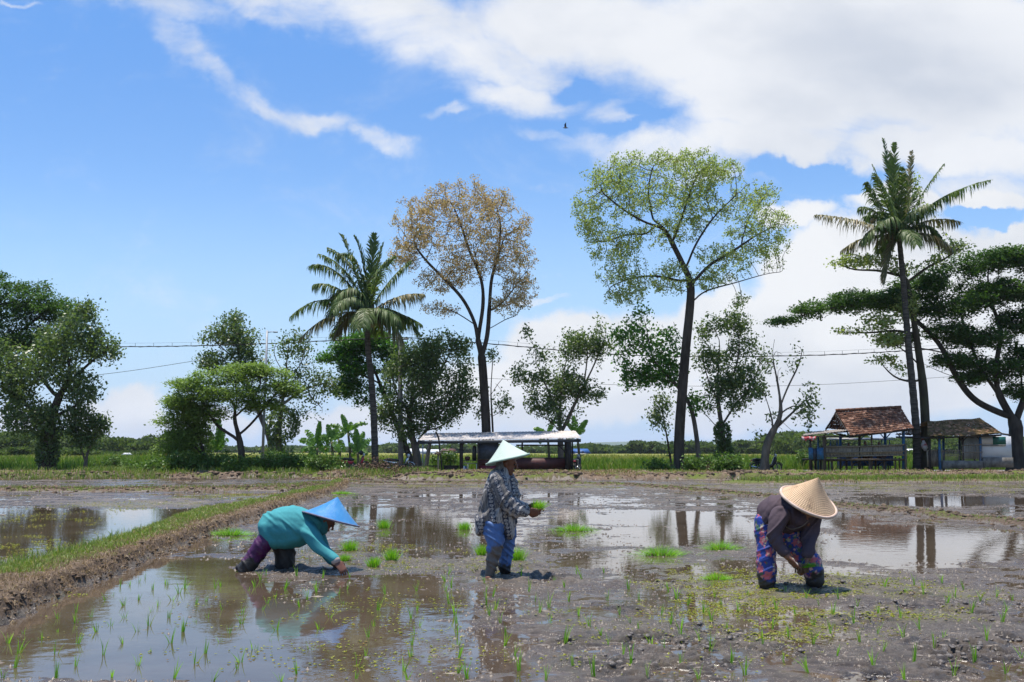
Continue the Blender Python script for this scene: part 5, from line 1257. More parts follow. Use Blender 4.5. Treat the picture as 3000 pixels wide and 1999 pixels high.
# lean-to kitchen corner with a zinc roof and blue boards
lean = empty('food_booth', (18.0, 54.3, .1), 'small blue boarded booth on legs under a flat zinc lean-to roof', 'booth')
a, b, c, d = P(1842, 1001, 53.4), P(1943, 990, 53.4), P(1950, 985, 55.6), P(1858, 993, 55.6)
mb = MB(); V = []; F = []; n = 40
for i in range(n):
    t = i / (n - 1); o_z = np.array([0, 0, .02 * math.sin(i * 2.2)])
    V += [a * (1 - t) + b * t + o_z, d * (1 - t) + c * t + o_z, a * (1 - t) + b * t + o_z - [0, 0, .03], d * (1 - t) + c * t + o_z - [0, 0, .03]]
for i in range(n - 1):
    k = i * 4; F += [(k, k + 4, k + 5, k + 1), (k + 2, k + 3, k + 7, k + 6), (k, k + 2, k + 6, k + 4)]
mesh('roof', V, F, M_zinc_old, lean, smooth=False, world=True)
mb = MB(); pbox(mb, 1845, 1002, 1940, 1005, 53.6, .06); mb.bar(P(1855, 997, 55.5), P(1945, 992, 55.5), .08); mb.bar(P(1860, 1003, 53.6), P(1868, 998, 55.5), .07); mb.bar(P(1893, 1002, 53.6), P(1899, 997, 55.5), .07)
part(mb, 'roof_beam', M_dwood, lean)
for (x, ya, Y, m, r_) in [(1893, 1001, 53.8, M_wood, .075), (1862, 1003, 53.8, M_dwood, .06), (1880, 1002, 55.2, M_blue, .05)]:
    mb = MB(); ppost(mb, x, ya, x, 1080, Y, r_, z0=.08); part(mb, 'post', m, lean, True)
for (x0, x1, Y) in [(1859, 1868, 53.7), (1878, 1892, 53.7)]:
    mb = MB(); pbox(mb, x0, 1029, x1, 1056, Y, .05); part(mb, 'board', M_blue, lean)
mb = MB(); pbox(mb, 1868, 1031, 1878, 1054, 53.78, .04); part(mb, 'door', M_slate, lean)
mb = MB(); pbox(mb, 1858, 1054, 1894, 1058, 53.74, 1.2); part(mb, 'floor', M_dwood, lean)
for x in (1864, 1874, 1886):
    mb = MB(); ppost(mb, x, 1058, x, 1080, 53.9 + (x % 3) * .4, .07, z0=.08); part(mb, 'leg', M_dwood, lean, True)
mb = MB(); V = []; F = []
for i in range(16):
    t = i / 15; x = 1842 + 33 * t; sag = 4 * math.sin(t * math.pi * 2) ** 2
    V += [P(x, 1003 + .3 * sag, 53.35 + .02 * math.sin(i)), P(x, 1008 + sag * .8 + (3 if i % 3 else 0), 53.33 + .03 * math.sin(i * 2))]
F = [(i * 2, i * 2 + 2, i * 2 + 3, i * 2 + 1) for i in range(15)]
bn = mesh('banner', V, F, M_redw, None); tag(bn, 'small red and white cloth banner hung under the zinc lean-to roof', 'banner')
sm = bn.modifiers.new('thickness', 'SOLIDIFY'); sm.thickness = .01

# blue roofed cart parked behind the hut
cart = empty('food_cart', (21.0, 58.2, .1), 'blue food cart with pale roof parked behind the raised hut', 'food cart')
mb = MB(); mb.box((20.4, 58.8, P(1990, 1009, 58.8)[2]), (3.5, 1.5, .07), rx=.05); part(mb, 'roof', M_zinc, cart)
mb = MB(); mb.box((20.7, 58.8, .82), (2.9, 1.2, .75)); part(mb, 'body', M_tarp, cart)
for (x, y) in ((18.9, 58.2), (21.95, 58.2), (18.9, 59.4), (21.95, 59.4)):
    mb = MB(); mb.bar((x, y, .3), (x, y, P(1990, 1009, 58.8)[2]), .06); part(mb, 'post', M_blue, cart)
def wheel(root, c, R0=.28, wid=.06, m=None, spokes=12, rim=True, world=True):
    """wheel in the plane x,z about c (world or local), tyre with rim as its sub-part"""
    th = np.linspace(0, 2 * math.pi, 29)[:-1]; ph = np.linspace(0, 2 * math.pi, 9)[:-1]
    V = []; F = []
    for i, t in enumerate(th):
        for p_ in ph: V.append((c[0] + (R0 - wid * .5 + wid * .5 * math.cos(p_)) * math.cos(t), c[1] + wid * .5 * math.sin(p_), c[2] + (R0 - wid * .5 + wid * .5 * math.cos(p_)) * math.sin(t)))
    for i in range(28):
        for j in range(8): F.append((i * 8 + j, i * 8 + (j + 1) % 8, ((i + 1) % 28) * 8 + (j + 1) % 8, ((i + 1) % 28) * 8 + j))
    w = mesh('wheel', V, F, M_rubber, root, world=world)
    mb = MB(); ri = R0 - wid * 1.1
    pts = [(c[0] + ri * math.cos(t), c[1], c[2] + ri * math.sin(t)) for t in np.linspace(0, 2 * math.pi, 29)]
    mb.tube(pts, .012, 5, False); mb.tube([(c[0], c[1] - .06, c[2]), (c[0], c[1] + .06, c[2])], .035, 8)
    for k in range(spokes):
        t = k / spokes * 6.283; mb.tube([(c[0] + .03 * math.cos(t + .5), c[1], c[2] + .03 * math.sin(t + .5)), (c[0] + ri * math.cos(t), c[1], c[2] + ri * math.sin(t))], .005, 4, False)
    o = mesh('rim', np.concatenate(mb.v), mb.f, M_chrome, None, True); o.parent = w
    if world:
        m_ = np.array(world_matrix(root).inverted()); vv = np.empty(len(o.data.vertices) * 3, np.float32); o.data.vertices.foreach_get('co', vv)
        vv = vv.reshape(-1, 3) @ m_[:3, :3].T + m_[:3, 3]; o.data.vertices.foreach_set('co', vv.astype(np.float32).ravel())
    return w
wheel(cart, (20.0, 58.1, .36), .34, .07); wheel(cart, (21.5, 58.1, .36), .34, .07)

# ------------------------------------------------------------------ low hut with mossy roof
hb_ = empty('roadside_hut', (24.3, 54.6, .1), 'low hut with mossy brown tile roof and whitewashed end behind the mossy trunk', 'hut')
QFL, QFR, QRL, QRR = P(2131, 1003, 53.8), P(2300, 996, 53.8), P(2131, 968, 55.6), P(2250, 961, 55.6)
QBL, QBR = np.array([QFL[0] - .3, 57.4, 2.2]), np.array([QFR[0] + .2, 57.4, 2.2])
cols = [np.array((.25, .155, .075)), np.array((.10, .080, .032)), np.array((.34, .19, .11))]
v1, f1, c1_ = tiled(QFL, QFR, QRR, QRL, 26, 11, rr_, cols); v2, f2, c2_ = tiled(QBR, QBL, QRL, QRR, 24, 10, rr_, cols)
v3, f3, c3_b = tiled(QFR, QBR, QRR, QRR, 10, 10, rr_, cols)
n1 = len(v1); n2 = n1 + len(v2)
mesh('roof', v1 + v2 + v3, f1 + [tuple(i + n1 for i in q) for q in f2] + [tuple(i + n2 for i in q) for q in f3], M_tile, hb_, False, {'col': np.array(c1_ + c2_ + c3_b)}, True)
mb = MB(); mb.bar(QFL - [0, -.1, .1], QFR - [0, -.1, .1], .08); mb.bar(QFR - [0, 0, .02], P(2320, 1000, 53.9), .08); mb.bar(QFL - [0, 0, .1], QBL - [0, 0, .1], .08); mb.bar(QFR - [0, 0, .1], QBR - [0, 0, .1], .08); mb.bar(QBL - [0, 0, .1], QBR - [0, 0, .1], .08)
for (xa, ya, xb, yb, Y) in [(2158, 1015, 2146, 1002, 54.2), (2158, 1014, 2170, 1002, 54.2), (2212, 1015, 2198, 1000, 54.3), (2212, 1015, 2226, 1000, 54.3), (2252, 1012, 2240, 999, 54.3)]: mb.bar(P(xa, ya, Y), P(xb, yb, Y), .055)
part(mb, 'rafters', M_dwood, hb_)
for (x, Y, m) in [(2158, 54.2, M_blue), (2168, 57.0, M_blue), (2205, 57.0, M_slate), (2212, 54.3, M_dwood), (2252, 54.3, M_blue), (2240, 57.0, M_dwood), (2136, 54.3, M_dwood)]:
    mb = MB(); ppost(mb, x, 1002, x + (2 if x == 2158 else 0), 1075, Y, .07, z0=.1); part(mb, 'post', m, hb_, True)
mb = MB(); pbox(mb, 2167, 1059, 2264, 1077, 54.15, .25, jit=.02); pbox(mb, 2262, 1052, 2328, 1074, 54.12, .5, jit=.03); part(mb, 'plinth', M_conc, hb_)
mb = MB(); r = np.random.default_rng(14)
x = 2212
while x < 2257: w = 3.1; t = r.normal(0, .8); mb.bar(P(x + t, 1020 + r.normal(0, 1), 54.25), P(x - t * .5, 1058, 54.25), .035); x += w
mb.bar(P(2209, 1024, 54.22), P(2256, 1022, 54.22), .04); mb.bar(P(2209, 1040, 54.22), P(2258, 1039, 54.22), .04)
part(mb, 'lattice', M_bamboo, hb_)
mb = MB(); x = 2164
while x < 2208: t = r.normal(0, 1.0); mb.bar(P(x + t, 1033 + r.normal(0, 2), 54.35), P(x - t, 1061, 54.35), .028); x += 2.6
mb.bar(P(2162, 1037, 54.32), P(2210, 1035, 54.32), .035); mb.bar(P(2162, 1048, 54.32), P(2210, 1047, 54.32), .035)
part(mb, 'lattice', M_bamboo, hb_)
mb = MB(); x = 2131
while x < 2157: pbox(mb, x, 1036 + r.normal(0, 1), x + 2.6, 1073, 54.3, .02); x += 3
mb.bar(P(2130, 1036, 54.28), P(2158, 1034, 54.28), .05)
part(mb, 'gate', M_bamboo, hb_)
mb = MB(); pbox(mb, 2256, 1003, 2323, 1055, 54.3, 2.4); w_ = part(mb, 'wall', M_white, hb_)
mb = MB(); pbox(mb, 2282, 1004, 2311, 1022, 54.26, .05); part(mb, 'window', M_green, hb_)
mb = MB(); pbox(mb, 2256, 1023, 2312, 1025.5, 54.24, .06); part(mb, 'sill', M_conc, hb_)
mb = MB()
for i in range(9): pbox(mb, 2257 + i * 2.7, 1005, 2259.2 + i * 2.7, 1022, 54.27, .03)
part(mb, 'panel', M_zinc, hb_)
# people resting on the raised hut and the low hut, seen as heads and shoulders above the railing
def sitter(px, py, Y, shirt, lab, seat_z):
    c = P(px, py, Y); s = np.array([c[0], c[1], seat_z]); root = empty('person', s, lab, 'person')
    T_ = []
    T_.append(rtube([(s + [0, 0, .05]), s + [0, .02, .25], c - [0, 0, .22], c - [0, 0, .12]], [(.16, .12), (.15, .11), (.19, .10), (.06, .06)]))
    T_.append(rtube([c - [0, 0, .16], c - [0, 0, .06]], [(.05, .05), (.05, .05)]))
    T_.append(rtube([c - [0, 0, .11], c - [0, 0, .05], c, c + [0, 0, .07], c + [0, 0, .11]], [(.04, .05), (.07, .085), (.078, .095), (.07, .085), (.03, .04)]))
    for sg in (-1, 1):
        T_.append(rtube([c + [sg * .15, 0, -.20], c + [sg * .22, -.06, -.42], c + [sg * .16, -.28, -.50], c + [sg * .08, -.34, -.48]], [(.055, .055), (.045, .045), (.035, .035), (.03, .03)]))
        T_.append(rtube([s + [sg * .09, 0, .10], s + [sg * .2, -.38, .14], s + [sg * .05, -.42, .06]], [(.09, .09), (.065, .065), (.05, .05)]))
    union('body', T_, M_skin, root, .025, 3)
    union('shirt', [rtube([s + [0, 0, .05], s + [0, .02, .25], c - [0, 0, .22], c - [0, 0, .13]], [(.185, .145), (.17, .13), (.21, .12), (.075, .075)])] +
          [rtube([c + [sg * .15, 0, -.20], c + [sg * .225, -.05, -.40]], [(.075, .075), (.065, .065)]) for sg in (-1, 1)], shirt, root, .025, 2)
    union('hair', [rtube([c + [0, .02, -.02], c + [0, .02, .05], c + [0, .01, .115]], [(.085, .10), (.085, .098), (.04, .05)])], M_black, root, .02, 2)
# ------------------------------------------------------------------ figures
def rtube(pts, rad, k=4, ref=None):
    """closed tube of elliptic rings: first radius across the picture, second in depth; both ends rounded"""
    p = np.array([list(a) for a in pts], float); rd = np.array(rad, float)
    q = catmull(np.concatenate([p, rd], 1), k); p = q[:, :3]; rd = np.maximum(q[:, 3:], .002)
    t = np.gradient(p, axis=0); t /= np.linalg.norm(t, axis=1, keepdims=True) + 1e-9
    rf = np.array([0, 1.0, 0]) if ref is None else np.array(ref, float)
    A = np.cross(t, rf); A /= np.linalg.norm(A, axis=1, keepdims=True) + 1e-9; B = np.cross(t, A)
    e0 = [p[0] - t[0] * rd[0].mean() * x for x in (.55, .3)]; e1 = [p[-1] + t[-1] * rd[-1].mean() * x for x in (.3, .55)]
    p = np.concatenate([e0, p, e1]); rd = np.concatenate([rd[:1] * .45, rd[:1] * .82, rd, rd[-1:] * .82, rd[-1:] * .45])
    t = np.concatenate([t[:1], t[:1], t, t[-1:], t[-1:]]); A = np.concatenate([A[:1], A[:1], A, A[-1:], A[-1:]]); B = np.concatenate([B[:1], B[:1], B, B[-1:], B[-1:]])
    s = np.concatenate([[0], np.cumsum(np.linalg.norm(np.diff(p, axis=0), axis=1))])
    return dict(p=p, r=rd, A=A, B=B, t=t, s=s)
def ptube(pts, Y0, k=4):
    """pts of (px, py, dY, r across, r deep) at the distance Y0 + dY"""
    return rtube([P(q[0], q[1], Y0 + q[2]) for q in pts], [(q[3], q[4]) for q in pts], k)
def union(name, tubes, m, parent, vox=.008, smooth=3, wr=None, colf=None, n=18, extra_v=None):
    V = []; F = []; nv = 0; th = np.linspace(0, 2 * math.pi, n, endpoint=False)
    for t in tubes:
        v = t['p'][:, None] + t['A'][:, None] * np.cos(th)[None, :, None] * t['r'][:, 0][:, None, None] + t['B'][:, None] * np.sin(th)[None, :, None] * t['r'][:, 1][:, None, None]
        v = v.reshape(-1, 3); K = len(t['p']); V.append(v)
        for a in range(K - 1):
            for i in range(n): F.append((nv + a * n + i, nv + a * n + (i + 1) % n, nv + (a + 1) * n + (i + 1) % n, nv + (a + 1) * n + i))
        F.append(tuple(nv + i for i in range(n - 1, -1, -1))); F.append(tuple(nv + (K - 1) * n + i for i in range(n))); nv += len(v)
    tmp = mesh('tmp', np.concatenate(V), F)
    md = tmp.modifiers.new('r', 'REMESH'); md.mode = 'VOXEL'; md.voxel_size = vox
    if smooth: ms = tmp.modifiers.new('s', 'SMOOTH'); ms.iterations = smooth; ms.factor = .5
    dg = bpy.context.evaluated_depsgraph_get(); dg.update(); ev = tmp.evaluated_get(dg); me = ev.to_mesh()
    co = np.empty(len(me.vertices) * 3, np.float32); me.vertices.foreach_get('co', co); co = co.reshape(-1, 3).astype(float)
    no = np.empty(len(me.vertices) * 3, np.float32); me.vertices.foreach_get('normal', no); no = no.reshape(-1, 3)
    npoly = len(me.polygons); lp = np.empty(len(me.loops), np.int32); me.loops.foreach_get('vertex_index', lp)
    lt = np.empty(npoly, np.int32); me.polygons.foreach_get('loop_total', lt)
    ev.to_mesh_clear()
    td = tmp.data; bpy.data.objects.remove(tmp); bpy.data.meshes.remove(td)
    f4 = lp.reshape(-1, 4) if (lt == 4).all() else None
    if f4 is None:
        st = np.concatenate([[0], np.cumsum(lt)[:-1]]); f4 = [tuple(lp[a:a + b]) for a, b in zip(st, lt)]
    attrs = {}
    if wr or colf:
        C = np.concatenate([t['p'] for t in tubes]); Rr = np.concatenate([t['r'].mean(1) for t in tubes]); S = np.concatenate([t['s'] for t in tubes])
        A = np.concatenate([t['A'] for t in tubes]); B = np.concatenate([t['B'] for t in tubes]); ti = np.concatenate([np.full(len(t['p']), i) for i, t in enumerate(tubes)]); Tt = np.concatenate([t['t'] for t in tubes])
        best = np.empty(len(co), int)
        for a in range(0, len(co), 4000):
            d = np.linalg.norm(co[a:a + 4000, None] - C[None], axis=2) - Rr[None] * .9; best[a:a + 4000] = d.argmin(1)
        d = co - C[best]; u = np.arctan2((d * B[best]).sum(1), (d * A[best]).sum(1)); v = S[best] + (d * Tt[best]).sum(1); ru = u * Rr[best]; tid = ti[best]
        if wr:
            amp, fu, fv = wr[:3]
            if len(wr) > 3:
                ca, sa, fa = math.cos(wr[3]), math.sin(wr[3]), wr[4]; al = co[:, 0] * ca + co[:, 2] * sa; ac = -co[:, 0] * sa + co[:, 2] * ca
                fo = 1 - np.abs(2 * fbm(al * wr[5] + 3, ac * wr[6] + co[:, 1] * 3, oct=2, seed=17) - 1); co = co + no * (fa * (sstep(fo, .62, 1.0) - .3))[:, None]
            k = fbm(ru * fu + tid * 7, v * fv, co[:, 1] * 2, oct=3, seed=5); k2 = 1 - np.abs(2 * k - 1)
            sl = fbm(co[:, 0] * fu * .6 + co[:, 2] * fu * .6, (co[:, 0] - co[:, 2]) * fv * .35, co[:, 1] * 3, oct=3, seed=8)
            co = co + no * (amp * (k2 - .6) * .8 + amp * (sl - .5) * 3.6)[:, None]
        if colf: attrs['col'] = colf(co, ru, v, tid, u)
    return mesh(name, co, f4 if isinstance(f4, np.ndarray) else f4, m, parent, True, attrs, world=parent is not None)

def hand(w, d, n, thumb, curls, sc_=1.0):
    """wrist point, pointing direction, palm normal, thumb side +-1, finger bends; five fingers"""
    d = np.array(d, float); d /= np.linalg.norm(d); n = np.array(n, float); n -= d * n.dot(d); n /= np.linalg.norm(n); s = np.cross(n, d); w = np.array(w, float)
    out = [rtube([w - d * .02, w + d * .03 * sc_, w + d * .085 * sc_], [(.026, .021), (.040 * sc_, .017), (.042 * sc_, .014)], 3, ref=n)]
    for i in range(4):
        o = (i - 1.5) * .0205 * sc_; L_ = (.074, .083, .077, .060)[i] * sc_; c = curls[i]; b = w + d * .082 * sc_ + s * o
        pts = [b - d * .015]; dr = d + s * (i - 1.5) * .06; a = 0
        for j, fr in enumerate((.45, .30, .25)):
            a += c * (.75 if j == 0 else 1.0); q = dr * math.cos(a) + n * math.sin(a); pts.append(pts[-1] + q * L_ * fr + (d * .015 if j == 0 else 0))
        out.append(rtube(pts, [(.0095, .0095), (.009, .009), (.0083, .0083), (.007, .007)], 3, ref=s))
    b = w + d * .025 * sc_ + s * thumb * .032 * sc_
    out.append(rtube([b, b + (d * .6 + s * thumb * .55 + n * .2) * .035, b + (d * .85 + s * thumb * .55 + n * .55) * .058, b + (d * 1.2 + s * thumb * .35 + n * .8) * .068], [(.013, .013), (.011, .011), (.010, .010), (.008, .008)], 3, ref=s))
    return out
def head(c, f, up, k=1.0):
    c = np.array(c, float); f = np.array(f, float); f /= np.linalg.norm(f); up = np.array(up, float); up -= f * up.dot(f); up /= np.linalg.norm(up); s = np.cross(f, up)
    def q(a, b, e): return c + (s * a + f * b + up * e) * k
    o = [rtube([q(0, .0, -.06), q(0, -.005, 0), q(0, -.01, .06), q(0, -.01, .085)], [(.050 * k, .060 * k), (.073 * k, .092 * k), (.070 * k, .088 * k), (.045 * k, .06 * k)], 4, ref=f),
         rtube([q(0, .055, -.105), q(0, .04, -.07), q(0, .035, -.02)], [(.026 * k, .024 * k), (.048 * k, .040 * k), (.055 * k, .045 * k)], 4, ref=f),
         rtube([q(0, .092, .012), q(0, .112, -.028)], [(.008 * k, .010 * k), (.014 * k, .014 * k)], 3, ref=f),
         rtube([q(-.018, .088, -.062), q(.018, .088, -.062)], [(.008 * k, .008 * k), (.008 * k, .008 * k)], 3, ref=up),
         rtube([q(-.04, .078, .028), q(0, .09, .026), q(.04, .078, .028)], [(.010 * k, .010 * k)] * 3, 3, ref=up)]
    for sg in (-1, 1): o.append(rtube([q(sg * .074, -.005, .018), q(sg * .080, -.01, 0), q(sg * .074, -.004, -.028)], [(.006 * k, .014 * k), (.008 * k, .018 * k), (.005 * k, .010 * k)], 3, ref=f))
    eyes = [q(sg * .030, .080, .006) for sg in (-1, 1)]
    return o, eyes
def eyes_of(root, ee, r=.011):
    for e in ee:
        v = []; f = []
        t = rtube([e - [0, 0, r * .6], e, e + [0, 0, r * .6]], [(r * .7, r * .7), (r, r), (r * .7, r * .7)], 2)
        union('eye', [t], M_black, root, .003, 1)

M_fab = attr_mat('cloth', .85, .25, 90, .35, .004)
M_fabwet = attr_mat('muddy_cloth', .55, .45, 60, .6, .008)
def hat(root, apex, rim_c, rad, m, mrim, concave=.06, lip=.014, rings=0):
    apex = np.array(apex); rc_ = np.array(rim_c); ax = apex - rc_; h = np.linalg.norm(ax); ax /= h
    a = np.cross(ax, [0, 1, 0.01]); a /= np.linalg.norm(a); b = np.cross(ax, a)
    n = 72; V = []; F = []; HU = []
    prof = [(0.004, 1.0), (.012, .985)] + [(t, 1 - t + concave * math.sin(math.pi * t) * -1.0) for t in np.linspace(.04, 1, 46)]
    inner = [(max(t - .012, .002), z - .030) for t, z in prof[::-1]]
    allp = prof + inner
    for k, (t, z) in enumerate(allp):
        for i in range(n):
            th = i / n * 2 * math.pi; wob = 1 + .012 * math.sin(3 * th + 1) * t + .006 * math.sin(7 * th) * t
            V.append(rc_ + ax * (h * z + .006 * math.sin(2 * th + .6) * t) + (a * math.cos(th) + b * math.sin(th)) * rad * t * wob); HU.append((t if k < len(prof) else -1, th / 6.2832, z))
    for k in range(len(allp) - 1):
        for i in range(n): F.append((k * n + i, k * n + (i + 1) % n, (k + 1) * n + (i + 1) % n, (k + 1) * n + i))
    F = [tuple(reversed(q)) for q in F]
    ob = mesh('hat', V, F, m, root, attrs={'huv': np.array(HU)}, world=True)
    pts = []
    for i in range(n + 1):
        th = i / n * 2 * math.pi; wob = 1 + .012 * math.sin(3 * th + 1) + .006 * math.sin(7 * th); pts.append(rc_ + ax * .006 * math.sin(2 * th + .6) + (a * math.cos(th) + b * math.sin(th)) * rad * wob)
    v, f = tube_mesh(pts, lip, 8, False)
    m_ = np.array(world_matrix(root).inverted()); v = v @ m_[:3, :3].T + m_[:3, 3]
    rim = mesh('rim', v, f, mrim, None); rim.parent = ob
    return ob
def hatmat(name, c1, c2, rough, spec, rings, diag, bstr, stain=None):
    m, bs, o = newmat(name)
    a = N('ShaderNodeAttribute'); a.attribute_name = 'huv'; s = N('ShaderNodeSeparateXYZ'); L(a.outputs['Vector'], s.inputs[0])
    w1_ = M_('SINE', M_('MULTIPLY', s.outputs[0], rings * 6.283))
    if diag:
        w2_ = M_('SINE', M_('ADD', M_('MULTIPLY', s.outputs[0], rings * 6.283), M_('MULTIPLY', s.outputs[1], diag * 6.283)))
        w3_ = M_('SINE', M_('SUBTRACT', M_('MULTIPLY', s.outputs[0], rings * 6.283), M_('MULTIPLY', s.outputs[1], diag * 6.283)))
        w1_ = M_('MULTIPLY', w2_, w3_)
    n = noise(objvec(), 5.5, 6, .65)
    col = mixc(mrange(n.outputs[0], .42, .72), (*c1, 1), (*c2, 1))
    n5 = noise(objvec(), 26, 6, .7)
    if stain: col = mixc(M_('MULTIPLY', mrange(n.outputs[0], .52, .66), mrange(n5.outputs[0], .42, .66, 0, .8)), col, (*stain, 1))
    col = mixc(mrange(w1_, -1, 1, .22, 0), col, mixc(1.0, col, (.5, .45, .4, 1), 'MULTIPLY'))
    L(col, bs.inputs['Base Color']); bs.inputs['Roughness'].default_value = rough; bs.inputs['Specular IOR Level'].default_value = spec
    L(bump(M_('ADD', w1_, M_('MULTIPLY', n5.outputs[0], .8)), bstr, .004), bs.inputs['Normal'])
    return m
M_hatb = hatmat('blue_painted_hat', (0.050, 0.265, 0.60), (0.10, 0.36, 0.70), .30, .7, 22, 0, 1.0, (.16, .33, .58))
M_hatm = hatmat('mint_hat', (0.50, 0.585, 0.52), (0.43, 0.53, 0.455), .7, .3, 20, 0, .5, (0.27, .34, .27))
M_hats = hatmat('woven_bamboo_hat', (0.55, 0.375, 0.225), (0.46, 0.30, 0.165), .6, .35, 11, 30, .6, (0.15, .10, .07))
M_rimb = mat('rim_band_grey', (0.16, 0.15, 0.20), (0.10, 0.10, 0.16), rough=.7, scale=12)
M_rimm = mat('rim_band_mint', (0.36, 0.46, 0.38), (0.27, 0.37, 0.30), rough=.7, scale=12)
M_rims = mat('rim_band_cream', (0.56, 0.42, 0.34), (0.44, 0.32, 0.25), rough=.7, scale=12)
mudc = np.array((.040, .032, .026)); mudd = np.array((.115, .095, .080))
def muddy(co, base, z0, z1, wet, seed=3):
    k = fbm(co[:, 0] * 7, co[:, 2] * 7, co[:, 1] * 7, oct=4, seed=seed) - .5; e = z0 + (z1 - z0) * .5 + k * .42
    f = sstep(co[:, 2], e + .03, e - .03)[:, None]
    n = fbm(co[:, 0] * 30, co[:, 2] * 30, co[:, 1] * 30, oct=3, seed=seed + 2)[:, None]
    mc = (wet * (.7 + .7 * n)); sp = (fbm(co[:, 0] * 40, co[:, 2] * 40, co[:, 1] * 40, oct=2, seed=seed + 5) > .70)[:, None] * .5 * sstep(co[:, 2], e + .35, e)[:, None]
    c = base * (1 - f) + mc * f; return c * (1 - sp * (1 - f)) + mudd * sp * (1 - f)
def scale_t(tubes, k):
    out = []
    for t in tubes:
        q = dict(t); q['r'] = t['r'] * k; out.append(q)
    return out

# ---- planter in turquoise bending to the right
Y1 = 11.1
c = G(640, 1300); p1 = empty('person', (c[0], Y1, 0), 'person in turquoise long sleeved shirt and blue conical hat bending to plant', 'person')
torso = ptube([(620, 1216, .02, .105, .16), (636, 1212, 0, .205, .20), (660, 1211, 0, .232, .22), (686, 1211, 0, .220, .21), (710, 1209, 0, .165, .20), (728, 1208, 0, .115, .15)], Y1)
hem = ptube([(622, 1192, .02, .095, .16), (618, 1206, .02, .105, .19), (623, 1224, 0, .105, .19), (634, 1244, 0, .085, .17)], Y1)
hem2 = ptube([(632, 1232, .0, .10, .17), (655, 1238, 0, .105, .19), (685, 1232, 0, .10, .19), (705, 1226, 0, .09, .17)], Y1)
armN = ptube([(700, 1214, -.10, .10, .08), (712, 1222, -.17, .098, .09), (722, 1238, -.22, .088, .09), (736, 1257, -.27, .072, .075), (756, 1275, -.33, .058, .060), (771, 1288, -.38, .045, .046)], Y1)
armF = ptube([(722, 1215, .17, .085, .09), (736, 1240, .19, .075, .08), (748, 1265, .16, .062, .065), (764, 1290, .12, .048, .05)], Y1)
teal = np.array((.050, .265, .290))
def col_teal(co, u, v, t, a): return np.tile(teal, (len(co), 1)) * (0.92 + .14 * fbm(co[:, 0] * 6, co[:, 2] * 6, co[:, 1] * 6, oct=3))[:, None]
union('shirt', [torso, hem, hem2, armN, armF], M_fab, p1, .009, 16, (.004, 3.2, 9.0, -.75, .016, 1.6, 11.0), col_teal)
legA = ptube([(628, 1224, -.05, .10, .11), (606, 1248, -.08, .105, .11), (587, 1276, -.08, .092, .095), (572, 1298, -.10, .085, .085), (562, 1314, -.1, .075, .075)], Y1)
legA2 = ptube([(610, 1212, .0, .04, .09), (588, 1252, -.03, .035, .08), (562, 1292, -.06, .03, .06), (548, 1306, -.06, .03, .05)], Y1)
legB = ptube([(648, 1246, .10, .13, .12), (655, 1270, .10, .112, .11), (655, 1292, .10, .108, .105), (656, 1316, .10, .10, .10)], Y1)
def col_pt(co, u, v, t, a):
    b = np.tile(np.array((.060, .004, .060)), (len(co), 1)); c = muddy(co, b, .10, .17, np.array((.020, .017, .015)), 4)
    k = ((t == 1) | (t == 2))[:, None]; return np.where(k, np.array((.014, .012, .012))[None] * (.7 + .8 * fbm(co[:, 0] * 20, co[:, 2] * 20, co[:, 1] * 20))[:, None], c)
union('trousers', [legA, legA2, legB], M_fabwet, p1, .010, 4, (.008, 6.0, 16.0, -1.0, .012, 2.0, 12.0), col_pt)
hc = P(750, 1199, Y1)
hd, ee = head(hc, (.80, -.10, -.62), (.60, 0, .75), .98)
bodyt = [ptube([(632, 1222, 0, .13, .13), (660, 1212, 0, .15, .14), (700, 1210, 0, .13, .15), (726, 1207, 0, .07, .07), (742, 1202, 0, .055, .055)], Y1)] + scale_t([armN, armF], .78) + scale_t([legA, legB], .72) + hd
hw = P(774, 1291, Y1 - .39)
bodyt += hand(hw, (.62, -.05, -.78), (-.5, .55, -.45), -1, (.35, .42, .5, .62), 1.3)
bodyt += [ptube([(756, 1280, .14, .035, .035), (766, 1296, .11, .028, .028)], Y1)] + hand(P(767, 1297, Y1 + .11), (.55, .1, -.83), (-.6, -.5, -.3), 1, (.6, .6, .6, .7), 1.0)
union('body', bodyt, M_skin, p1, .006, 2)
eyes_of(p1, ee)
union('cuff', [ptube([(769.5, 1287, -.375, .049, .05), (773.5, 1290.5, -.39, .047, .047)], Y1)], mat('cuff_lining', (.42, .34, .30), (.30, .24, .2), rough=.8), p1, .006, 1)
union('headscarf', [rtube([hc + [-.06, 0, -.10], hc + [-.03, 0, -.01], hc + [.0, 0, .08]], [(.075, .08), (.085, .085), (.065, .07)]), rtube([P(722, 1206, Y1), P(742, 1218, Y1)], [(.11, .14), (.05, .08)])], mat('teal_headscarf', (.035, .19, .21), (.025, .13, .15), rough=.85), p1, .008, 3)
hat(p1, P(776, 1142, Y1 + .02), P(761, 1194.5, Y1 - .01), .318, M_hatb, M_rimb, .05, .010)

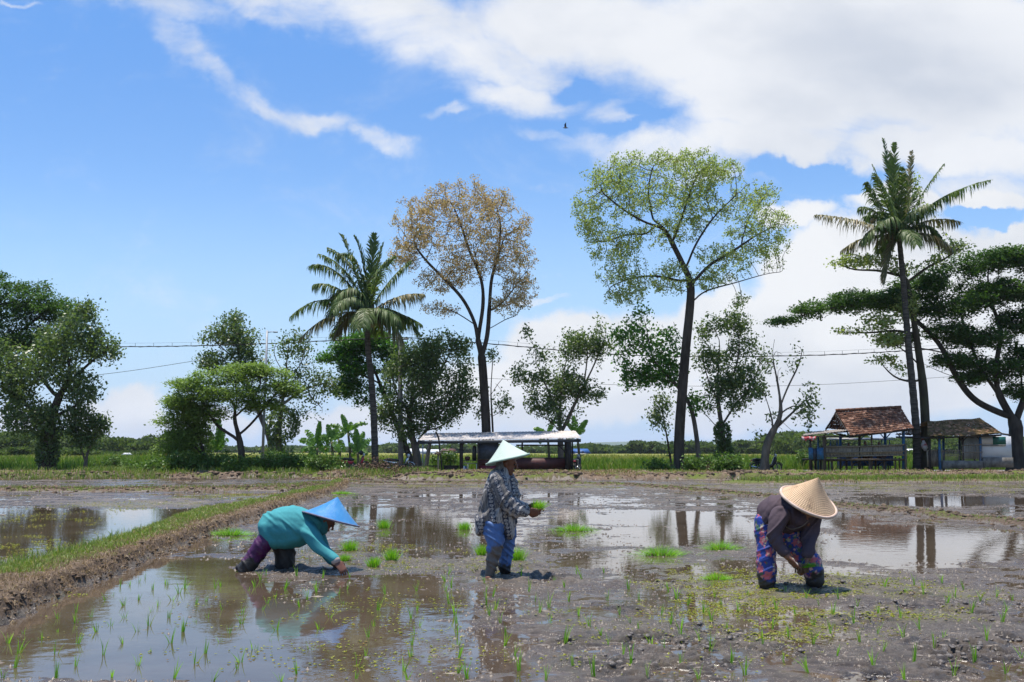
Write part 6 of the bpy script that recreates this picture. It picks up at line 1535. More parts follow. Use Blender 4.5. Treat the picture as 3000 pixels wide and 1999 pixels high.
# ---- planter in the patterned shirt standing in the middle
Y2 = 10.6
c = G(1140, 1310); p2 = empty('person', (c[0], Y2, 0), 'person in striped dark batik shirt and pale mint conical hat standing in the mud', 'person')
tor2 = ptube([(1156, 1083, 0, .060, .09), (1152, 1092, 0, .115, .17), (1150, 1110, 0, .155, .20), (1148, 1140, 0, .185, .19), (1146, 1170, 0, .200, .19), (1144, 1196, 0, .208, .20)], Y2)
hemA = ptube([(1125, 1180, 0, .10, .17), (1112, 1200, .02, .095, .17), (1102, 1219, .03, .050, .14)], Y2)
hemB = ptube([(1165, 1180, 0, .10, .17), (1168, 1205, 0, .085, .17), (1172, 1225, 0, .060, .15)], Y2)
a2N = ptube([(1140, 1096, -.15, .085, .085), (1150, 1125, -.20, .088, .09), (1163, 1152, -.22, .085, .085), (1183, 1168, -.22, .078, .075), (1200, 1172, -.20, .070, .068), (1211, 1176, -.19, .066, .062)], Y2)
a2F = ptube([(1166, 1098, .12, .075, .08), (1178, 1130, .14, .07, .075), (1186, 1160, .10, .065, .065), (1206, 1170, .04, .055, .055)], Y2)
lt = np.array((.40, .375, .35)); dk_ = np.array((.030, .035, .055)); md_ = np.array((.10, .105, .12))
def col_batik(co, u, v, t, a):
    x = np.where((t == 3) | (t == 4), u, co[:, 0] * 1.0 + co[:, 2] * .10 + .35 * co[:, 1] * 0 + u * .25)
    per = .094; s = (x / per) % 1.0; yy = np.where((t == 3) | (t == 4), v, co[:, 2])
    c = np.tile(lt, (len(co), 1)) * (.75 + .4 * fbm(co[:, 0] * 20, co[:, 2] * 20, co[:, 1] * 20))[:, None]
    dkm = (s > .30) & (s < .82); c[dkm] = dk_
    q = ((yy / .038) % 1.0 - .5) * .038; w = (s - .56) * per; rr = np.hypot(q, w)
    c[(rr < .0145) & (rr > .005)] = lt * .9
    c[((s > .16) & (s < .20)) | ((s > .90) & (s < .94))] = md_
    c[((s > .34) & (s < .37)) | ((s > .75) & (s < .78))] = md_ * 1.6
    big = fbm(co[:, 0] * 3 + 5, co[:, 2] * 3, co[:, 1] * 3, oct=2, seed=12) > .60
    c[big & ~dkm] *= .45
    return c
union('shirt', [tor2, hemA, hemB, a2N, a2F], M_fab, p2, .008, 5, (.009, 5.0, 9.0, .9, .018, 2.0, 10.0), col_batik)
l2N = ptube([(1136, 1205, -.08, .125, .12), (1135, 1228, -.10, .108, .11), (1138, 1248, -.12, .092, .095), (1135, 1274, -.12, .078, .08), (1129, 1300, -.12, .056, .06), (1124, 1322, -.12, .050, .055)], Y2)
l2F = ptube([(1160, 1210, .10, .115, .12), (1167, 1238, .10, .088, .10), (1164, 1266, .10, .080, .09), (1161, 1292, .10, .072, .08), (1160, 1312, .10, .06, .06)], Y2)
jean = np.array((.070, .150, .345))
def col_jean(co, u, v, t, a):
    b = np.tile(jean, (len(co), 1)) * (.8 + .4 * fbm(co[:, 0] * 14, co[:, 2] * 14, co[:, 1] * 14))[:, None]
    c1 = muddy(co, b, .26, .40, mudd, 6); c2 = muddy(co, b, .14, .24, np.array((.018, .016, .015)), 7)
    return np.where((t == 0)[:, None], c1, c2)
union('trousers', [l2N, l2F], M_fabwet, p2, .009, 3, (.007, 6.0, 14.0, -.6, .014, 2.5, 16.0), col_jean)
hc2 = P(1166, 1066, Y2)
hd, ee = head(hc2, (.97, -.12, -.18), (.15, 0, 1), 1.0)
b2 = [ptube([(1148, 1200, 0, .14, .14), (1148, 1150, 0, .14, .13), (1152, 1105, 0, .12, .15), (1158, 1088, 0, .055, .06), (1164, 1076, 0, .052, .055)], Y2)] + scale_t([a2N, a2F], .62) + scale_t([l2N, l2F], .72) + hd
hw2 = P(1213, 1174, Y2 - .19)
b2 += hand(hw2, (.97, .05, -.22), (.15, .8, .3), 1, (.5, .75, .9, 1.0), 1.1)
b2 += [ptube([(1200, 1170, .06, .035, .035), (1216, 1166, 0, .029, .029)], Y2)] + hand(P(1218, 1165, Y2 - .02), (.97, -.15, .12), (.1, -.8, -.4), -1, (.55, .7, .8, .95), 1.1)
b2 += [ptube([(1129, 1300, -.12, .046, .05), (1124, 1325, -.12, .045, .05), (1122, 1335, -.14, .05, .09)], Y2)]
union('body', b2, M_skin, p2, .006, 2)
eyes_of(p2, ee)
union('scarf', [rtube([hc2 + [-.075, 0, .02], hc2 + [-.07, 0, -.08], P(1146, 1088, Y2), P(1150, 1096, Y2)], [(.045, .085), (.06, .09), (.075, .11), (.09, .13)])], mat('grey_scarf', (.20, .20, .20), (.06, .06, .065), rough=.85, scale=14), p2, .008, 3)
hat(p2, P(1156, 1010.5, Y2), P(1167.5, 1056.5, Y2 - .012), .232, M_hatm, M_rimm, .035, .011)

# ---- planter in the dark purple shirt and flowered trousers
Y3 = 9.66
c = G(1810, 1335); p3 = empty('person', (c[0], Y3, 0), 'person in dark purple shirt, flowered blue trousers and woven straw conical hat bending forward', 'person')
tor3 = ptube([(1761, 1196, .06, .110, .18), (1772, 1184, .06, .150, .19), (1794, 1176, .03, .165, .19), (1820, 1180, -.02, .165, .19), (1842, 1186, -.08, .130, .20), (1858, 1184, -.12, .09, .13)], Y3)
bel = ptube([(1790, 1196, .03, .10, .15), (1812, 1206, 0, .085, .16), (1836, 1204, -.06, .07, .15)], Y3)
a3N = ptube([(1796, 1180, -.18, .085, .09), (1788, 1200, -.22, .082, .085), (1779, 1226, -.24, .070, .072), (1784, 1244, -.25, .060, .06), (1794, 1260, -.27, .050, .05), (1803, 1271, -.28, .044, .045)], Y3)
a3F = ptube([(1868, 1190, -.06, .085, .085), (1864, 1216, -.10, .080, .08), (1858, 1240, -.16, .068, .07), (1858, 1262, -.24, .055, .055), (1856, 1278, -.28, .045, .045)], Y3)
plum = np.array((.074, .052, .064))
union('shirt', [tor3, bel, a3N, a3F], M_fab, p3, .008, 6, (.005, 6.0, 18.0, .9, .013, 2.5, 14.0), lambda co, u, v, t, a: np.tile(plum, (len(co), 1)) * (.85 + .3 * fbm(co[:, 0] * 7, co[:, 2] * 7, co[:, 1] * 7, oct=3))[:, None])
l3L = ptube([(1760, 1196, .05, .115, .14), (1757, 1222, .03, .098, .12), (1761, 1252, 0, .094, .11), (1761, 1280, -.02, .090, .10), (1762, 1304, -.03, .092, .10), (1762, 1330, -.03, .084, .09), (1764, 1356, -.03, .06, .07)], Y3)
l3R = ptube([(1800, 1206, .08, .125, .14), (1826, 1240, .05, .118, .13), (1846, 1268, .02, .110, .12), (1862, 1292, 0, .100, .11), (1870, 1314, 0, .092, .10), (1874, 1340, 0, .08, .085)], Y3)
r = np.random.default_rng(8)
def col_flor(co, u, v, t, a):
    blue = np.array((.016, .045, .260)); x = u + (t * .37); y = v
    c = np.tile(blue, (len(co), 1)) * (.7 + .6 * fbm(co[:, 0] * 9, co[:, 2] * 9, co[:, 1] * 9))[:, None]
    rr2 = np.random.default_rng(5)
    for (colr, nfl, lo_, hi_) in [((.36, .34, .24), 70, .008, .020), ((.05, .11, .06), 110, .008, .022), ((.46, .10, .14), 110, .020, .038), ((.60, .34, .30), 110, .007, .016), ((.45, .02, .05), 50, .005, .012)]:
        for k in range(nfl):
            cx_, cy_ = rr2.uniform(-.34, .72), rr2.uniform(-.05, .75); s = rr2.uniform(lo_, hi_)
            dx_, dy_ = x - cx_, y - cy_; an = np.arctan2(dy_, dx_); d = np.hypot(dx_, dy_) / (s * (1 + .28 * np.cos(5 * an + k)))
            c[d < 1] = np.array(colr) * rr2.uniform(.8, 1.15)
    return muddy(co, c, .12, .22, np.array((.030, .025, .021)), 9)
union('trousers', [l3L, l3R], M_fabwet, p3, .0075, 3, (.006, 6.0, 15.0, .4, .008, 2.5, 16.0), col_flor)
hc3 = P(1846, 1182, Y3 - .14)
hd, ee = head(hc3, (.35, -.55, -.75), (.45, -.55, .70), 1.0)
b3 = [ptube([(1770, 1190, .05, .11, .14), (1800, 1182, .02, .12, .14), (1830, 1184, -.05, .10, .13), (1842, 1184, -.1, .055, .06), (1848, 1183, -.13, .05, .055)], Y3)] + scale_t([a3N, a3F], .72) + scale_t([l3L, l3R], .72) + hd
b3 += [ptube([(1800, 1268, -.28, .036, .036), (1812, 1282, -.30, .031, .031)], Y3)] + hand(P(1813, 1284, Y3 - .30), (.62, -.1, -.78), (.6, .2, .35), 1, (.45, .55, .65, .75), 1.15)
b3 += [ptube([(1856, 1274, -.28, .036, .036), (1856, 1286, -.29, .031, .031)], Y3)] + hand(P(1856, 1288, Y3 - .29), (-.30, -.1, -.95), (-.6, .3, .2), -1, (.6, .75, .85, .95), 1.15)
union('body', b3, M_skin, p3, .006, 2)
eyes_of(p3, ee)
union('neckline', [rtube([P(1800, 1207, Y3 - .14), P(1818, 1216, Y3 - .17), P(1842, 1210, Y3 - .22), P(1858, 1196, Y3 - .22)], [(.006, .006)] * 4, 5)], mat('collar_edge', (.16, .13, .11), (.1, .08, .07), rough=.8), p3, .005, 1)
ax = np.array([.29 * .9, -.43, .86]); rc3 = P(1857.5, 1152, Y3 - .16)
hat(p3, rc3 + ax / np.linalg.norm(ax) * .262, rc3, .266, M_hats, M_rims, .04, .015)

# small resting figures on the huts
sitter(1949.8, 1024, 55.8, M_slate, 'person in dark clothes leaning low behind the left part of the hut railing', P(0, 1054, 55.8)[2])
sitter(1988, 1019, 55.6, M_dwood, 'person with black hair sitting up behind the hut railing', P(0, 1054, 55.6)[2])
sitter(2020, 1021, 55.6, M_tarp, 'person in a blue top sitting at the right part of the hut railing', P(0, 1054, 55.6)[2])
# ------------------------------------------------------------------ roadside stall
st = empty('food_stall', (0, 57, .1), 'long open roadside stall with pale corrugated roof and dark posts', 'food stall')
a, b = P(962, 1012, 56.6), P(1335.5, 1007, 56.6); c, d = P(1322, 990, 59.0), P(976, 996, 59.0)
V = []; F = []; n = 620
for i in range(n):
    t = i / (n - 1); w = np.array([0, 0, .012 * math.sin(t * 320)]); V += [a * (1 - t) + b * t + w, (a * .5 + d * .5) * (1 - t) + (b * .5 + c * .5) * t + w, d * (1 - t) + c * t + w]
for i in range(n - 1): k = i * 3; F += [(k, k + 3, k + 4, k + 1), (k + 1, k + 4, k + 5, k + 2)]
o = mesh('roof', V, F, M_zinc, st, smooth=True, world=True); q = o.modifiers.new('thickness', 'SOLIDIFY'); q.thickness = .012
mb = MB(); A = P(964, 1013.5, 56.72); B = P(1335, 1009, 56.72); mb.bar(A - [0, 0, .09], B - [0, 0, .09], .10, .17)
mb2 = MB(); mb2.add([A - [0, 0, .18], B - [0, 0, .18], B, A, A + [0, .05, -.18], B + [0, .05, -.18], B + [0, .05, 0], A + [0, .05, 0]], [(0, 1, 2, 3), (5, 4, 7, 6), (4, 0, 3, 7), (1, 5, 6, 2), (3, 2, 6, 7), (4, 5, 1, 0)])
part(mb2, 'fascia', M_slate, st)
mb = MB(); mb.bar(d - [0, .1, .10], c - [0, .1, .10], .10); mb.bar(P(1186, 1023.5, 57.2), P(1300, 1023.5, 57.2), .07)
for x in (972, 1060, 1098, 1305): mb.bar(P(x, 1016, 56.8), P(x + (10 if x < 1176 else -6), 1001, 58.9), .07)
mb.bar(P(1060, 1026, 56.9), P(1068, 1017, 56.9), .06); mb.bar(P(1300, 1040, 56.9), P(1284, 1024, 56.9), .06)
part(mb, 'beams', M_dwood, st)
for (x, w, Y, m, yb) in [(971.5, .035, 56.8, M_galv, 1101), (1060, .10, 56.9, M_dwood, 1095), (1306, .16, 56.9, M_dwood, 1092), (1299, .06, 58.8, M_dwood, 1090), (1315, .05, 58.6, M_dwood, 1090), (1098, .035, 56.85, M_wood, 1094), (1060, .06, 58.8, M_dwood, 1088), (1200, .05, 58.8, M_dwood, 1088)]:
    mb = MB(); ppost(mb, x, 1012, x, 1090, Y, w, z0=.08, n=4 if w > .05 else 8); part(mb, 'post', m, st)
mb = MB(); pbox(mb, 1099, 1018, 1146, 1055, 57.0, .06); part(mb, 'board', M_slate, st)
mb = MB(); pbox(mb, 1098, 1056.5, 1150, 1070, 57.0, .9); part(mb, 'counter', M_maroon, st)
mb = MB(); pbox(mb, 1098, 1070.5, 1150, 1094, 57.02, .85); part(mb, 'lower_panel', M_redb, st)
mb = MB(); pbox(mb, 1097, 1054.8, 1152, 1056.6, 56.95, 1.0); pbox(mb, 1063, 1058.5, 1097, 1060, 56.95, .9); part(mb, 'worktop', M_wood, st)
mb = MB(); pbox(mb, 1066, 1064, 1096, 1066, 57.3, .5); pbox(mb, 1074, 1079, 1096, 1081.5, 57.0, .5); pbox(mb, 1074, 1066, 1076, 1094, 57.0, .05); pbox(mb, 1094, 1066, 1096, 1094, 57.0, .05); pbox(mb, 1074, 1091, 1096, 1093, 57.0, .5); part(mb, 'shelf', M_zinc, st)
mb = MB(); pbox(mb, 1170, 1054, 1304, 1077, 57.0, .05); part(mb, 'bench_back', M_maroon, st)
mb = MB(); pbox(mb, 1168, 1051.5, 1306, 1054, 56.98, .10); pbox(mb, 1175, 1077, 1300, 1079.5, 57.1, .4); part(mb, 'bench_seat', M_dwood, st)
for x in (1192, 1206, 1232, 1262, 1274, 1290, 1180, 1218):
    mb = MB(); ppost(mb, x, 1077, x, 1090, 57.1 + (x % 5) * .1, .045, z0=.06, n=4); part(mb, 'leg', M_dwood, st)
for (x0, x1) in [(976, 1008), (1020, 1054)]:
    bn = empty('bench', P((x0 + x1) / 2, 1093, 57.6), 'low dark bench under the left end of the stall roof' if x0 < 1000 else 'dark bench between the wooden post and the thick stall post', 'bench')
    mb = MB(); pbox(mb, x0, 1072, x1, 1088, 57.4, .05); part(mb, 'front_board', M_dwood, bn)
    mb = MB(); pbox(mb, x0 - 1, 1070, x1 + 1, 1072, 57.38, .5); part(mb, 'seat', M_dwood, bn)
    for x in (x0 + 1, x1 - 2):
        for dY in (.0, .4):
            mb = MB(); pbox(mb, x, 1088, x + 2, 1094, 57.42 + dY, .05); part(mb, 'leg', M_dwood, bn)
# things on and by the stall
def lathe(mb, c, prof, n=14):
    th = np.linspace(0, 2 * math.pi, n, endpoint=False); V = [(c[0] + r_ * math.cos(t), c[1] + r_ * math.sin(t), c[2] + z) for (r_, z) in prof for t in th]
    F = [(k * n + i, k * n + (i + 1) % n, (k + 1) * n + (i + 1) % n, (k + 1) * n + i) for k in range(len(prof) - 1) for i in range(n)]
    F += [tuple(range(n - 1, -1, -1)), tuple((len(prof) - 1) * n + i for i in range(n))]
    return mb.add(V, F)
ct = P(1074, 1058.5, 57.2)
mb = MB(); lathe(mb, ct, [(.10, 0), (.15, .10), (.16, .18), (.14, .20), (.03, .24)]); o = mesh('cooking_pot', np.concatenate(mb.v), mb.f, M_maroon, None, True); tag(o, 'dark red pot standing on the stall worktop', 'pot')
ct = P(1090, 1058.5, 57.3)
mb = MB(); lathe(mb, ct, [(.09, 0), (.13, .05), (.13, .75), (.10, .80), (.05, .85)]); o = mesh('water_dispenser', np.concatenate(mb.v), mb.f, M_black, None, True); tag(o, 'tall dark canister on the stall worktop beside the board', 'canister')
for k, (x, y, s, m, lb) in enumerate([(1066, 1092, .11, M_whitep, 'pale bottle standing on the ground at the thick stall post'), (1070, 1092, .10, M_tarp, 'bluish jug standing beside the pale bottle under the stall worktop')]):
    ct = P(x, y, 56.95); mb = MB(); lathe(mb, ct, [(.09 * s / .1, 0), (.10 * s / .1, .03), (.10 * s / .1, .35), (.04, .45), (.035, .52)]); o = mesh('jug', np.concatenate(mb.v), mb.f, m, None, True); tag(o, lb, 'jug')
for k in range(3):
    ct = P(1080 + k * 5, 1091, 57.15); mb = MB(); lathe(mb, ct, [(.07, 0), (.085, .02), (.085, .2), (.07, .22)]); o = mesh('jar', np.concatenate(mb.v), mb.f, M_black if k % 2 else M_slate, None, True)
    tag(o, ['leftmost dark jar inside the pale shelf of the stall', 'middle dark jar inside the pale shelf of the stall', 'rightmost dark jar inside the pale shelf of the stall'][k], 'jar', 'jars on the stall shelf')
# stacked pale blocks in front of the stall
bp = None; r = np.random.default_rng(17); kk = 0
M_brick = mat('pale_block', (.30, .27, .235), (.20, .17, .14), rough=.9, scale=9, b=.5)
mbk = MB()
for row in range(3):
    for i in range(12 - row):
        x = 1056 + i * 5.4 + row * 2; cc = P(x, 1106 - row * 4.0, 54.6); mbk.box(cc + [0, r.normal(0, .02), 0], (.115, .20, .082), rz=r.normal(0, .08))
o = mesh('block_stack', np.concatenate(mbk.v), mbk.f, M_brick, None, False); tag(o, 'low stack of pale blocks on the ground before the stall', 'block stack', kind='stuff')
# wooden stake with a crooked top in front of the stall
mb = MB(); ppost(mb, 1007, 1043, 1006.5, 1097, 56.2, .05, z0=.05); o = mesh('wooden_stake', np.concatenate(mb.v), mb.f, M_bamboo, None, True); tag(o, 'pale upright wooden stake in front of the left end of the stall', 'stake')
mb = MB(); mb.tube([P(999, 1044, 56.2), P(1006, 1040, 56.2), P(1014, 1044, 56.2)], [.05, .06, .05], 6); mb.tube([P(1001, 1041, 56.1), P(1010, 1046, 56.1)], [.05, .05], 6); o2 = mesh('crosspiece', np.concatenate(mb.v), mb.f, M_wood, None, True); o2.parent = o
mb = MB(); mb.tube(catmull([P(1001, 992, 56.3), P(1008, 1008, 56.3), P(1010, 1035, 56.3), P(1014, 1060, 56.3), P(1016, 1092, 56.3)], 4), np.linspace(.05, .035, 17), 6); o = mesh('dead_branch', np.concatenate(mb.v), mb.f, M_dwood, None, True); tag(o, 'crooked dark branch leaning on the stall roof by the wooden stake', 'branch')
mb = MB(); mb.tube(catmull([P(992, 1000, 59.6), P(984, 1040, 59.4), P(978, 1080, 59.2)], 4), np.linspace(.10, .14, 9), 8); o = mesh('cut_trunk', np.concatenate(mb.v), mb.f, M_bamboo, None, True); tag(o, 'pale leaning bare trunk behind the left end of the stall', 'trunk')

# ------------------------------------------------------------------ motorcycles
def motorcycle(label, x, Y, z, rz, accent, dark=None, helmet=False, leg=False):
    root = empty('motorcycle', (x, Y, z), label, 'motorcycle', 'motorcycles parked by the road', rz)
    dark = dark or M_black
    def lp(mb, nm, m, smooth=False, bev=.008):
        o = mesh(nm, np.concatenate(mb.v), mb.f, m, root, smooth)
        if bev and not smooth: q = o.modifiers.new('bevel', 'BEVEL'); q.width = bev; q.segments = 2; q.limit_method = 'ANGLE'
        return o
    for cx_ in (-.62, .62): wheel(root, (cx_, 0, .28), .28, .07, world=False)
    mb = MB(); mb.prism([(-.80, .74), (-.55, .80), (-.10, .76), (.08, .70), (.02, .62), (-.30, .62), (-.70, .66)], -.12, .12); lp(mb, 'seat', dark, bev=.03)
    mb = MB(); mb.prism([(-.82, .70), (-.30, .61), (.05, .60), (-.10, .44), (-.45, .48), (-.70, .60)], -.10, .10); lp(mb, 'tail_panel', accent, bev=.02)
    mb = MB(); mb.prism([(-.05, .60), (.10, .42), (.30, .46), (.45, .86), (.54, .90), (.56, .78), (.44, .40), (.30, .26), (-.10, .24), (-.20, .40)], -.09, .09); lp(mb, 'body', dark, bev=.02)
    mb = MB(); mb.prism([(.46, .78), (.58, .84), (.56, .62), (.44, .46), (.38, .50)], -.16, .16); lp(mb, 'leg_shield', accent, bev=.02)
    mb = MB(); mb.box((.02, 0, .28), (.30, .18, .18)); mb.tube([(.12, 0, .30), (.34, 0, .33)], [.08, .07], 10); lp(mb, 'engine', M_chrome, bev=.01)
    mb = MB()
    for s in (-.06, .06): mb.tube([(.50, s, .82), (.62, s, .28)], .022, 7)
    lp(mb, 'fork', M_chrome, True)
    mb = MB(); th = np.linspace(.35, 2.5, 10); 
    for s in (-.045, .0, .045): mb.tube([(.62 + .315 * math.cos(t), s, .28 + .315 * math.sin(t)) for t in th], .022, 5)
    lp(mb, 'front_fender', accent if leg else dark, True)
    mb = MB(); th = np.linspace(.9, 2.9, 10)
    for s in (-.045, 0, .045): mb.tube([(-.62 + .33 * math.cos(t), s, .28 + .33 * math.sin(t)) for t in th], .022, 5)
    lp(mb, 'rear_fender', dark, True)
    mb = MB(); mb.tube([(.40, -.33, 1.0), (.47, -.16, .97), (.50, 0, .93), (.47, .16, .97), (.40, .33, 1.0)], .018, 7); 
    lp(mb, 'handlebar', dark, True)
    mb = MB(); mb.tube([(.50, 0, .94), (.58, 0, .93), (.62, 0, .92)], [.10, .09, .05], 10); lp(mb, 'headlight', M_whitep, True)
    for s in (-1, 1):
        mb = MB(); mb.tube([(.42, s * .20, .98), (.44, s * .26, 1.14)], .008, 5); mb.box((.44, s * .27, 1.17), (.02, .13, .08)); lp(mb, 'mirror', dark, bev=.01)
    mb = MB(); mb.tube([(.10, -.12, .24), (-.30, -.14, .22), (-.40, -.16, .26), (-.90, -.16, .34)], [.02, .025, .045, .05], 8); lp(mb, 'exhaust', M_chrome, True)
    mb = MB(); mb.tube([(-.10, -.05, .30), (-.62, -.07, .28)], .025, 6); mb.tube([(-.60, -.08, .30), (-.50, -.10, .64)], .028, 8); mb.tube([(-.60, .08, .30), (-.50, .10, .64)], .028, 8); lp(mb, 'swingarm', dark, True)
    mb = MB(); mb.tube([(-.02, .10, .22), (.06, .20, .02)], .012, 5); lp(mb, 'kickstand', M_chrome, True)
    mb = MB(); mb.box((-.84, 0, .66), (.05, .14, .07)); lp(mb, 'tail_light', M_redp)
    if helmet:
        h = Matrix.Rotation(rz, 3, 'Z') @ Vector((.40, -.20, 1.05)); c = np.array((x + h.x, Y + h.y, z + h.z))
        mb = MB(); th = np.linspace(0, math.pi, 9); mb.tube([c + np.array([0, 0, -.13 * math.cos(t)]) for t in th], np.maximum(.13 * np.sin(th), .01), 12)
        o = mesh('helmet', np.concatenate(mb.v), mb.f, M_black, None, True); tag(o, 'black helmet hung on the handlebar of the scooter', 'helmet')
    return root
q = P(1761, 1084, 56.6); motorcycle('black motorcycle with bright exhaust parked behind the crooked bare tree', q[0], 56.6, .11, 0, M_black, leg=False)
q = P(812, 1084, 55.0); motorcycle('black and red scooter nosed up on the bank beside the rightmost banana plant', q[0], 55.0, .16, 0.15, M_redp, helmet=True)
q = P(915, 1088, 54.6); motorcycle('dark motorcycle with silver front fender left of the stall', q[0], 54.6, .12, 0.0, M_chrome, leg=True)
q = P(424, 1090, 56.0); motorcycle('dark motorcycle half sunk behind shrubs under the drooping tree', q[0], 56.0, .02, 2.6, M_black)
q = P(1327, 1088, 56.4); motorcycle('black motorcycle seen end on at the right end of the stall', q[0], 56.8, .08, 1.35, M_black)

# ------------------------------------------------------------------ poles and cables
pole = empty('street_lamp', P(602, 1092, 55), 'tall thin grey street lamp pole with a short arm among the trees at left', 'street lamp')
a = P(602, 1092, 55); a[2] = .08; b = P(614, 760, 55)
mb = MB(); mb.tube([a, a * .5 + b * .5, b], [.085, .07, .06], 10); part(mb, 'pole', M_galv, pole, True)
mb = MB(); mb.tube([P(613.8, 764, 55), P(624, 763, 54.9), P(630, 763.5, 54.85)], [.03, .025, .02], 7); part(mb, 'arm', M_galv, pole, True)
mb = MB(); mb.box(P(633, 763.5, 54.8), (.24, .14, .07)); part(mb, 'lamp_head', M_galv, pole, bevel=.02)
up_ = empty('utility_pole', P(921, 1090, 61), 'grey concrete utility pole rising through the trees behind the shorter palm', 'utility pole')
a = P(921, 1090, 61); a[2] = .1; b = P(919, 772, 61); mb = MB(); mb.tube([a, b], [.17, .11], 12); part(mb, 'pole', M_cpole, up_, True)
mb = MB(); mb.bar(b + [-.5, 0, -.2], b + [.5, 0, -.2], .09); part(mb, 'crossarm', M_cpole, up_)
def cable(name, label, pts, rad, lumps=0, twist=False, Y=60.8):
    k = catmull([P(a_, b_, Y) for a_, b_ in pts], 14); mb = MB(); mb.tube(k, rad, 6)
    if twist:
        s = np.linspace(0, 1, len(k)); off = np.stack([0 * s, .03 * np.sin(s * 160), .03 * np.cos(s * 160)], 1); mb.tube(k + off, rad * .8, 5)
        if lumps: mb.tube(k + np.array([0, 0, .22]), .005, 4)
        for i in range(3, len(k) - 2, 4): mb.tube([k[i], k[i] + [0, 0, .22]], .012, 4)
    o = mesh(name, np.concatenate(mb.v), mb.f, M_cable, None, True); tag(o, label, 'cable')
cable('power_cable', 'thick black twisted cable spanning the left half of the sky to the utility pole', [(-120, 782), (0, 790), (150, 795), (300, 797), (450, 795), (613, 790), (760, 783), (919, 775)], .024, 1, True)
cable('power_cable', 'thick black twisted cable spanning the right half of the sky behind the tall trees', [(919, 775), (1050, 784), (1200, 797), (1350, 811), (1500, 818), (1650, 820), (1860, 817), (2000, 811), (2120, 804), (2400, 790)], .024, 1, True)
cable('thin_wire', 'thin sloping wire between the far left tree and the slender tree', [(-100, 890), (120, 872), (280, 855), (445, 830), (600, 805), (640, 795)], .014, Y=64)
cable('thin_wire', 'faint thin wire low behind the trees at right', [(920, 860), (1250, 876), (1400, 884), (1650, 888), (1860, 885), (2080, 873), (2400, 850)], .012, Y=70)
dp = empty('utility_pole', P(730, 1040, 230), 'tiny far off pole on the horizon between the spreading tree and lamp post', 'utility pole')
mb = MB(); mb.tube([P(730, 1043, 230), P(730, 1004, 230)], [.12, .09], 6); part(mb, 'pole', M_cpole, dp)
mb = MB(); mb.bar(P(726, 1008, 230), P(734, 1008, 230), .12); part(mb, 'crossarm', M_cpole, dp)
dp.location.x += 0

# plastic bag on the mossy trunk
bc = P(2122, 1024, 56.0)
M_bag = mat('plastic_bag', (.62, .58, .56), (.50, .16, .16), rough=.4, scale=6, b=.4, lo=.45, hi=.6)
bgo = empty('plastic_bag', bc, 'white and red plastic bag hanging on the mossy trunk', 'bag')
union('bag', [rtube([bc + [0, 0, .26], bc + [.02, 0, .08], bc + [.06, -.02, -.12], bc + [.08, -.02, -.24]], [(.07, .03), (.15, .09), (.17, .12), (.10, .08)])], M_bag, bgo, .02, 2, (.015, 12, 8))
mb = MB(); mb.tube([bc + [-.08, .02, .25], bc + [0, .12, .42], bc + [.08, .02, .25]], .02, 5); part(mb, 'handle', M_redp, bgo, True)

# far small hut left and a few distant roofs
def farhouse(px, py, Y, w, h, roofc, label, wall=None):
    c = P(px, py, Y); rt = empty('house', (c[0], Y, .3), label, 'house', 'small buildings beyond the fields')
    z0 = .3; z1 = c[2]
    mb = MB(); mb.box((c[0], Y + w * .4, (z0 + z1) / 2), (w * .85, w * .7, z1 - z0)); part(mb, 'wall', wall or M_white, rt)
    mb = MB(); mb.add([(c[0] - w * .55, Y - .2, z1), (c[0] + w * .55, Y - .2, z1), (c[0] + w * .55, Y + w * .9, z1), (c[0] - w * .55, Y + w * .9, z1), (c[0] - w * .4, Y + w * .4, z1 + h), (c[0] + w * .4, Y + w * .4, z1 + h)], [(0, 1, 5, 4), (2, 3, 4, 5), (1, 2, 5), (3, 0, 4), (3, 2, 1, 0)]); part(mb, 'roof', roofc, rt)
farhouse(289, 1046, 140, 1.1, .3, M_white, 'tiny white roofed field shelter in the far left field', M_dwood)
farhouse(1001, 1042, 260, 5, 1.0, M_white, 'small far white house seen under the stall roof')
farhouse(1334, 1042, 260, 5, 1.2, M_tarp, 'far house with blue roof right of the stall')
farhouse(2096, 1041, 200, 4, .8, M_white, 'far white house low behind the tiled hut')
farhouse(958, 1042, 260, 5, 1.2, M_white, 'tiny far white house left of the utility pole')
farhouse(1030, 1040, 260, 4, 1.0, M_tile if False else M_maroon, 'tiny far house with brown roof behind the stall bench')

# ------------------------------------------------------------------ bird
bd = P(1299, 294, 70)
br = empty('bird', bd, 'small dark bird flying high above the paddy', 'bird')
union('body', [rtube([bd + [-.16, 0, 0], bd, bd + [.20, 0, -.01]], [(.02, .02), (.05, .05), (.02, .03)])], M_slate, br, .012, 1)
for s, tip in ((1, bd + np.array([.06, .0, .42])), (-1, bd + np.array([.14, .3, .20]))):
    mb = MB(); m_ = (bd + tip) / 2 + [-.05, 0, .02]
    mb.add([bd + [-.06, 0, .02], bd + [.07, 0, .02], m_ + [.08, 0, 0], m_ + [-.05, 0, 0], tip, bd + [-.06, 0, .035], bd + [.07, 0, .035], m_ + [.08, 0, .015], m_ + [-.05, 0, .015]], [(0, 1, 2, 3), (3, 2, 4), (6, 5, 8, 7), (7, 8, 4), (0, 3, 8, 5), (1, 6, 7, 2)])
    part(mb, 'wing', M_slate, br)

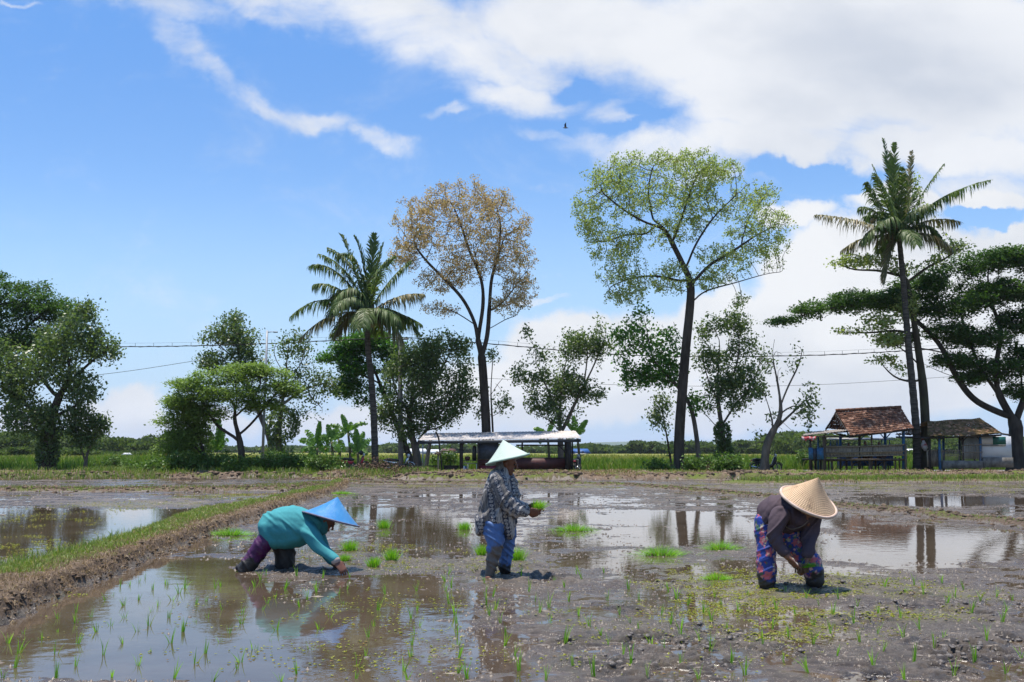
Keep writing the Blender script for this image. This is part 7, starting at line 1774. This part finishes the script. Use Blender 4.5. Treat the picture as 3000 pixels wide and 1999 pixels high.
# ------------------------------------------------------------------ rice
M_rice = leafmat('rice_blade', (0.19, 0.40, 0.028), (0.32, 0.55, 0.06), .45, rough=.42, c3_=(0.30, .32, .07))
def sprout(seed, nb, h, spread=.45, w=.0055, rad=.008):
    r = np.random.default_rng(seed); V = []; F = []; n = 0; RN = []
    for i in range(nb):
        th = r.uniform(0, 6.28); ln = r.uniform(.1, 1) * spread; hh_ = h * r.uniform(.55, 1.0); b = np.array([math.cos(th), math.sin(th), 0]) * rad * r.random()
        tw = r.uniform(0, 3.14); wv = np.array([math.cos(tw), math.sin(tw), 0]) * w * r.uniform(.7, 1.1); d = np.array([math.cos(th), math.sin(th), 0]); rn = r.random()
        for k in range(5):
            t = k / 4; p = b + d * ln * hh_ * t ** 1.8 + np.array([0, 0, hh_ * (t - .35 * ln * t ** 2.2) - (.03 if k == 0 else 0)]); ww = wv * (1 - t ** 1.6) * (.5 + .5 * min(1, t * 3 + .3))
            V += [p - ww / 2, p + ww / 2]; RN += [rn, rn]
        F += [(n + 2 * k, n + 2 * k + 1, n + 2 * k + 3, n + 2 * k + 2) for k in range(4)]; n += 10
    return V, F, RN
protos = []
for i in range(10):
    V, F, RN = sprout(40 + i, 5 + i % 4, .150, .35 + .12 * (i % 3), .0082)
    me = mesh('rice_seedling', V, F, M_rice, None, True, {'rnd': np.array(RN)}); protos.append(me)
Z3 = [(1005,815),(955,840),(898,860),(1055,890),(1150,860),(1140,850),(950,960),(1190,960),(1237,915),(775,930),(727,965),(830,870),(1270,880),(1350,990),(1415,970),(1045,1040),(1090,1000),(855,1000),(632,1080),(400,1090),(525,1050),(515,1120),(862,1085),(1165,1085),(1025,1140),(950,1180),(1258,1180),(670,1180),(765,1140),(400,1180),(170,1195),(290,1240),(55,1260),(525,1265),(380,1335),(120,1330),(160,1300),(850,1260),(1180,1260),(1045,1320),(710,1340),(520,1420),(945,1415),(1415,1330),(1340,1400),(1520,1250),(1580,1190),(1665,1125),(1440,1080),(1355,1115),(1535,1030),(1670,1060),(1845,985),(1805,1030),(1895,950),(1965,900),(1960,880),(2000,880),(1755,870),(1710,895),(1525,870),(1485,880),(1835,800),(1795,820),(2045,800),(2180,900),(2120,960),(2065,1010),(1995,1070),(1910,1170),(1860,1240),(1775,1310),(1745,1300),(1660,1390),(1640,1440),(2050,1470),(2135,1300),(2205,1160),(2275,1080),(2340,920),(770,1490),(1200,1500),(1460,1520),(1935,1520),(390,1500),(100,1430),(20,1500),(2225,810)]
Z4 = [(60,400),(265,310),(225,410),(225,470),(250,380),(490,380),(490,410),(440,510),(420,610),(365,800),(385,680),(145,560),(75,640),(18,750),(685,390),(685,510),(650,560),(675,660),(700,610),(655,730),(650,800),(310,860),(300,940),(600,890),(630,950),(865,390),(905,370),(885,470),(925,540),(935,600),(940,660),(940,730),(950,810),(945,905),(1000,940),(1110,340),(1120,400),(1125,490),(1140,550),(1165,430),(1175,510),(1210,590),(1245,670),(1235,740),(1300,800),(1325,890),(1300,880),(1340,320),(1425,460),(1455,530),(1390,400),(1525,590),(1515,500),(1610,370),(1640,460),(1545,330),(1700,550),(1720,320),(1690,290),(1770,620),(1615,720),(1665,870),(1680,860),(1495,950),(1795,940),(1840,680),(1885,730),(1980,800),(1955,790),(2030,880),(1880,450),(1960,540),(2080,450),(2015,380),(2025,600),(2075,650),(2160,730),(2240,770),(2130,940),(2220,540),(2280,600),(2340,660),(2340,870),(2310,430),(2260,380),(1860,280),(865,330),(885,290)]
Z5 = [(765,680),(415,750),(245,800),(175,760),(125,720),(460,800),(560,840),(345,850),(80,860),(140,930),(395,910),(490,970),(210,980),(320,1030),(20,1050),(100,1100),(390,1090),(205,1200),(315,1260),(520,1170),(605,1240),(775,950),(720,800),(620,740),(800,830),(860,720),(1190,770),(1070,810),(990,780),(920,860),(1155,860),(1035,930),(880,1010),(1030,1060),(1140,980),(1180,1120),(850,1160),(715,1080),(1000,1220),(1285,920),(1325,1040),(1435,980),(1440,860),(1310,810),(1480,700),(1605,740),(1665,680),(1725,760),(1840,670),(1975,710),(1920,760),(1870,820),(1580,900),(1600,1020),(1700,960),(1850,1020),(1790,1080),(1470,1110),(1410,1200),(1665,1180),(1600,1270),(1915,1260),(2020,860),(2080,780),(2180,750),(2280,780),(2245,850),(2220,920),(2120,1060),(2045,1170),(2240,1230),(2340,1150)]
pts = [(x / 3.0, 1058.8 + y / 3.0) for x, y in Z3] + [(705.9 + x / 2.727, 1215.7 + y / 2.727) for x, y in Z4] + [(1490.2 + x / 2.727, 1098 + y / 2.727) for x, y in Z5]
GP = []
for a_, b_ in pts:
    g = G(a_, b_)
    if all((g[0] - h[0]) ** 2 + (g[1] - h[1]) ** 2 > .0036 for h in GP): GP.append(g)
r = np.random.default_rng(33)
GPa = np.array(GP); GZ = np.maximum(HEIGHT(GPa[:, 0], GPa[:, 1]), -.035)
for i, (g, z) in enumerate(zip(GP, GZ)):
    o = protos[i] if i < len(protos) else protos[i % len(protos)].copy()
    if i >= len(protos): COL.objects.link(o)
    o.location = (g[0], g[1], z - .004); o.rotation_euler = (r.normal(0, .12), r.normal(0, .12), r.uniform(0, 6.28)); s = r.uniform(.70, 1.25); o.scale = (s, s, s * r.uniform(.9, 1.1))
    tag(o, 'young rice seedling of a few thin green blades planted in the foreground mud', 'rice seedling', 'rice seedlings planted in rows')
print('seedlings', len(GP))

M_bunch = leafmat('rice_bunch', (0.13, 0.34, 0.012), (0.26, 0.50, 0.030), .42, rough=.45, c3_=(0.30, .40, .06))
def bunch(px, py, w, h, label, seed, flat=False, dark=False, at=None, tilt=(0, 0, 1), kind='rice_bunch'):
    r = np.random.default_rng(seed); g = G(px, py) if at is None else np.array(at); ppm = FD / g[1]
    W = w / ppm; H = h / ppm; n = int(170 + 900 * W)
    tl = np.array(tilt, float); tl /= np.linalg.norm(tl); V = []; F = []; RN = []; m = 0
    z0 = max(float(HEIGHT(np.array([g[0]]), np.array([g[1]]))[0]), 0) if at is None else g[2]
    for i in range(n):
        u = r.normal(0, .5 if flat else .33); b = np.array([u * W * (.75 if flat else .6), r.normal(0, .22) * min(W, .25), 0]); d = tl * (1 if not flat else .65) + np.array([u * (1.1 if flat else .6) + r.normal(0, .16), r.normal(0, .30), 0]); d /= np.linalg.norm(d)
        L_ = H * r.uniform(.55, 1.1); tw = r.uniform(0, 3.14); wv = np.array([math.cos(tw), math.sin(tw), 0]) * .006; rn = r.random()
        for k in range(4):
            t = k / 3; p = b + d * L_ * t + np.array([d[0], d[1], 0]) * L_ * .35 * t * t - np.array([0, 0, L_ * .20 * t * t * abs(d[0])]); q = wv * (1 - .85 * t) * .5; V += [p - q, p + q]; RN += [rn, rn]
        F += [(m + 2 * k, m + 2 * k + 1, m + 2 * k + 3, m + 2 * k + 2) for k in range(3)]; m += 8
    rt = empty(kind, (g[0], g[1], z0), label, 'rice bunch', 'bunches of rice seedlings')
    mesh('leaves', V, F, M_bunch, rt, True, {'rnd': np.array(RN)})
    mb = MB(); rr3 = np.random.default_rng(seed + 1)
    for i in range(26): x = rr3.normal(0, .25) * W; y_ = rr3.normal(0, .1) * min(W, .25); mb.tube([(x, y_, -.02 if at is None else -.05), (x * .9, y_, .03)], [.008, .005], 4)
    mesh('roots', np.concatenate(mb.v), mb.f, M_bank_root, rt)
M_bank_root = mat('muddy_roots', (.16, .10, .045), (.09, .06, .04), rough=.8)
for k, a_ in enumerate([(532, 1231, 58, 20, 'wide low bunch of seedlings left of the person in turquoise', 1), (785, 1137, 36, 9, 'small bright bunch lying behind the blue hat', 1), (883, 1214, 24, 22, 'bunch standing upright right of the blue hat', 0), (804, 1266, 30, 26, 'bunch standing behind the hand of the person in turquoise', 0),
                          (859, 1303, 26, 25, 'bunch nearest to the planting hand, left of a similar one', 0), (900, 1290, 24, 28, 'tall bunch second right of the planting hand', 0), (792, 1290, 22, 16, 'small dark bunch just above the planting hand', 0), (1068, 1217, 28, 19, 'bunch left of the batik shirt hem', 0), (1107, 1276, 20, 26, 'pale bunch just left of the muddy legs in the middle', 0),
                          (1190, 1290, 30, 34, 'tall bunch just right of the muddy legs in the middle', 0), (1320, 1221, 52, 20, 'wide bunch right of the hands of the person in the middle', 1), (1518, 1277, 66, 26, 'widest flat bunch in the open mud between the middle and right persons', 1), (1657, 1265, 40, 26, 'pale bunch left of the flowered trousers', 1), (1647, 1333, 32, 18, 'small dark green bunch on the weedy mud left of the muddy boots', 1)]):
    bunch(a_[0], a_[1], a_[2], a_[3], a_[4], 500 + k, flat=bool(a_[5]))
bunch(0, 0, 22, 26, 'bunch of seedlings held in the hands of the person in the batik shirt', 520, at=P(1234, 1172, Y2 - .15), tilt=(.35, 0, 1))
bunch(0, 0, 22, 32, 'bunch of seedlings held low by the person in the dark purple shirt', 521, at=P(1848, 1304, Y3 - .34), tilt=(1.0, -.1, .45))

# clods of turned mud and bits of debris near the camera
M_clod = mat('wet_clod', (.060, .047, .038), (.11, .09, .075), rough=.42, scale=20, b=.8, bd=.01, spec=.6)
r = np.random.default_rng(63); VS = []; FS = []; nv = 0
ico = []
bmv = np.array([(math.cos(a) * math.cos(e), math.sin(a) * math.cos(e), math.sin(e)) for e in np.linspace(-1.5, 1.5, 7) for a in np.linspace(0, 6.283, 10)[:-1]])
bf = [(k * 9 + i, k * 9 + (i + 1) % 9, (k + 1) * 9 + (i + 1) % 9, (k + 1) * 9 + i) for k in range(6) for i in range(9)]
spots = [(a, b, 26) for a, b in CLODS] + [(1765, 1350, 20), (1860, 1345, 60), (1900, 1340, 30), (1140, 1322, 40), (600, 1312, 60), (680, 1312, 60), (1990, 1400, 60)]
for (px, py, k) in spots:
    for i in range(int(k * .5)):
        g = G(px + r.normal(0, 22), py + r.normal(0, 7)); s = r.uniform(.006, .022) * (1 if py > 1380 else .8)
        z = float(max(HEIGHT(np.array([g[0]]), np.array([g[1]]))[0], -.01)); v = bmv * (s * np.array([r.uniform(.8, 1.7), r.uniform(.8, 1.4), r.uniform(.5, 1.0)]))
        v = v * (1 + .5 * (fbm(bmv[:, 0] * 2 + i, bmv[:, 1] * 2, bmv[:, 2] * 2 + px, oct=2)[:, None] - .5)); v[:, :2] = v[:, :2] @ np.array([[math.cos(i), -math.sin(i)], [math.sin(i), math.cos(i)]])
        VS.append(v + np.array([g[0], g[1], z])); FS.append(np.array(bf) + nv); nv += len(v)
o = mesh('mud_clods', np.concatenate(VS), np.concatenate(FS), M_clod); tag(o, 'small dark wet clods scattered over the churned mud', None, kind='stuff')
